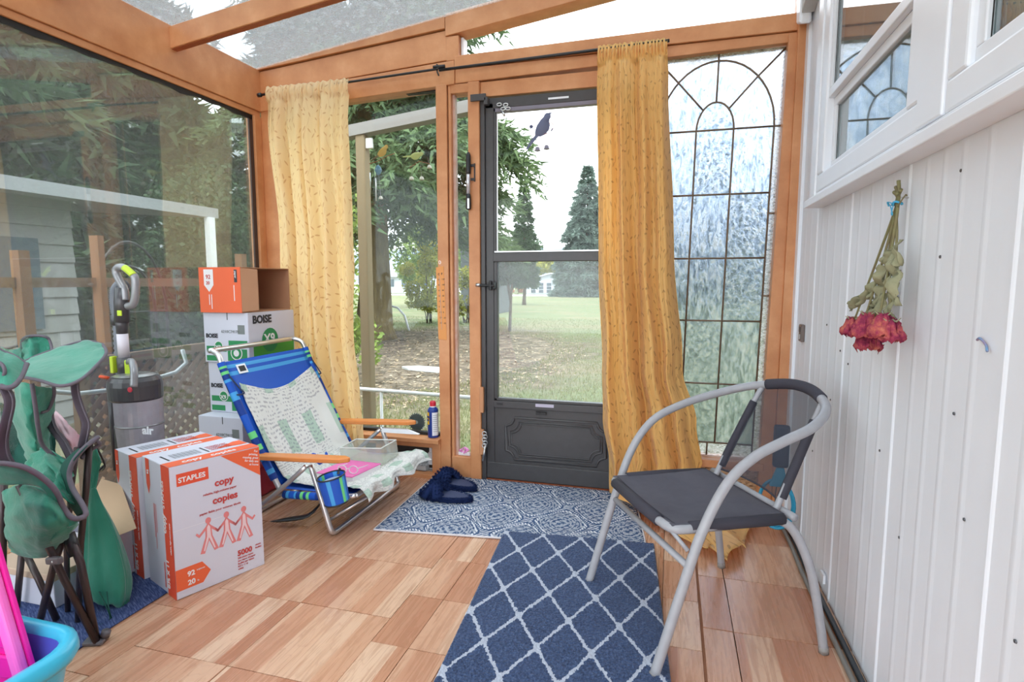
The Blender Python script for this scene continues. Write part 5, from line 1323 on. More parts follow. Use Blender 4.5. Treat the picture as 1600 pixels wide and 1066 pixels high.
# seat frame
P = [V(-1.60, yn+.006, .150), V(-1.40, yn+.006, .158), V(-1.25, yn+.006, .175), V(-1.225, yn+.02, .178), V(-1.222, yn+.06, .178), V(-1.222, yf-.06, .178), V(-1.225, yf-.02, .178), V(-1.25, yf-.006, .175), V(-1.40, yf-.006, .158), V(-1.60, yf-.006, .150)]
MB().tube(cat_curve(P, 4), .0105, 12).build('seat_frame', AL, bc, smooth=True)
for y in (yn, yf):
    sleeve('back_sleeve', [V(-1.60, y, .215), V(-1.68, y, .36), V(-1.80, y, .60), V(-1.845, y, .705)], .0165)
    sleeve('seat_sleeve', [V(-1.56, y+(.006 if y < 2 else -.006), .151), V(-1.40, y+(.006 if y < 2 else -.006), .159), V(-1.26, y+(.006 if y < 2 else -.006), .174)], .0165)
MB().tube([V(-1.335, yn, .07), V(-1.20, yn+.08, .155)], .007, 8).build('strut', AL, bc, smooth=True)
MB().tube([V(-1.362, yn-.02, .145), V(-1.362, yn+.02, .145)], .008, 8).build('pivot', M_alu, bc, smooth=True)
MB().tube([V(-1.362, yf-.02, .145), V(-1.362, yf+.02, .145)], .008, 8).build('pivot', M_alu, bc, smooth=True)
for y, z0_, dx in ((yn-.018, .306, 0.0), (yf+.018, .310, -.01)):
    A_ = [(-1.665+dx, -.020), (-1.655+dx, -.026), (-1.42, -.030), (-1.26, -.026), (-1.228, -.006), (-1.226, .006), (-1.26, .026), (-1.42, .030), (-1.655+dx, .026), (-1.665+dx, .020)]
    m = MB().prism([(a, y+b) for a, b in A_], 0, 1, 'xy'); m.v = [(a, b, z0_+(a+1.66)*.05+(.0 if c == 0 else .020)) for a, b, c in m.v]
    m.build('armrest', M_wood2, bc, bevel=.005, seg=3)
MB().hexa([(-1.40, yf-.01, .285), (-1.20, yf-.01, .288), (-1.20, yf+.01, .288), (-1.40, yf+.01, .285), (-1.40, yf-.01, .306), (-1.27, yf-.01, .309), (-1.27, yf+.01, .309), (-1.40, yf+.01, .306)]).build('arm_bracket', M_white, bc)
# sling
def sl_back(u, v):
    y = yn+.010+(yf-yn-.020)*u; sag = .03*math.sin(PI*u)*math.sin(PI*min(1, v*1.0))
    P0 = V(-1.585, y, .185); P1 = V(-1.845, y, .705); p = P0*(1-v)+P1*v
    return p + V(-.88, 0, -.44)*sag
MB().grid(sl_back, 16, 24).build('sling_back', M_bback, bc, smooth=True, solid=.002)
def sl_seat(u, v):
    y = yn+.015+(yf-yn-.030)*u; sag = .035*math.sin(PI*u)*math.sin(PI*(.2+.8*(1-v)))
    P0 = V(-1.585, y, .185); P1 = V(-1.225, y, .190); p = P0*(1-v)+P1*v; return p - V(0, 0, sag+.012)
MB().grid(sl_seat, 16, 16).build('sling_seat', mat('blue_sling_plain', BLU[:3], .6), bc, smooth=True, solid=.002)
p0 = sl_back(.16, .925)+V(.004, 0, .002)
lg = MB().obox(p0, V(0, .028, 0), V(-.44, 0, .88)*.022, V(.88, 0, .44)*.001).build('logo_patch', M_white, bc, bevel=.001)
MB().obox(p0+V(.0015, 0, .001), V(0, .018, 0), V(-.44, 0, .88)*.013, V(.88, 0, .44)*.0008).build('logo_emblem', M_ink, bc)
MB().add([p0+V(.003, -.012, -.006), p0+V(.003, .012, -.006), p0+V(-.001, 0, .006)], [(0, 1, 2)]).build('logo_emblem', M_white, bc)
# elastic cords on both sides near the top
for y in (yn-.012, yf+.012):
    s_ = 1 if y > 2.2 else -1
    P = cat_curve([V(-1.835, y, .69), V(-1.81, y+.012*s_*-1, .655), V(-1.765, y-.02*s_, .60), V(-1.745, y-.025*s_, .575), V(-1.79, y, .575), V(-1.815, y, .63)], 4)
    MB().tube(P, .0035, 6).build('elastic_cord', mat('dark_cord', lin(40, 54, 84)[:3], .8) if y < 2.2 else bpy.data.materials['dark_cord'], bc, smooth=True)
P = [V(-1.64, yn+.01, .02), V(-1.56, yn+.02, .035), V(-1.47, yn+.04, .055), V(-1.44, yn+.10, .10)]
MB().tube(cat_curve(P, 4), [.004+.022*math.sin(PI*i/12) for i in range(13)], 8, flat=.25).build('carry_strap', M_black, bc, smooth=True)
# cup holder: striped fabric cylinder hung under the near arm
cp = V(-1.255, yn-.070, .182); ax = V(-.16, -.10, .98).normalized(); e1 = ax.orthogonal().normalized(); e2 = ax.cross(e1)
def cupm():
    n = NT('striped_cup_fabric'); tc = n.node('ShaderNodeTexCoord'); u, v, _ = n.sep(tc.outputs['UV'])
    c = n.ramp(n.math('FRACT', n.math('MULTIPLY', u, 2.0)), [(0, BLU), (.30, LBL), (.40, BLU), (.62, GRN), (.70, LBL), (.78, BLU)], 'CONSTANT'); n.set(c, .6); return n.mat
m = MB().grid(lambda u, v: cp+ax*(.108*v)+(e1*math.cos(2*PI*u)+e2*math.sin(2*PI*u))*(.048+.006*v), 32, 3); m.grid(lambda u, v: cp+ax*(.108-.10*v)+(e1*math.cos(2*PI*u)+e2*math.sin(2*PI*u))*(.0525-.005*v), 32, 3)
m.grid(lambda u, v: cp+(e1*math.cos(2*PI*u)+e2*math.sin(2*PI*u))*.048*v+ax*.002, 32, 1)
cu = m.build('cup_holder', cupm(), bc, smooth=True)
MB().tube([cp+ax*.108+(e1*math.cos(2*PI*u/24)+e2*math.sin(2*PI*u/24))*.054 for u in range(24)], .003, 6, closed=True).build('rim_piping', M_black, cu, smooth=True)
MB().tube([cp+(e1*math.cos(2*PI*u/24)+e2*math.sin(2*PI*u/24))*.049 for u in range(24)], .003, 6, closed=True).build('base_piping', M_black, cu, smooth=True)
MB().lathe([(.0, 0), (.044, 0), (.044, .002), (0, .002)], cp+ax*.085, 20, M=ax.to_track_quat('Z', 'Y').to_matrix().to_4x4()).build('insulation', mat('pale_foam', lin(190, 206, 228)[:3], .6), cu)
MB().tube([cp+ax*.10+V(0, .045, 0), V(-1.27, yn-.02, .30)], .006, 6, flat=.3).build('hanger_strap', M_black, cu)
# newsprint cloth draped over back and seat
def mat_news():
    n = NT('newsprint_cloth'); tc = n.node('ShaderNodeTexCoord'); u, v, _ = n.sep(tc.outputs['UV'])
    wz = n.noise(n.comb(n.math('MULTIPLY', u, 7.0), n.math('MULTIPLY', v, 9.0), 0.0), 1, 3); X = n.math('MULTIPLY', u, .60); Y_ = n.math('ADD', n.math('MULTIPLY', v, .92), n.math('MULTIPLY', wz, .03))
    # text lines broken into words, in columns
    ln = n.math('GREATER_THAN', n.math('SINE', n.math('MULTIPLY', Y_, 2*PI/.0105)), .15)
    row = n.math('FLOOR', n.math('DIVIDE', Y_, .0105))
    w = n.node('ShaderNodeTexNoise', noise_dimensions='2D'); n.link(n.comb(n.math('ADD', n.math('MULTIPLY', X, 62.0), n.math('MULTIPLY', row, 3.7)), n.math('MULTIPLY', row, 7.3), 0.0), w.inputs['Vector']); w.inputs['Scale'].default_value = 1; w.inputs['Detail'].default_value = 2
    wd = n.math('GREATER_THAN', w.outputs[0], .50)
    cb = n.noise(n.comb(n.math('MULTIPLY', n.math('FLOOR', n.math('DIVIDE', X, .12)), 3.3), n.math('MULTIPLY', n.math('FLOOR', n.math('DIVIDE', Y_, .09)), 2.9), 0.0), 1.3, 0)
    word = n.math('MULTIPLY', n.math('MULTIPLY', ln, wd), n.math('GREATER_THAN', cb, .33))
    gx = n.math('LESS_THAN', n.math('FRACT', n.math('ADD', n.math('DIVIDE', X, .20), .15)), .36); gy = n.math('LESS_THAN', n.math('FRACT', n.math('ADD', n.math('DIVIDE', Y_, .17), .3)), .52)
    gb = n.math('MULTIPLY', gx, gy)
    base = n.mix(n.math('MULTIPLY', gb, .8), lin(216, 216, 212), lin(160, 188, 170))
    c = n.mix(n.math('MULTIPLY', word, .5), base, lin(120, 120, 132))
    n.set(c, .85, spec=.2); n.bump(n.noise(n.comb(n.math('MULTIPLY', X, 60.0), n.math('MULTIPLY', Y_, 60.0), 0.0), 1, 3), .25, .004); return n.mat
prof = [V(-1.792, 0, .612), V(-1.70, 0, .430), V(-1.61, 0, .262), V(-1.565, 0, .200), V(-1.50, 0, .182), V(-1.38, 0, .176), V(-1.26, 0, .196), V(-1.205, 0, .205), V(-1.178, 0, .190), V(-1.165, 0, .155)]
PP = cat_curve(prof, 8); LL = len(PP)-1
def cloth(u, v):
    i = v*LL; k = min(int(i), LL-1); t = i-k; c = PP[k]*(1-t)+PP[k+1]*t
    tn = (PP[k+1]-PP[k]).normalized(); nr = V(-tn.z, 0, tn.x); nr = nr if nr.z > 0 else -nr
    wide = .255+.015*math.sin(v*9)+.020*max(0, v-.45)*2
    y = 2.275 + (2*u-1)*wide + .012*mnoise.noise(V(u*3, v*6, 5))
    sag = .030*math.sin(PI*u)*(1 if v < .5 else .55)
    top = max(0, .12-v)/.12
    c = c + tn*top*(.065*math.sin(PI*u)*.9)            # the top hem hangs in a curve
    lift = .007 + .006*mnoise.noise(V(u*6, v*12, 2)) + .0035*mnoise.noise(V(u*14, v*26, 7))
    if v > .80: c = c + V(.016*math.sin(u*19+1)+.03*(u-.5), 0, .010*math.sin(u*15))*((v-.80)/.20)
    return V(c.x, y, c.z) + nr*(lift - sag)
MB().grid(cloth, 60, 110).build('seat_cloth', mat_news(), bc, smooth=True, solid=.0022)

# things lying on the seat
M_pink = mat('magenta_cover', lin(222, 92, 168)[:3], .45, c2=lin(236, 130, 190), sc=25)
bk = thing('notebook', 'thick magenta notebook lying on the beach chair seat', 'book', (-1.36, 2.23, .17))
zz = .178
a, b, c, d = V(*(-1.426, 2.043, 0.19)), V(*(-1.247, 2.093, 0.19)), V(*(-1.302, 2.324, 0.205)), V(*(-1.503, 2.268, 0.205))
a = V(-1.50, 2.135, .172); b = V(-1.315, 2.125, .172); c = V(-1.285, 2.325, .172); d = V(-1.47, 2.335, .172)
def slab(p4, z0, z1): return MB().hexa([q+V(0, 0, z0) for q in p4]+[q+V(0, 0, z1) for q in p4])
slab([a, b, c, d], .0, .003).build('cover', M_pink, bk); slab([a, b, c, d], .029, .033).build('cover', M_pink, bk)
i_ = .004; slab([a+V(i_, i_, 0), b+V(-.001, i_, 0), c+V(-.001, -i_, 0), d+V(i_, -i_, 0)], .003, .029).build('page_block', mat('white_pages', (.82, .8, .82), .7), bk)
M_clear = glass_mat('clear_plastic', 1.45, (.95, .96, .93), .1, 30, haze=.22)
ty = thing('clear_tray', 'clear plastic document tray standing behind the magenta notebook', 'tray', (-1.36, 2.41, .19))
p4 = [V(-1.51, 2.355, .178), V(-1.285, 2.345, .195), V(-1.275, 2.48, .20), V(-1.50, 2.49, .185)]
h_ = V(-.01, 0, .075)
slab(p4, 0, .003).build('base', M_clear, ty)
for i in range(4):
    A_, B_ = p4[i], p4[(i+1) % 4]; n_ = (B_-A_).normalized().cross(V(0, 0, 1))*.002
    MB().hexa([A_, B_, B_+n_, A_+n_, A_+h_, B_+h_, B_+n_+h_, A_+n_+h_]).build('side_wall', M_clear, ty)
    MB().tube([A_+h_, B_+h_], .0028, 6).build('rim', mat('frosted_edge', (.75, .78, .74), .3) if i == 0 else bpy.data.materials['frosted_edge'], ty)
gl_ = thing('eyeglasses', 'pair of clear framed glasses lying on the magenta notebook', 'glasses', (-1.40, 2.17, .21))
for k in (0, 1):
    c = V(-1.385+.052*k, 2.16+.006*k, .222)
    MB().tube([c+V(.021*math.cos(t), .004*math.sin(t), .016*math.sin(t)) for t in [2*PI*q/16 for q in range(16)]], .0022, 6, closed=True).build('rim', bpy.data.materials['frosted_edge'], gl_, smooth=True)
    MB().tube([c+V(-.021+.042*k, 0, .008), c+V(-.03+.05*k, .09, -.006)], .0018, 6).build('temple', bpy.data.materials['frosted_edge'], gl_, smooth=True)
MB().tube([V(-1.364, 2.161, .226), V(-1.355, 2.164, .226)], .002, 6).build('bridge', bpy.data.materials['frosted_edge'], gl_)

# ---------------------------------------------------------------- copy paper cartons on the floor
M_card = mat('white_corrugated_card', lin(214, 214, 226)[:3], .75, c2=lin(200, 200, 214), sc=6, bump=.12, bsc=160, bd=.001, stretch=(1, 1, .05))
M_or = mat('orange_red_print', lin(224, 74, 48)[:3], .6, c2=lin(232, 96, 62), sc=9)
M_or2 = mat('bright_orange_print', lin(236, 104, 62)[:3], .6)
M_pk = mat('pale_red_print', lin(226, 132, 132)[:3], .65)
M_wp = mat('white_print', lin(236, 232, 234)[:3], .65)
M_rt = mat('red_lettering', lin(196, 66, 62)[:3], .65)
M_kp = mat('card_brown', lin(186, 140, 106)[:3], .85, c2=lin(168, 122, 92), sc=10)
M_bp = mat('carton_black_print', (.03, .03, .04), .6)
def copy_carton(name, label, A, wdir, ddir, w, d, h, front=True):
    """A: bottom near-left corner; wdir along the front face, ddir to the back"""
    A = Vector(A); wd = Vector(wdir).normalized(); dp = Vector(ddir).normalized(); up = V(0, 0, 1)
    t = thing(name, label, 'carton', (A.x, A.y, 0), 'copy paper cartons by the beach chair')
    def P(a, b, c): return A+wd*a+dp*b+up*c
    MB().hexa([P(0,0,0),P(w,0,0),P(w,d,0),P(0,d,0),P(0,0,h),P(w,0,h),P(w,d,h),P(0,d,h)]).build('box', M_card, t, bevel=.003)
    e = .0008
    def face(fn, poly, m, nm, lift=1):
        """flat print on a face given by fn(a, c)->point and its outward normal"""
        n_ = len(poly); o = fn[1]*e*lift
        MB().add([fn[0](a, c)+o for a, c in poly], [tuple(range(n_))]).build(nm, m, t)
    F_ = (lambda a, c: P(a, 0, c), -dp); S_ = (lambda b, c: P(0, b, c), -wd); T_ = (lambda a, b: P(a, b, h), up)
    rect = lambda a, b, c, d_: [(a, c), (b, c), (b, d_), (a, d_)]
    if front:
        face(F_, rect(.020, .122, h-.070, h-.028), M_or, 'brand_block')
        text('STAPLES', 'lettering', M_wp, t, F_[0](.025, h-.058)+F_[1]*e*2, wd, up, .0235, .0006)
        text('copy', 'lettering', M_rt, t, F_[0](.140, h-.103)+F_[1]*e*2, wd, up, .034, .0010)
        text('reliable, high-volume paper', 'lettering', M_rt, t, F_[0](.100, h-.126)+F_[1]*e*2, wd, up, .0105, .0001)
        text('copies', 'lettering', M_rt, t, F_[0](.130, h-.163)+F_[1]*e*2, wd, up, .034, .0010)
        text('papier fiable pour volumes élevés', 'lettering', M_rt, t, F_[0](.085, h-.190)+F_[1]*e*2, wd, up, .0105, .0001)
        face(F_, [(.165, h-.002), (w-.002, h-.002), (w-.002, h-.108)], M_or2, 'corner_flash')
        for k, s_ in enumerate(('For', 'printing,', 'copying, great', 'for daily use', 'at home')):
            text(s_, 'lettering', M_wp, t, F_[0](w-.008, h-.020-.0125*k)+F_[1]*e*2, wd+up*-.30, up, .0105, .0001, align='RIGHT')
        # chain of three paper dolls
        def doll(cx_, cz_, s):
            q = lambda pts: [(cx_+a*s, cz_+b*s) for a, b in pts]
            for pts in ([(-.10, .62), (0, .80), (.10, .62), (.42, .30), (.52, .42), (.58, .34), (.42, .16), (.14, .42), (.16, .10), (.42, -.62), (.22, -.66), (0, -.08), (-.22, -.66), (-.42, -.62), (-.16, .10), (-.14, .42), (-.42, .16), (-.58, .34), (-.52, .42), (-.42, .30)],):
                poly = q(pts); N_ = len(poly); ctr = len(poly)
                MB().add([F_[0](a, c)+F_[1]*e for a, c in poly], [tuple(range(N_))]).build('paper_doll', M_pk, t)
            MB().add([F_[0](cx_+.13*s*math.cos(v_), cz_+.86*s+.15*s*math.sin(v_))+F_[1]*e*2 for v_ in [2*PI*k/14 for k in range(14)]], [tuple(range(14))]).build('paper_doll', M_pk, t)
            MB().add([F_[0](cx_+a*s, cz_+b*s)+F_[1]*e*2 for a, b in ((-.07, .55), (0, .66), (.07, .55), (.09, .12), (.27, -.52), (.21, -.54), (0, .06), (-.21, -.54), (-.27, -.52), (-.09, .12))], [tuple(range(10))]).build('paper_doll', mat('faint_pink_print', lin(236, 206, 210)[:3], .65) if 'faint_pink_print' not in bpy.data.materials else bpy.data.materials['faint_pink_print'], t)
        for k in range(3): doll(.112+.062*k, h-.278, .074)
        text('5000', 'lettering', M_rt, t, F_[0](w-.100, .072)+F_[1]*e*2, wd, up, .027, .0009)
        for k in range(5): text(('500-sheet reams', 'ten reams of paper', 'feuilles par caisse', '8.5 x 11 in', 'white')[k], 'lettering', M_rt, t, F_[0](w-.100, .060-.010*k)+F_[1]*e*2, wd, up, .0085, .0001)
        for k in range(2): text(('sheets', 'feuilles')[k], 'lettering', M_rt, t, F_[0](w-.034, .086-.011*k)+F_[1]*e*2, wd, up, .0085, .0001)
        face(F_, [(.0, .028), (.085, .028), (.112, .062), (.085, .102), (0, .102)], M_or2, 'arrow_flash')
        text('92', 'lettering', M_wp, t, F_[0](.036, .068)+F_[1]*e*2, wd, up, .024, .0008); text('20', 'lettering', M_wp, t, F_[0](.036, .038)+F_[1]*e*2, wd, up, .024, .0008)
        text('brightness', 'lettering', M_wp, t, F_[0](.066, .078)+F_[1]*e*2, wd, up, .0065, .0001); text('lb', 'lettering', M_wp, t, F_[0](.066, .040)+F_[1]*e*2, wd, up, .0085, .0001)
        face(F_, rect(.0, .16, h*.52, h*.52+.001), M_wp, 'crease')
    # side: orange stripe by the front edge, print reading upwards
    face(S_, rect(0, .062, 0, h), M_or, 'stripe')
    vz = (V(0, 0, 1), -(-dp))
    text('STAPLES', 'lettering', M_wp, t, S_[0](.050, h-.15)+S_[1]*e*2, V(0, 0, 1), dp, .026, .0003)
    text('copy', 'lettering', M_wp, t, S_[0](.048, h-.235)+S_[1]*e*2, V(0, 0, 1), dp, .034, .0012)
    text('reliable, high-volume paper', 'lettering', M_wp, t, S_[0](.016, h-.30)+S_[1]*e*2, V(0, 0, 1), dp, .010, .0001)
    text('8½ x 11', 'lettering', M_wp, t, S_[0](.044, .025)+S_[1]*e*2, V(0, 0, 1), dp, .030, .0008)
    face(S_, [(.155, h), (.185, h), (.185, h-.09), (.170, h-.125), (.155, h-.09)], M_or, 'pennant')
    text('92', 'lettering', M_wp, t, S_[0](.162, h-.055)+S_[1]*e*2, V(0, 0, 1), dp, .017, .0004)
    for k, (a_, b_) in enumerate(((.118, .10), (.128, .16), (.135, .12))): face(S_, rect(a_, a_+.004, h-.15-b_, h-.15), M_pk, 'small_print')
    face(S_, rect(.075, .082, .02, .11), M_or, 'small_print')
    # top: orange stripe by the front edge, barcode and arrow
    face(T_, rect(0, w, 0, .058), M_or2, 'stripe')
    text('copy   copies', 'lettering', M_wp, t, T_[0](.05, .016)+T_[1]*e*2, wd, dp, .034, .0006)
    for k in range(20):
        a_ = .055+.0046*k; face(T_, rect(a_, a_+(.0012 if k % 3 else .0026), .085, .145), mat('barcode_grey', (.25, .27, .3), .6) if k == 0 and 'barcode_grey' not in bpy.data.materials else bpy.data.materials['barcode_grey'], 'barcode_bar')
    face(T_, rect(.030, .036, .075, .150), M_bp, 'fold_mark'); face(T_, rect(.160, .166, .075, .150), M_bp, 'fold_mark')
    face(T_, [(w-.105, .095), (w-.03, .075), (w-.005, .075), (w-.005, .135), (w-.03, .135)], M_or2, 'arrow_flash')
    for k in range(4): text('xerographic paper', 'lettering', M_rt, t, T_[0](.175, .085+.016*k)+T_[1]*e*2, wd, dp, .010, .0001)
    return t
wdv = V(-1.434+1.546, 1.705-1.420, 0).normalized(); ddv = V(-wdv.y, wdv.x, 0)
cw, cd, chh = .306, .215, .452
A0 = V(-1.546, 1.420, .0)
copy_carton('copy_paper_carton', 'white and orange copy paper carton, front one of the pair on the floor', A0, wdv, ddv, cw, cd, chh)
A1 = A0+ddv*(cd+.012)+wdv*-.012
copy_carton('copy_paper_carton', 'white and orange copy paper carton, standing behind the front one', A1, (wdv+ddv*.02).normalized(), (ddv-wdv*.02).normalized(), cw, .185, chh-.008, front=False)

# ---------------------------------------------------------------- stack of cartons in the corner
M_dgrn = mat('green_print', lin(44, 140, 84)[:3], .65); M_grn = mat('leaf_green_print', lin(76, 170, 66)[:3], .65)
SX0, SX1, SY0, SY1 = -2.205, -1.945, 2.275, 2.62
def carton(label, x0, x1, y0_, y1_, z0, z1, big=True, sz='XP', grp='office paper cartons stacked in the corner', rz=0):
    t = thing('paper_carton', label, 'carton', (x0, y0_, z0), grp)
    MB().box(x0, x1, y0_, y1_, z0, z1).build('box', M_card, t, bevel=.003)
    e = .0008
    def yface(a, b, c, d, m, nm): MB().add([(a, y0_-e, c), (b, y0_-e, c), (b, y0_-e, d), (a, y0_-e, d)], [(0, 1, 2, 3)]).build(nm, m, t)
    def xface(a, b, c, d, m, nm): MB().add([(x1+e, a, c), (x1+e, b, c), (x1+e, b, d), (x1+e, a, d)], [(0, 1, 2, 3)]).build(nm, m, t)
    X_, Z_ = V(1, 0, 0), V(0, 0, 1); Y_ = V(0, 1, 0); h = z1-z0; W_ = x1-x0
    text('BOISE', 'lettering', M_bp, t, (x0+.012, y0_-2*e, z0+h*.50), X_, Z_, .027, .0012)
    yface(x0+.012, x0+.13, z0+h*.22, z0+h*.33, M_dgrn, 'green_band'); yface(x0+W_*.55, x1-.008, z0+h*.34, z0+h*.45, M_dgrn, 'green_band')
    yface(x0+W_*.52, x1-.012, z0+.01, z0+h*.28, M_dgrn, 'green_block'); yface(x0+.01, x0+.09, z0+.008, z0+h*.14, M_dgrn, 'green_block')
    yface(x1-.06, x1-.02, z0+h*.58, z0+h*.76, mat('recycle_mark_grey', (.2, .22, .22), .6) if 'recycle_mark_grey' not in bpy.data.materials else bpy.data.materials['recycle_mark_grey'], 'symbol_box')
    text('6210C7417B', 'lettering', bpy.data.materials['recycle_mark_grey'], t, (x0+W_*.40, y0_-2*e, z0+h*.60), X_, Z_, .020, .0001)
    def disc(c, r, m, ax, nm='logo_disc'):
        MB().add([V(*c)+(X_ if ax == 'y' else Y_)*r*math.cos(v_)+Z_*r*math.sin(v_) for v_ in [2*PI*k/20 for k in range(20)]], [tuple(range(20))]).build(nm, m, t)
    disc((x0+.085, y0_-2*e, z0+h*.33), .026, M_wp, 'y'); disc((x0+.085, y0_-3*e, z0+h*.33), .022, M_dgrn, 'y'); text('X9', 'lettering', M_wp, t, (x0+.066, y0_-4*e, z0+h*.27), X_, Z_, .028, .0006)
    disc((x0+W_*.72, y0_-2*e, z0+h*.20), .034, M_wp, 'y'); disc((x0+W_*.72, y0_-3*e, z0+h*.20), .029, M_dgrn, 'y'); disc((x0+W_*.72, y0_-4*e, z0+h*.20), .016, M_wp, 'y')
    if big:
        text('BOISE', 'lettering', M_bp, t, (x1+2*e, y0_+.03, z1-.052), Y_, Z_, .052, .0022)
        disc((x1+2*e, y0_+.15, z0+h*.42), .060, M_dgrn, 'x'); text('X9', 'lettering', M_wp, t, (x1+3*e, y0_+.105, z0+h*.36), Y_, Z_, .066, .0016)
        xface(y0_+.03, y1_-.01, z0+.012, z0+h*.36, M_grn, 'green_block'); xface(y0_+.03, y1_-.01, z0+h*.37, z0+h*.42, M_dgrn, 'green_band')
        text('multi-use copy paper', 'lettering', M_wp, t, (x1+3*e, y0_+.04, z0+h*.375), Y_, Z_, .016, .0003)
    MB().box(x0+.14, x0+.144, y0_-e, y0_, z1-.035, z1+.0005).build('slot', M_bp, t)
    return t
tub = thing('lidded_tub', 'low red lidded tub under the corner stack of cartons', 'tub', (-2.06, 2.42, 0))
MB().box(-2.20, -1.90, 2.15, 2.61, .0, .150).build('body', mat('raspberry_plastic', lin(196, 62, 84)[:3], .4), tub, bevel=.02, seg=3)
MB().box(-2.205, -1.895, 2.145, 2.615, .148, .170).build('lid', mat('red_lid', lin(206, 70, 90)[:3], .35), tub, bevel=.008)
carton('lowest white and green paper carton of the corner stack, on the red tub', -2.195, -1.94, 2.20, 2.60, .171, .405, big=False)
carton('middle white and green paper carton of the corner stack', -2.20, -1.95, 2.285, 2.62, .406, .655, big=False)
carton('topmost white and green paper carton of the corner stack, with large lettering', SX0, SX1, SY0, SY1, .656, .900)
# open orange carton lying on its side on top
oc = thing('open_carton', 'open orange carton lying on its side on top of the corner stack, brown inside', 'carton', (-2.1, 2.45, .901))
x0, x1, y0_, y1_, z0, z1 = -2.205, -1.965, 2.262, 2.62, .901, 1.118
th_ = .004
MB().box(x0, x1, y0_, y0_+th_, z0, z1).build('side_panel', M_or2, oc)
MB().box(x0, x1, y1_-th_, y1_, z0, z1).build('side_panel', M_kp, oc)
MB().box(x0, x1, y0_+th_, y1_-th_, z0, z0+th_).build('bottom_panel', M_kp, oc); MB().box(x0, x1, y0_+th_, y1_-th_, z1-th_, z1).build('top_panel', M_kp, oc)
MB().box(x0, x0+th_, y0_+th_, y1_-th_, z0+th_, z1-th_).build('back_panel', M_kp, oc)
MB().hexa([(x1, y0_+.002, z0+.005), (x1+.05, y0_+.055, z0+.012), (x1+.05, y0_+.059, z0+.012), (x1, y0_+.006, z0+.005), (x1, y0_+.002, z1-.004), (x1+.05, y0_+.055, z1-.010), (x1+.05, y0_+.059, z1-.010), (x1, y0_+.006, z1-.004)]).build('flap', M_kp, oc)
e = .0008
MB().add([(x0+.03, y0_-e, z1-.01), (x0+.085, y0_-e, z1-.01), (x0+.085, y0_-e, z1-.085), (x0+.058, y0_-e, z1-.118), (x0+.03, y0_-e, z1-.085)], [(0, 1, 2, 3, 4)]).build('pennant', M_wp, oc)
text('92', 'lettering', M_rt, oc, (x0+.042, y0_-2*e, z1-.055), (1, 0, 0), (0, 0, 1), .028, .0004); text('20', 'lettering', M_rt, oc, (x0+.042, y0_-2*e, z1-.082), (1, 0, 0), (0, 0, 1), .022, .0003)
MB().add([(x1-.035, y0_-e, z1-.012), (x1-.018, y0_-e, z1-.012), (x1-.018, y0_-e, z1-.072), (x1-.035, y0_-e, z1-.072)], [(0, 1, 2, 3)]).build('brand_block', M_bp, oc)
text('paper', 'lettering', M_wp, oc, (x1-.031, y0_-2*e, z1-.018), (0, 0, -1), (1, 0, 0), .015, .0002)
for k, (a, l) in enumerate(((.055, .05), (.068, .07), (.20, .03))): MB().box(x0+a, x0+a+.004, y0_-e, y0_, z1-.13-l, z1-.13 if k < 2 else z1-.085).build('small_print', M_wp, oc)

# ---------------------------------------------------------------- dried roses hung upside down on the right wall
ro = thing('dried_bouquet', 'bunch of dried red roses hanging upside down on the white wall', 'flowers', (.49, 1.51, 1.27))
M_stem = mat('dry_stem', lin(122, 96, 72)[:3], .8, c2=lin(128, 126, 86), sc=40, amt=.9)
def mat_dleaf():
    n = NT('dry_leaf'); v = n.coord('Object'); c = n.mix(n.noise(v, 18, 4, .6), lin(122, 124, 96), lin(178, 174, 142)); n.set(c, .85, spec=.2); n.bump(n.noise(v, 120, 3), .5, .003); return n.mat
M_dl = mat_dleaf()
def mat_petal():
    n = NT('dried_rose_petal'); v = n.coord('Object'); c = n.ramp(n.noise(v, 26, 4, .7), [(.3, lin(84, 26, 52)), (.46, lin(150, 52, 80)), (.60, lin(188, 98, 88)), (.78, lin(212, 146, 110))]); n.set(c, .8, spec=.2); n.bump(n.noise(v, 160, 3), .5, .002); return n.mat
M_pt = mat_petal()
top = [(0.5, 1.545, 1.283), (0.505, 1.575, 1.273), (0.498, 1.563, 1.26), (0.498, 1.52, 1.259), (0.49, 1.521, 1.251)]
bots = [(0.468, 1.694, 0.949), (0.462, 1.587, 0.962), (0.45, 1.455, 0.952), (0.47, 1.457, 0.964), (0.478, 1.587, 0.924)]
tie = V(*(0.5, 1.544, 1.231))
g7 = random.Random(11)
for k in range(5):
    a, b = V(*top[k]), V(*bots[k])
    P = cat_curve([a, tie+V(0, g7.uniform(-.008, .008), g7.uniform(-.004, .004)), tie*.6+b*.4+V(.004, g7.uniform(-.01, .01), 0), b], 6)
    MB().tube(P, [.0042-.0018*i/(len(P)-1) for i in range(len(P))], 7).build('stem', M_stem, ro, smooth=True)
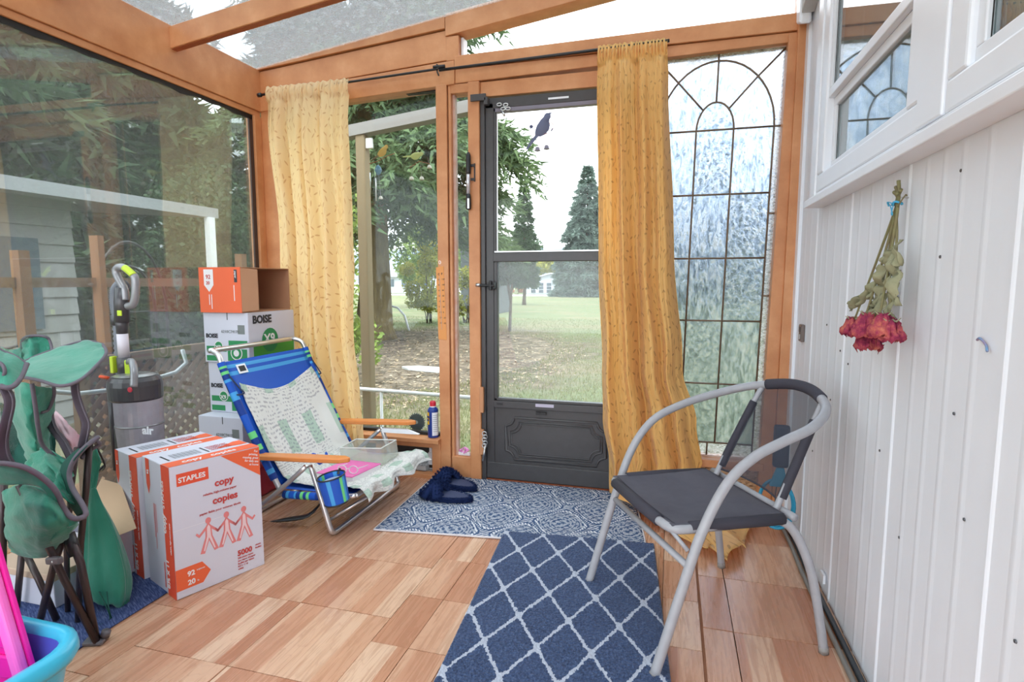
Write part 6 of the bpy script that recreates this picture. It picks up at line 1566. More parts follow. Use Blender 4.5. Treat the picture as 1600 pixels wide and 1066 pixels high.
for (c, w_, ln, a_) in [((0.48, 1.454, 1.113), 0.03, 0.06, 2.9), ((0.48, 1.471, 1.086), 0.03, 0.055, -0.2), ((0.48, 1.548, 1.062), 0.034, 0.06, 0.5), ((0.48, 1.488, 1.05), 0.03, 0.07, 0.1), ((0.48, 1.6, 1.031), 0.03, 0.085, 0.9), ((0.48, 1.659, 1.009), 0.026, 0.09, 0.95), ((0.48, 1.746, 0.989), 0.022, 0.085, 1.05), ((0.48, 1.468, 1.007), 0.028, 0.08, -0.05), ((0.48, 1.526, 0.993), 0.03, 0.06, 0.2), ((0.48, 1.587, 0.987), 0.034, 0.05, 1.3), ((0.48, 1.447, 1.036), 0.02, 0.08, -0.15), ((0.48, 1.514, 1.101), 0.018, 0.05, 0.6), ((0.48, 1.565, 1.012), 0.028, 0.06, 0.4)]:
    c = V(*c); k = g7.random()*9; ca, sa = math.cos(a_), math.sin(a_)
    def lf(u, v):
        w = (2*u-1)*w_*.5*math.sin(PI*min(1, .08+v*.95))**.7; l = (v-.5)*ln
        y = l*sa + w*ca; z = -l*ca + w*sa
        return V(min(.513, c.x-.010*math.sin(PI*v)+.02*mnoise.noise(V(u*2.5+k, v*3, k))+.35*abs(w)), c.y, c.z) + V(0, y+.006*mnoise.noise(V(v*6, k, u*4)), z)
    MB().grid(lf, 6, 9).build('leaf', M_dl, ro, smooth=True, solid=.0008)
for (c, r_) in [((0.466, 1.701, 0.935), .024), ((0.452, 1.536, 0.951), .030), ((0.455, 1.439, 0.957), .027), ((0.468, 1.428, 0.946), .024), ((0.462, 1.55, 0.915), .026)]:
    c = V(*c); bl = MB()
    for lay in range(4):
        for q in range(5 if lay else 3):
            a0 = 2*PI*q/(5 if lay else 3)+lay*.7; rr = r_*(.35+.22*lay); kk = g7.random()*9
            def pf(u, v):
                a = a0+(u-.5)*1.9; op = rr*(.35+.75*v**.7); cr = .006*mnoise.noise(V(u*4+kk, v*4, kk))+.004*math.sin(u*14+kk)*v
                return c+V((op+cr)*math.cos(a), (op+cr)*math.sin(a), r_*.75-r_*(1.5+.1*lay)*v+cr*1.5)
            bl.grid(pf, 7, 5)
    bl.build('rose_bloom', M_pt, ro, smooth=True, kind=None, solid=.0008)
    sep = MB()
    for q in range(4):
        a = 2*PI*q/4+.4; sep.tube([c+V(0, 0, r_*.8), c+V(.012*math.cos(a), .012*math.sin(a), r_*.7), c+V(.022*math.cos(a), .022*math.sin(a), r_*1.0)], [.0035, .0025, .0006], 5)
    sep.build('sepals', M_dl, ro, smooth=True)
rb = MB().tube([tie+V(.009*math.cos(t), .013*math.sin(t), .003*math.sin(2*t)) for t in [2*PI*k/14 for k in range(14)]], .0028, 6, closed=True)
rb.tube(cat_curve([tie+V(-.01, -.01, 0), tie+V(-.012, -.004, -.022), tie+V(-.012, -.012, -.026), tie+V(-.012, .006, -.004)], 4), .0025, 5, flat=.4).tube(cat_curve([tie+V(-.01, 0, 0), tie+V(-.014, .018, .006), tie+V(-.01, .02, -.004)], 4), .0025, 5, flat=.4)
rb.build('ribbon', mat('sky_blue_ribbon', lin(70, 168, 210)[:3], .5), ro, smooth=True)
MB().tube(cat_curve([tie+V(0, -.005, -.01), tie+V(-.005, -.03, -.004), tie+V(0, -.045, .012), tie+V(0, -.055, .010)], 4), .0016, 5).build('tendril', M_stem, ro, smooth=True)
MB().tube([V(.5235, tie.y, tie.z+.012), V(.497, tie.y, tie.z+.014)], .0018, 6).build('nail', M_alu, ro)

# ---------------------------------------------------------------- upright vacuum
M_vd = mat('gunmetal_plastic', lin(78, 76, 80)[:3], .28, c2=lin(60, 58, 62), sc=10)
M_vl = mat('silver_plastic', lin(150, 150, 154)[:3], .25, .3)
M_lime = mat('lime_plastic', lin(200, 226, 60)[:3], .35)
M_hose = mat('grey_hose', lin(128, 132, 142)[:3], .45)
vc = thing('vacuum_cleaner', 'grey upright vacuum with lime accents and clear dust cup by the side window', 'vacuum cleaner', (-2.03, 1.74, 0))
VX, VY = -2.045, 1.75
MB().lathe([(.070, .09), (.078, .10), (.078, .18), (.074, .185), (.072, .27), (.076, .275)], (VX+.01, VY, .0), 28).build('motor_housing', M_vd, vc, smooth=False)
MB().lathe([(.0785, .228), (.0795, .232), (.0785, .236)], (VX+.01, VY, 0), 28).build('accent_ring', M_lime, vc)
for k in range(22):
    a = 2*PI*k/22; MB().obox((VX+.01+.0765*math.cos(a), VY+.0765*math.sin(a), .262), V(-math.sin(a), math.cos(a), 1.2).normalized()*.011, V(math.cos(a), math.sin(a), 0)*.0015, V(-math.sin(a), math.cos(a), -.8).normalized()*.002).build('vent_slot', M_black, vc)
def mat_cup():
    n = NT('dusty_clear_cup'); n.n.remove(n.bsdf)
    v = n.coord('Object'); z = n.sep(v)[2]
    tr = n.node('ShaderNodeBsdfTransparent'); tr.inputs[0].default_value = (.93, .92, .95, 1)
    gl = n.node('ShaderNodeBsdfGlossy'); gl.inputs['Roughness'].default_value = .12
    df = n.node('ShaderNodeBsdfDiffuse'); n.link(n.mix(n.noise(v, 30, 4), lin(176, 170, 180), lin(204, 200, 210)), df.inputs[0])
    m1 = n.node('ShaderNodeMixShader'); m1.inputs[0].default_value = .12; n.link(tr.outputs[0], m1.inputs[1]); n.link(gl.outputs[0], m1.inputs[2])
    f = n.ramp(n.math('ADD', z, n.math('MULTIPLY', n.noise(v, 9, 3), .1)), [(.40, (.85, .85, .85)), (.50, (.6, .6, .6))])
    m2 = n.node('ShaderNodeMixShader'); n.link(f, m2.inputs[0]); n.link(m1.outputs[0], m2.inputs[1]); n.link(df.outputs[0], m2.inputs[2]); n.link(m2.outputs[0], n.out.inputs[0]); return n.mat
MB().lathe([(.068, .276), (.078, .40), (.084, .50), (.085, .605)], (VX+.01, VY, 0), 32).build('dust_cup', mat_cup(), vc, smooth=False)
MB().lathe([(.0845, .498), (.0865, .502), (.0845, .506)], (VX+.01, VY, 0), 32).build('cup_seam', M_vl, vc)
MB().lathe([(.034, .28), (.036, .40), (.05, .44), (.05, .59)], (VX+.01, VY, 0), 20).build('cyclone_cone', M_vl, vc, smooth=False)
MB().lathe([(.086, .603), (.094, .612), (.096, .665), (.093, .685), (.082, .700), (.05, .708), (.0, .71)], (VX, VY, 0), 32).build('lid', M_vd, vc, smooth=False)
MB().lathe([(.078, .703), (.056, .7105), (.02, .713)], (VX, VY, 0), 28).build('lid_top', M_vl, vc)
text('air', 'lettering', M_white, vc, (-1.931, 1.668, 0.487), (1, .12, 0), (0, 0, 1), .045, .0016)
P = cat_curve([V(VX-.02, VY+.02, .700), V(VX-.01, VY-.01, .755), V(VX+.045, VY-.045, .765), V(VX+.078, VY-.068, .735), V(VX+.088, VY-.082, .672)], 5)
MB().tube(P, .0135, 10).build('carry_handle', M_vl, vc, smooth=True)
MB().tube([p+V(-.004, .004, -.014) for p in P[2:-4]], .008, 8).build('handle_underside', M_lime, vc, smooth=True)
MB().obox((VX-.008, VY-.010, .735), (.018, 0, 0), (0, .012, 0), (0, 0, .032)).build('trigger', M_lime, vc, bevel=.006)
MB().obox((VX-.085, VY-.015, .745), (.008, 0, 0), (0, .012, 0), (0, 0, .035)).build('hose_clip', M_lime, vc, bevel=.004)
MB().lathe([(.0, 0), (.021, .002), (.021, .012), (0, .014)], (VX-.082, VY-.06, .692), 16, M=Matrix.Rotation(-.4, 4, 'X')).build('red_button', mat('orange_button', lin(236, 92, 56)[:3], .4), vc, bevel=.002)
MB().lathe([(0, 0), (.010, .001), (.010, .005), (0, .006)], (VX+.088, VY-.096, .665), 14, M=Matrix.Rotation(PI/2, 4, 'X')).build('emblem', mat('red_emblem', lin(200, 46, 66)[:3], .4), vc)
# spine and base
MB().prism([(VX+.035+a, b) for a, b in [(-.125, .08), (-.095, .08), (-.085, .50), (-.105, .53), (-.135, .48), (-.14, .2)]], VY-.03, VY+.03, 'xz').build('spine', M_vd, vc, bevel=.01)
MB().prism([(VX-.14, VY-.08), (VX+.02, VY-.13), (VX+.085, VY-.155), (VX+.10, VY-.14), (VX+.09, VY+.02), (VX+.07, VY+.10), (VX-.12, VY+.08)], .008, .055, 'xy').build('floor_head', M_vd, vc, bevel=.014, seg=3)
MB().prism([(VX-.08, VY-.06), (VX+.02, VY-.09), (VX+.09, VY-.10), (VX+.09, VY+.03), (VX-.06, VY+.06)], .05, .095, 'xy').build('head_cover', M_vl, vc, bevel=.014, seg=3)
MB().tube([V(VX-.13, VY-.09, .02), V(VX-.13, VY+.09, .02)], .02, 12).build('wheel', M_black, vc)
# wand, handle loop and hose
MB().tube([V(VX-.045, VY+.0, .70), V(VX-.047, VY, .775)], .027, 14).build('wand_socket', M_vd, vc, smooth=True)
MB().tube([V(VX-.047, VY, .775), V(VX-.048, VY, .872)], .0205, 14).build('wand_band', mat('pale_wand_band', lin(222, 216, 226)[:3], .35), vc, smooth=True)
MB().tube([V(VX-.048, VY, .870), V(VX-.047, VY, .905), V(VX-.044, VY, .93)], [.020, .022, .026], 14).build('wand_neck', M_vd, vc, smooth=True)
MB().tube([V(VX-.044, VY, .92), V(VX-.040, VY, 1.00), V(VX-.036, VY, 1.06)], [.028, .027, .022], 14).build('grip_body', M_vd, vc, smooth=True)
MB().obox((VX-.022, VY-.027, .958), (.010, 0, 0), (0, .003, 0), (0, 0, .011)).build('yellow_button', M_lime, vc, bevel=.002)
P = cat_curve([V(VX-.012, VY, .985), V(VX+.018, VY, .995), V(VX+.032, VY, 1.035), V(VX+.036, VY, 1.095), V(VX+.018, VY, 1.118), V(VX-.022, VY, 1.142), V(VX-.050, VY, 1.138), V(VX-.056, VY, 1.118), V(VX-.040, VY, 1.085), V(VX-.022, VY, 1.055), V(VX-.020, VY, 1.01)], 6)
MB().tube(P, .0148, 12).build('loop_handle', M_vl, vc, smooth=True)
MB().tube([p+V(0, -.004, .004) for p in P[20:29]], .0135, 12).build('lime_grip', M_lime, vc, smooth=True)
HP = cat_curve([V(VX-.030, VY+.01, 1.062), V(VX-.055, VY+.015, 1.072), V(VX-.088, VY+.02, 1.045), V(VX-.096, VY+.02, .99), V(VX-.090, VY+.02, .93), V(VX-.090, VY+.02, .80), V(VX-.094, VY+.02, .66), V(VX-.102, VY+.015, .50), V(VX-.110, VY+.01, .30), V(VX-.10, VY, .16), V(VX-.07, VY, .12)], 14)
MB().tube(HP, [.0195+.0022*(1 if i % 2 else -1) for i in range(len(HP))], 12).build('hose', M_hose, vc, smooth=True)
MB().tube([V(VX-.090, VY+.02, .945), V(VX-.090, VY+.02, .905)], .0255, 14).build('hose_collar', M_vd, vc, smooth=True)
MB().tube([V(VX-.104, VY-.02, .67), V(VX-.104, VY-.02, .30)], .013, 12).build('dark_tube', M_vd, vc, smooth=True)
cd = cat_curve([V(VX-.09, VY-.08, .34), V(VX-.10, VY-.13, .30), V(VX-.05, VY-.17, .27), V(VX-.02, VY-.15, .20)], 5)
MB().tube(cd, .005, 6).build('power_cord', M_black, vc, smooth=True)

vc.scale = (1, 1, .968)

# ---------------------------------------------------------------- half folded green camp chair
def mat_canvas():
    n = NT('green_polyester'); v = n.coord('Object'); c = n.mix(n.noise(v, 7, 4), lin(26, 112, 92), lin(60, 150, 124)); n.set(c, .62, spec=.35, **{'Sheen Weight': .3}); n.bump(n.noise(v, 14, 4, .6), .45, .012); return n.mat
M_gr = mat_canvas(); M_gri = mat('dark_green_lining', lin(14, 84, 70)[:3], .8, c2=lin(10, 60, 54), sc=9)
M_pipe = mat('grey_piping', lin(112, 104, 114)[:3], .7, c2=lin(80, 74, 84), sc=40)
M_leg = mat('dark_brown_steel', lin(70, 58, 58)[:3], .35, .3)
cc_ = thing('camp_chair', 'half folded green camp chair with dark crossed legs at the left edge', 'chair', (-1.8, 1.22, 0))
def crp(a, b, c, d, t): return .5*((2*b)+(c-a)*t+(2*a-5*b+4*c-d)*t*t+(3*b-a-3*c+d)*t**3)
def loft(rows, name, m, nu=18, nv=18, wob=.006, sd=1, parent=None, solid=.003, closed=False):
    Rr = [[Vector(p) for p in r] for r in rows]
    def row(r, u):
        n_ = len(r)-1; i = min(int(u*n_), n_-1); t = u*n_-i
        return crp(r[max(i-1, 0)], r[i], r[i+1], r[min(i+2, n_)], t)
    def fn(u, v):
        n_ = len(Rr)-1; i = min(int(v*n_), n_-1); t = v*n_-i
        p = crp(row(Rr[max(i-1, 0)], u), row(Rr[i], u), row(Rr[i+1], u), row(Rr[min(i+2, n_)], u), t)
        w = wob*mnoise.noise(V(u*6+sd, v*6, sd*3.1))+wob*.5*mnoise.noise(V(u*15+sd, v*11, sd))
        return p + V(w*.5, -w, w*.6)
    MB().grid(fn, nu, nv).build(name, m, parent or cc_, smooth=True, solid=solid)
    return fn
def piping(P, r=.005, nm='piping', m=None): MB().tube(cat_curve(P, 5), r, 8).build(nm, m or M_pipe, cc_, smooth=True)
# arm panel on the right
A0_ = [(-1.996, 1.32, 0.793), (-1.985, 1.36, 0.811), (-1.952, 1.42, 0.835), (-1.904, 1.46, 0.85), (-1.835, 1.46, 0.841)]
A1_ = [(-1.888, 1.24, 0.787), (-1.843, 1.26, 0.791), (-1.786, 1.29, 0.793), (-1.749, 1.33, 0.801), (-1.721, 1.38, 0.824)]
A2_ = [(-1.809, 1.18, 0.778), (-1.716, 1.17, 0.773), (-1.647, 1.18, 0.758), (-1.627, 1.22, 0.769), (-1.665, 1.3, 0.797)]
loft([A0_, A1_, A2_], 'arm_panel', M_gr, wob=.008)
piping(A2_ + [A1_[-1], A0_[-1]]); piping(A0_, .004)
# back panel standing up behind
loft([[(-2.264, 1.5, 0.838), (-2.254, 1.52, 0.85), (-2.233, 1.54, 0.849), (-2.204, 1.55, 0.839)], [(-2.272, 1.5, 0.8), (-2.209, 1.49, 0.81), (-2.22, 1.53, 0.805), (-2.182, 1.54, 0.798)], [(-2.275, 1.5, 0.748), (-2.177, 1.46, 0.762), (-2.192, 1.5, 0.761), (-2.145, 1.52, 0.769)]], 'back_panel', M_gr, wob=.01, sd=2)
piping([(-2.271, 1.5, 0.807), (-2.257, 1.5, 0.843), (-2.241, 1.52, 0.853), (-2.207, 1.54, 0.849), (-2.198, 1.55, 0.83), (-2.144, 1.52, 0.774)])
loft([[(-2.409, 1.5, 0.815), (-2.314, 1.48, 0.81), (-2.268, 1.5, 0.807)], [(-2.386, 1.48, 0.747), (-2.275, 1.45, 0.751), (-2.21, 1.46, 0.745)]], 'back_panel', M_gr, wob=.01, sd=4)
piping([(-2.416, 1.5, 0.812), (-2.314, 1.48, 0.81), (-2.286, 1.5, 0.818)])
# cup holder arm at the left edge
B0_ = [(-1.8, 1.1, 0.897), (-1.776, 1.12, 0.863), (-1.74, 1.13, 0.847), (-1.71, 1.14, 0.823)]
B2_ = [(-1.686, 1.02, 0.79), (-1.645, 1.03, 0.787), (-1.627, 1.04, 0.781), (-1.637, 1.06, 0.785)]
B1_ = [(-1.742, 1.06, 0.848), (-1.701, 1.07, 0.835), (-1.677, 1.08, 0.821), (-1.672, 1.1, 0.799)]
loft([B0_, B1_, B2_], 'arm_panel', M_gr, wob=.003, sd=6)
piping([(-1.71, 1.14, 0.823), (-1.672, 1.1, 0.799), (-1.637, 1.06, 0.784), (-1.632, 1.04, 0.779), (-1.645, 1.03, 0.785)], .007); piping(B0_, .004)
ch_ = V(*(-1.684, 1.055, 0.821))
MB().tube([ch_+V(.028*math.cos(t), -.004, .022*math.sin(t)) for t in [2*PI*k/20 for k in range(20)]], .0045, 8, closed=True).build('cup_ring', M_pipe, cc_, smooth=True)
MB().add([ch_+V(.026*math.cos(t), -.003, .020*math.sin(t)) for t in [2*PI*k/20 for k in range(20)]], [tuple(range(20))]).build('cup_opening', M_gri, cc_)
# hanging sling body
loft([[(-2.006, 1.3, 0.734), (-1.859, 1.24, 0.743), (-1.866, 1.28, 0.726), (-1.901, 1.34, 0.711)], [(-2.086, 1.34, 0.629), (-1.908, 1.26, 0.647), (-1.906, 1.3, 0.648), (-1.928, 1.36, 0.666)], [(-2.107, 1.36, 0.513), (-1.922, 1.28, 0.549), (-1.955, 1.33, 0.554), (-1.988, 1.38, 0.582)], [(-2.058, 1.36, 0.433), (-1.932, 1.3, 0.476), (-1.96, 1.34, 0.482), (-1.998, 1.38, 0.494)]], 'sling_back', M_gr, wob=.02, sd=8)
piping([(-1.816, 1.22, 0.749), (-1.81, 1.22, 0.672), (-1.821, 1.23, 0.61), (-1.84, 1.25, 0.554), (-1.826, 1.27, 0.515), (-1.78, 1.27, 0.503), (-1.729, 1.25, 0.483)], .006)
piping([(-1.872, 1.32, 0.72), (-1.89, 1.33, 0.684), (-1.917, 1.33, 0.641), (-1.908, 1.3, 0.638)], .005)
loft([[(-2.302, 1.44, 0.617), (-2.247, 1.46, 0.592), (-2.156, 1.46, 0.575), (-2.08, 1.46, 0.603)], [(-2.282, 1.42, 0.483), (-2.234, 1.44, 0.458), (-2.141, 1.44, 0.453), (-2.025, 1.42, 0.435)], [(-2.203, 1.36, 0.37), (-2.127, 1.38, 0.348), (-1.98, 1.36, 0.358), (-1.86, 1.34, 0.378)]], 'sling_lining', M_gri, wob=.02, sd=9)
loft([[(-1.988, 1.3, 0.471), (-1.912, 1.29, 0.522), (-1.844, 1.28, 0.525), (-1.741, 1.26, 0.499)], [(-1.908, 1.24, 0.444), (-1.777, 1.2, 0.489), (-1.707, 1.19, 0.492), (-1.665, 1.2, 0.458)], [(-1.847, 1.2, 0.416), (-1.71, 1.15, 0.452), (-1.632, 1.14, 0.454), (-1.61, 1.17, 0.417)]], 'seat_fold', M_gr, wob=.03, sd=11)
loft([[(-1.818, 1.12, 0.461), (-1.676, 1.08, 0.503), (-1.566, 1.06, 0.503), (-1.552, 1.1, 0.437), (-1.567, 1.14, 0.401)], [(-1.784, 1.1, 0.407), (-1.631, 1.05, 0.448), (-1.543, 1.04, 0.458), (-1.541, 1.08, 0.416), (-1.557, 1.12, 0.377)], [(-1.821, 1.12, 0.319), (-1.672, 1.07, 0.356), (-1.591, 1.06, 0.371), (-1.584, 1.09, 0.358), (-1.603, 1.13, 0.338)], [(-1.902, 1.18, 0.237), (-1.804, 1.15, 0.249), (-1.727, 1.14, 0.26), (-1.69, 1.15, 0.276), (-1.687, 1.17, 0.29)]], 'seat_pouch', M_gr, wob=.014, sd=12, nu=26, nv=26)
# front seat edge
F0 = [(-1.688, 1.02, 0.581), (-1.624, 1.02, 0.585), (-1.577, 1.03, 0.574), (-1.552, 1.05, 0.543), (-1.54, 1.07, 0.502), (-1.546, 1.09, 0.447), (-1.531, 1.1, 0.418), (-1.521, 1.12, 0.414)]
F1 = [(-1.712, 1.03, 0.52), (-1.647, 1.03, 0.523), (-1.598, 1.04, 0.526), (-1.56, 1.05, 0.515), (-1.561, 1.07, 0.472), (-1.567, 1.09, 0.421), (-1.552, 1.1, 0.39), (-1.527, 1.12, 0.406)]
loft([F0, F1], 'seat_front', M_gr, nu=40, nv=6, wob=.004, sd=13)
piping(F0 + [(-1.524, 1.13, 0.424), (-1.553, 1.14, 0.446), (-1.592, 1.15, 0.475), (-1.615, 1.16, 0.51), (-1.611, 1.17, 0.544), (-1.601, 1.19, 0.573), (-1.599, 1.22, 0.591), (-1.6, 1.24, 0.598)], .007)
G0 = [(-1.531, 1.135, 0.425), (-1.568, 1.145, 0.457), (-1.606, 1.155, 0.494), (-1.61, 1.165, 0.535), (-1.595, 1.185, 0.571), (-1.598, 1.235, 0.598)]
G1 = [(-1.622, 1.18, 0.378), (-1.675, 1.19, 0.418), (-1.708, 1.2, 0.469), (-1.707, 1.21, 0.516), (-1.68, 1.23, 0.555), (-1.675, 1.27, 0.567)]
loft([G0, G1], 'seat_side', M_gri, nu=30, nv=6, wob=.004, sd=14)
piping([(-1.623, 1.25, 0.584), (-1.623, 1.26, 0.57), (-1.631, 1.25, 0.561), (-1.649, 1.24, 0.55), (-1.644, 1.22, 0.537)], .006)
# webbing straps
def strap(P, w=.011):
    P = cat_curve(P, 5); m = MB()
    m.tube(P, w, 8, flat=.3); m.build('webbing_strap', mat('plum_grey_webbing', lin(84, 74, 84)[:3], .7, c2=lin(60, 48, 60), sc=30) if 'plum_grey_webbing' not in bpy.data.materials else bpy.data.materials['plum_grey_webbing'], cc_, smooth=True)
    for s_ in (-1, 1): MB().tube([p+V(w*.95*s_, -.002, 0) for p in P], .0018, 5).build('strap_edge', M_pipe, cc_, smooth=True)
strap([(-1.664, 1.05, 0.776), (-1.65, 1.05, 0.756), (-1.649, 1.05, 0.729), (-1.654, 1.04, 0.68), (-1.669, 1.04, 0.635), (-1.667, 1.04, 0.597), (-1.659, 1.05, 0.557)], .014)
strap([(-1.675, 1.24, 0.752), (-1.673, 1.24, 0.718), (-1.66, 1.24, 0.677), (-1.644, 1.24, 0.639), (-1.637, 1.23, 0.612), (-1.64, 1.22, 0.568)], .013)
strap([(-2.015, 1.4, 0.642), (-1.987, 1.38, 0.593), (-1.945, 1.36, 0.564), (-1.882, 1.34, 0.536), (-1.794, 1.3, 0.496)], .012)
# crossed legs
def leg(P, r=.0095, nm='leg', m=None): MB().tube(P, r, 10).build(nm, m or M_leg, cc_, smooth=True)
leg([(-1.688, 1.08, 0.502), (-1.649, 1.09, 0.397), (-1.628, 1.11, 0.292), (-1.618, 1.125, 0.22), (-1.579, 1.172, 0.008)])
leg([(-1.659, 1.17, 0.343), (-1.661, 1.13, 0.249), (-1.794, 1.159, 0.01)])
leg([(-1.902, 1.22, 0.206), (-1.816, 1.19, 0.157), (-1.806, 1.223, 0.01)])
leg([(-1.956, 1.24, 0.189), (-2.001, 1.241, 0.01)])
leg([(-1.811, 1.12, 0.477), (-1.831, 1.12, 0.356), (-1.852, 1.105, 0.01)])
leg([(-1.636, 1.24, 0.575), (-1.653, 1.23, 0.429), (-1.676, 1.22, 0.272), (-1.734, 1.236, 0.01)], .009)
leg([(-1.769, 1.3, 0.535), (-1.804, 1.3, 0.408), (-1.818, 1.28, 0.226), (-1.817, 1.266, 0.01)], .008)
leg([(-1.635, 1.16, 0.332), (-1.593, 1.155, 0.256), (-1.589, 1.178, 0.01)], .0105)
MB().tube([(-1.639, 1.16, 0.335), (-1.614, 1.158, 0.274)], .0165, 12).build('leg_sleeve', M_black, cc_, smooth=True)
h0 = V(*(-1.612, 1.1, 0.288))
M_hub = mat('grey_hub_plastic', lin(104, 98, 102)[:3], .45)
MB().obox(h0, (.026, 0, .004), (0, .008, 0), (-.001, 0, .010)).build('hub', M_hub, cc_, bevel=.005, seg=3)
MB().lathe([(0, 0), (.003, .001), (0, .002)], h0+V(.004, -.0085, 0), 8, M=Matrix.Rotation(PI/2, 4, 'X')).build('rivet', M_alu, cc_)
f0 = V(*(-1.596, 1.182, 0)); 
MB().obox(f0+V(.004, -.004, .007), (.026, .010, 0), (-.008, .018, 0), (0, 0, .006)).build('foot', M_hub, cc_, bevel=.004)
MB().tube([f0+V(.020, .012, .012), f0+V(.026, .014, .030)], .0125, 12).build('foot_socket', M_hub, cc_, smooth=True)
# carry sack hanging beside the legs
sk = thing('carry_sack', 'green drawstring carry sack hanging beside the camp chair, open end down', 'bag', (-1.66, 1.34, 0))
secs = [((-1.791, 1.36, 0.38), 0.007), ((-1.793, 1.36, 0.332), 0.025), ((-1.788, 1.36, 0.27), 0.050), ((-1.775, 1.355, 0.197), 0.072), ((-1.765, 1.35, 0.124), 0.087), ((-1.756, 1.345, 0.069), 0.089), ((-1.746, 1.34, 0.025), 0.075), ((-1.744, 1.34, -0.006), 0.057)]
SC = [(Vector(p), r) for p, r in secs]
def sackf(u, v):
    n_ = len(SC)-1; i = min(int(v*n_), n_-1); t = v*n_-i
    g = lambda k: SC[max(0, min(n_, k))]
    c = crp(g(i-1)[0], g(i)[0], g(i+1)[0], g(i+2)[0], t); r = crp(g(i-1)[1], g(i)[1], g(i+1)[1], g(i+2)[1], t)
    a = 2*PI*u; fold = 1 - .30*math.exp(-((u-.70)*18)**2)*min(1, v*3) - .14*math.exp(-((u-.83-.05*v)*20)**2) + .05*math.sin(a*5+v*5) + (.05*math.sin(a*22) if v > .88 else 0)
    return c + V(r*math.cos(a)*fold, r*.62*math.sin(a)*fold, .004*math.sin(a*7)*v + (.040*max(0, -math.sin(a))*max(0, (v-.80)/.20)**1.5))
MB().grid(sackf, 72, 40).build('bag_body', M_gr, sk, smooth=True, solid=.002)
e_ = SC[-1][0]
MB().add([e_+V(.047*math.cos(t), .029*math.sin(t), .012+.030*max(0, -math.sin(t))) for t in [2*PI*k/20 for k in range(20)]], [tuple(range(20))]).build('dark_mouth', mat('sack_mouth_shade', (.005, .035, .025), .9), sk)  # near-black green disc paints the shade inside the open mouth
MB().tube(cat_curve([(-1.724, 1.3, 0.07), (-1.66, 1.27, 0.048), (-1.652, 1.272, 0.006), (-1.656, 1.247, 0.004), (-1.673, 1.235, 0.004)], 6), .0018, 5).build('drawstring', M_gri, sk, smooth=True)
MB().tube(cat_curve([(-1.692, 1.3, 0.075), (-1.65, 1.27, 0.045), (-1.654, 1.279, 0.006)], 6), .0018, 5).build('drawstring', M_gri, sk, smooth=True)
pn = thing('mesh_pocket', 'small green cloth pocket and cord hanging between camp chair post and vacuum', 'pocket', (-1.75, 1.40, 0))
loft([[(-1.876, 1.42, 0.488), (-1.847, 1.42, 0.494), (-1.829, 1.42, 0.447)], [(-1.879, 1.41, 0.384), (-1.856, 1.41, 0.386), (-1.844, 1.42, 0.406)], [(-1.871, 1.4, 0.333), (-1.859, 1.4, 0.318), (-1.844, 1.4, 0.324)]], 'cloth', M_gr, parent=pn, wob=.004, sd=21)
MB().tube(cat_curve([(-1.859, 1.43, 0.495), (-1.853, 1.44, 0.461), (-1.852, 1.45, 0.422), (-1.878, 1.46, 0.401)], 4), .003, 5).build('cord', M_black, pn, smooth=True)

# papers, cardboard and white box among the chair legs
mg = thing('magazine', 'crumpled white and pink leaflet wedged behind the camp chair strap', 'leaflet', (-1.85, 1.5, .5))
loft([[(-2.208, 1.55, 0.575), (-2.144, 1.53, 0.559), (-2.099, 1.53, 0.519), (-2.086, 1.55, 0.482)], [(-2.201, 1.54, 0.517), (-2.104, 1.5, 0.498), (-2.064, 1.5, 0.473), (-2.077, 1.54, 0.442)], [(-2.153, 1.52, 0.465), (-2.097, 1.5, 0.451), (-2.068, 1.5, 0.435), (-2.072, 1.52, 0.419)]], 'cover', mat('white_pink_print', lin(232, 226, 232)[:3], .5, c2=lin(226, 96, 122), sc=17, amt=.5), parent=mg, wob=.008, sd=23)
cb = thing('cardboard_box', 'open white cardboard box with a tan inner flap beside the vacuum base', 'carton', (-1.9, 1.5, 0))
MB().box(-2.14, -1.84, 1.415, 1.42, .006, .185).box(-2.14, -1.84, 1.52, 1.525, .006, .185).box(-2.14, -2.135, 1.42, 1.52, .006, .185).box(-1.845, -1.84, 1.42, 1.52, .006, .185).box(-2.14, -1.84, 1.415, 1.525, .006, .010).build('box', M_card, cb)
q4 = [V(*(-2.028, 1.57, 0.319)), V(*(-1.91, 1.55, 0.316)), V(*(-1.722, 1.44, 0.219)), V(*(-1.801, 1.42, 0.186)), V(*(-2.004, 1.5, 0.255))]
MB().add(q4+[p+V(-.003, .004, -.002) for p in q4], [(0, 1, 2, 3, 4), (9, 8, 7, 6, 5)]+[(i, (i+1) % 5, 5+(i+1) % 5, 5+i) for i in range(5)]).build('flap', mat('tan_card', lin(226, 192, 160)[:3], .85, c2=lin(214, 178, 144), sc=5, bump=.2, bsc=120, bd=.001, stretch=(.1, 1, 1)), cb)
wb = thing('flat_box', 'low pale grey box on the mat under the camp chair legs', 'carton', (-1.95, 1.33, 0))
MB().box(-2.17, -1.875, 1.27, 1.40, .006, .115).build('body', M_card, wb, bevel=.003)
MB().box(-2.172, -1.873, 1.268, 1.402, .095, .118).build('lid', mat('tan_lid', lin(200, 172, 150)[:3], .8), wb, bevel=.002)

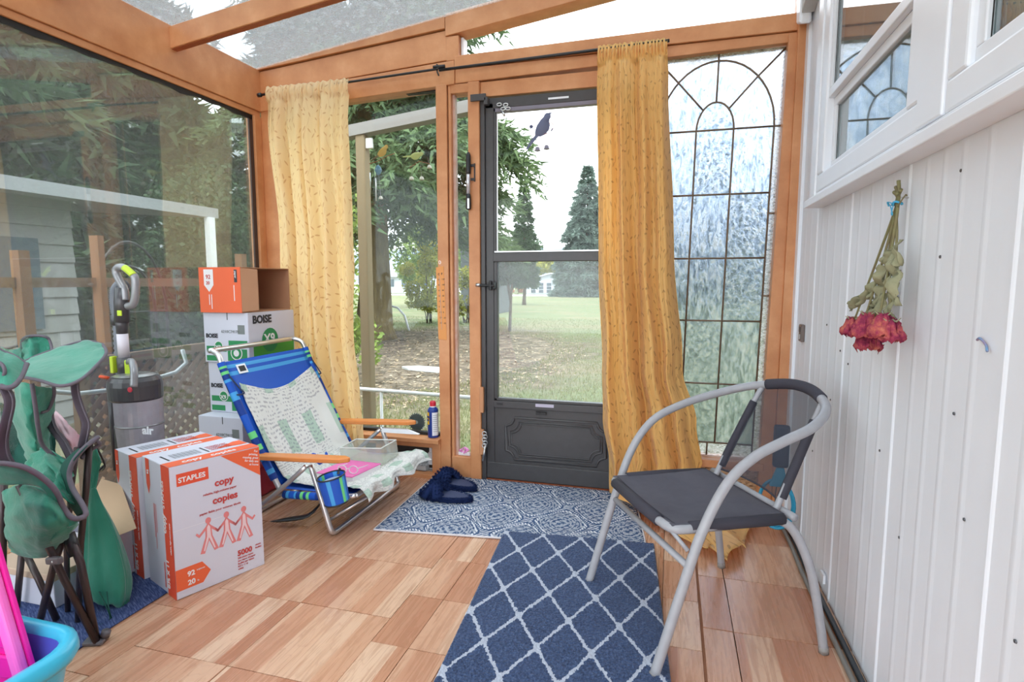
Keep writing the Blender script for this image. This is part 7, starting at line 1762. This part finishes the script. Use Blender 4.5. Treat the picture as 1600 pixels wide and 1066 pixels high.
# ---------------------------------------------------------------- turquoise tub and pink plastic toy back
M_cyan = mat('turquoise_plastic', lin(64, 184, 214)[:3], .3, c2=lin(50, 168, 204), sc=6)
M_viol = mat('violet_inside', lin(86, 92, 186)[:3], .4, c2=lin(70, 80, 176), sc=5)
bn = thing('storage_tub', 'turquoise plastic storage tub with violet inside in the bottom left corner', 'tub', (-1.42, .63, 0))
def rr(x0, x1, y0_, y1_, r, n_=6):
    out = []
    for cx_, cy_, a0 in ((x1-r, y1_-r, 0), (x0+r, y1_-r, 90), (x0+r, y0_+r, 180), (x1-r, y0_+r, 270)):
        for k in range(n_+1): a = math.radians(a0+90*k/n_); out.append((cx_+r*math.cos(a), cy_+r*math.sin(a)))
    return out
def ringed(levels, nm, m, smooth=True, cap=None):
    mb = MB(); vs = []; n_ = None
    for (z, x0, x1, y0_, y1_, r) in levels:
        q = rr(x0, x1, y0_, y1_, r); n_ = len(q); vs += [(a, b, z) for a, b in q]
    fs = [(i*n_+k, i*n_+(k+1) % n_, (i+1)*n_+(k+1) % n_, (i+1)*n_+k) for i in range(len(levels)-1) for k in range(n_)]
    if cap is not None: fs.append(tuple(cap*n_+k for k in range(n_)))
    return mb.add(vs, fs).build(nm, m, bn, smooth=smooth)
bx0, bx1, by0, by1 = -1.72, -1.172, .36, .880
ringed([(.0, bx0+.07, bx1-.07, by0+.07, by1-.07, .05), (.01, bx0+.06, bx1-.06, by0+.06, by1-.06, .06), (.262, bx0+.016, bx1-.016, by0+.016, by1-.016, .085)], 'outer_wall', M_cyan, cap=0)
ringed([(.262, bx0+.016, bx1-.016, by0+.016, by1-.016, .085), (.260, bx0+.002, bx1-.002, by0+.002, by1-.002, .10), (.272, bx0-.004, bx1+.004, by0-.004, by1+.004, .105), (.293, bx0, bx1, by0, by1, .10), (.300, bx0+.010, bx1-.010, by0+.010, by1-.010, .09), (.296, bx0+.026, bx1-.026, by0+.026, by1-.026, .078), (.28, bx0+.030, bx1-.030, by0+.030, by1-.030, .072)], 'rolled_rim', M_cyan)
ringed([(.28, bx0+.030, bx1-.030, by0+.030, by1-.030, .072), (.02, bx0+.08, bx1-.08, by0+.08, by1-.08, .05)], 'inner_wall', M_viol, cap=1)
for k in range(5):
    z = .06+.04*k; dx_ = .055-.185*z
    MB().box(bx1-.012-dx_, bx1-.002-dx_, by0+.12, by1-.13, z, z+.010).build('rib', M_cyan, bn, bevel=.003)
pk = thing('toy_chair_back', 'bright pink slatted plastic toy back leaning inside the turquoise tub', 'toy', (-1.42, .78, .05))
M_hot = mat('hot_pink_plastic', lin(240, 40, 160)[:3], .3, c2=lin(226, 24, 148), sc=4)
a = V(-1.241, .82, .10); tilt_ = V(-.075, 0, .277).normalized(); px_ = V(-1, 0, -.05).normalized(); nrm_ = px_.cross(tilt_).normalized()
if nrm_.y > 0: nrm_ = -nrm_
def pkb(u0, u1, v0, v1, d0, d1): return MB().hexa([a+px_*u+tilt_*v+nrm_*d for d in (d0, d1) for (u, v) in ((u0, v0), (u1, v0), (u1, v1), (u0, v1))])
pkb(.0, .36, 0, .66, .0, .012).build('panel', M_hot, pk, bevel=.004)
pkb(.0, .030, 0, .66, .012, .034).build('side_rim', mat('pale_pink_plastic', lin(250, 110, 196)[:3], .3), pk, bevel=.008, seg=3)
pkb(.030, .036, 0, .66, .010, .022).build('inner_rim', M_hot, pk, bevel=.002)
for k in range(9): pkb(.04, .34, .045+.07*k, .045+.07*k+.052, .012, .020).build('slat', M_hot, pk, bevel=.004)
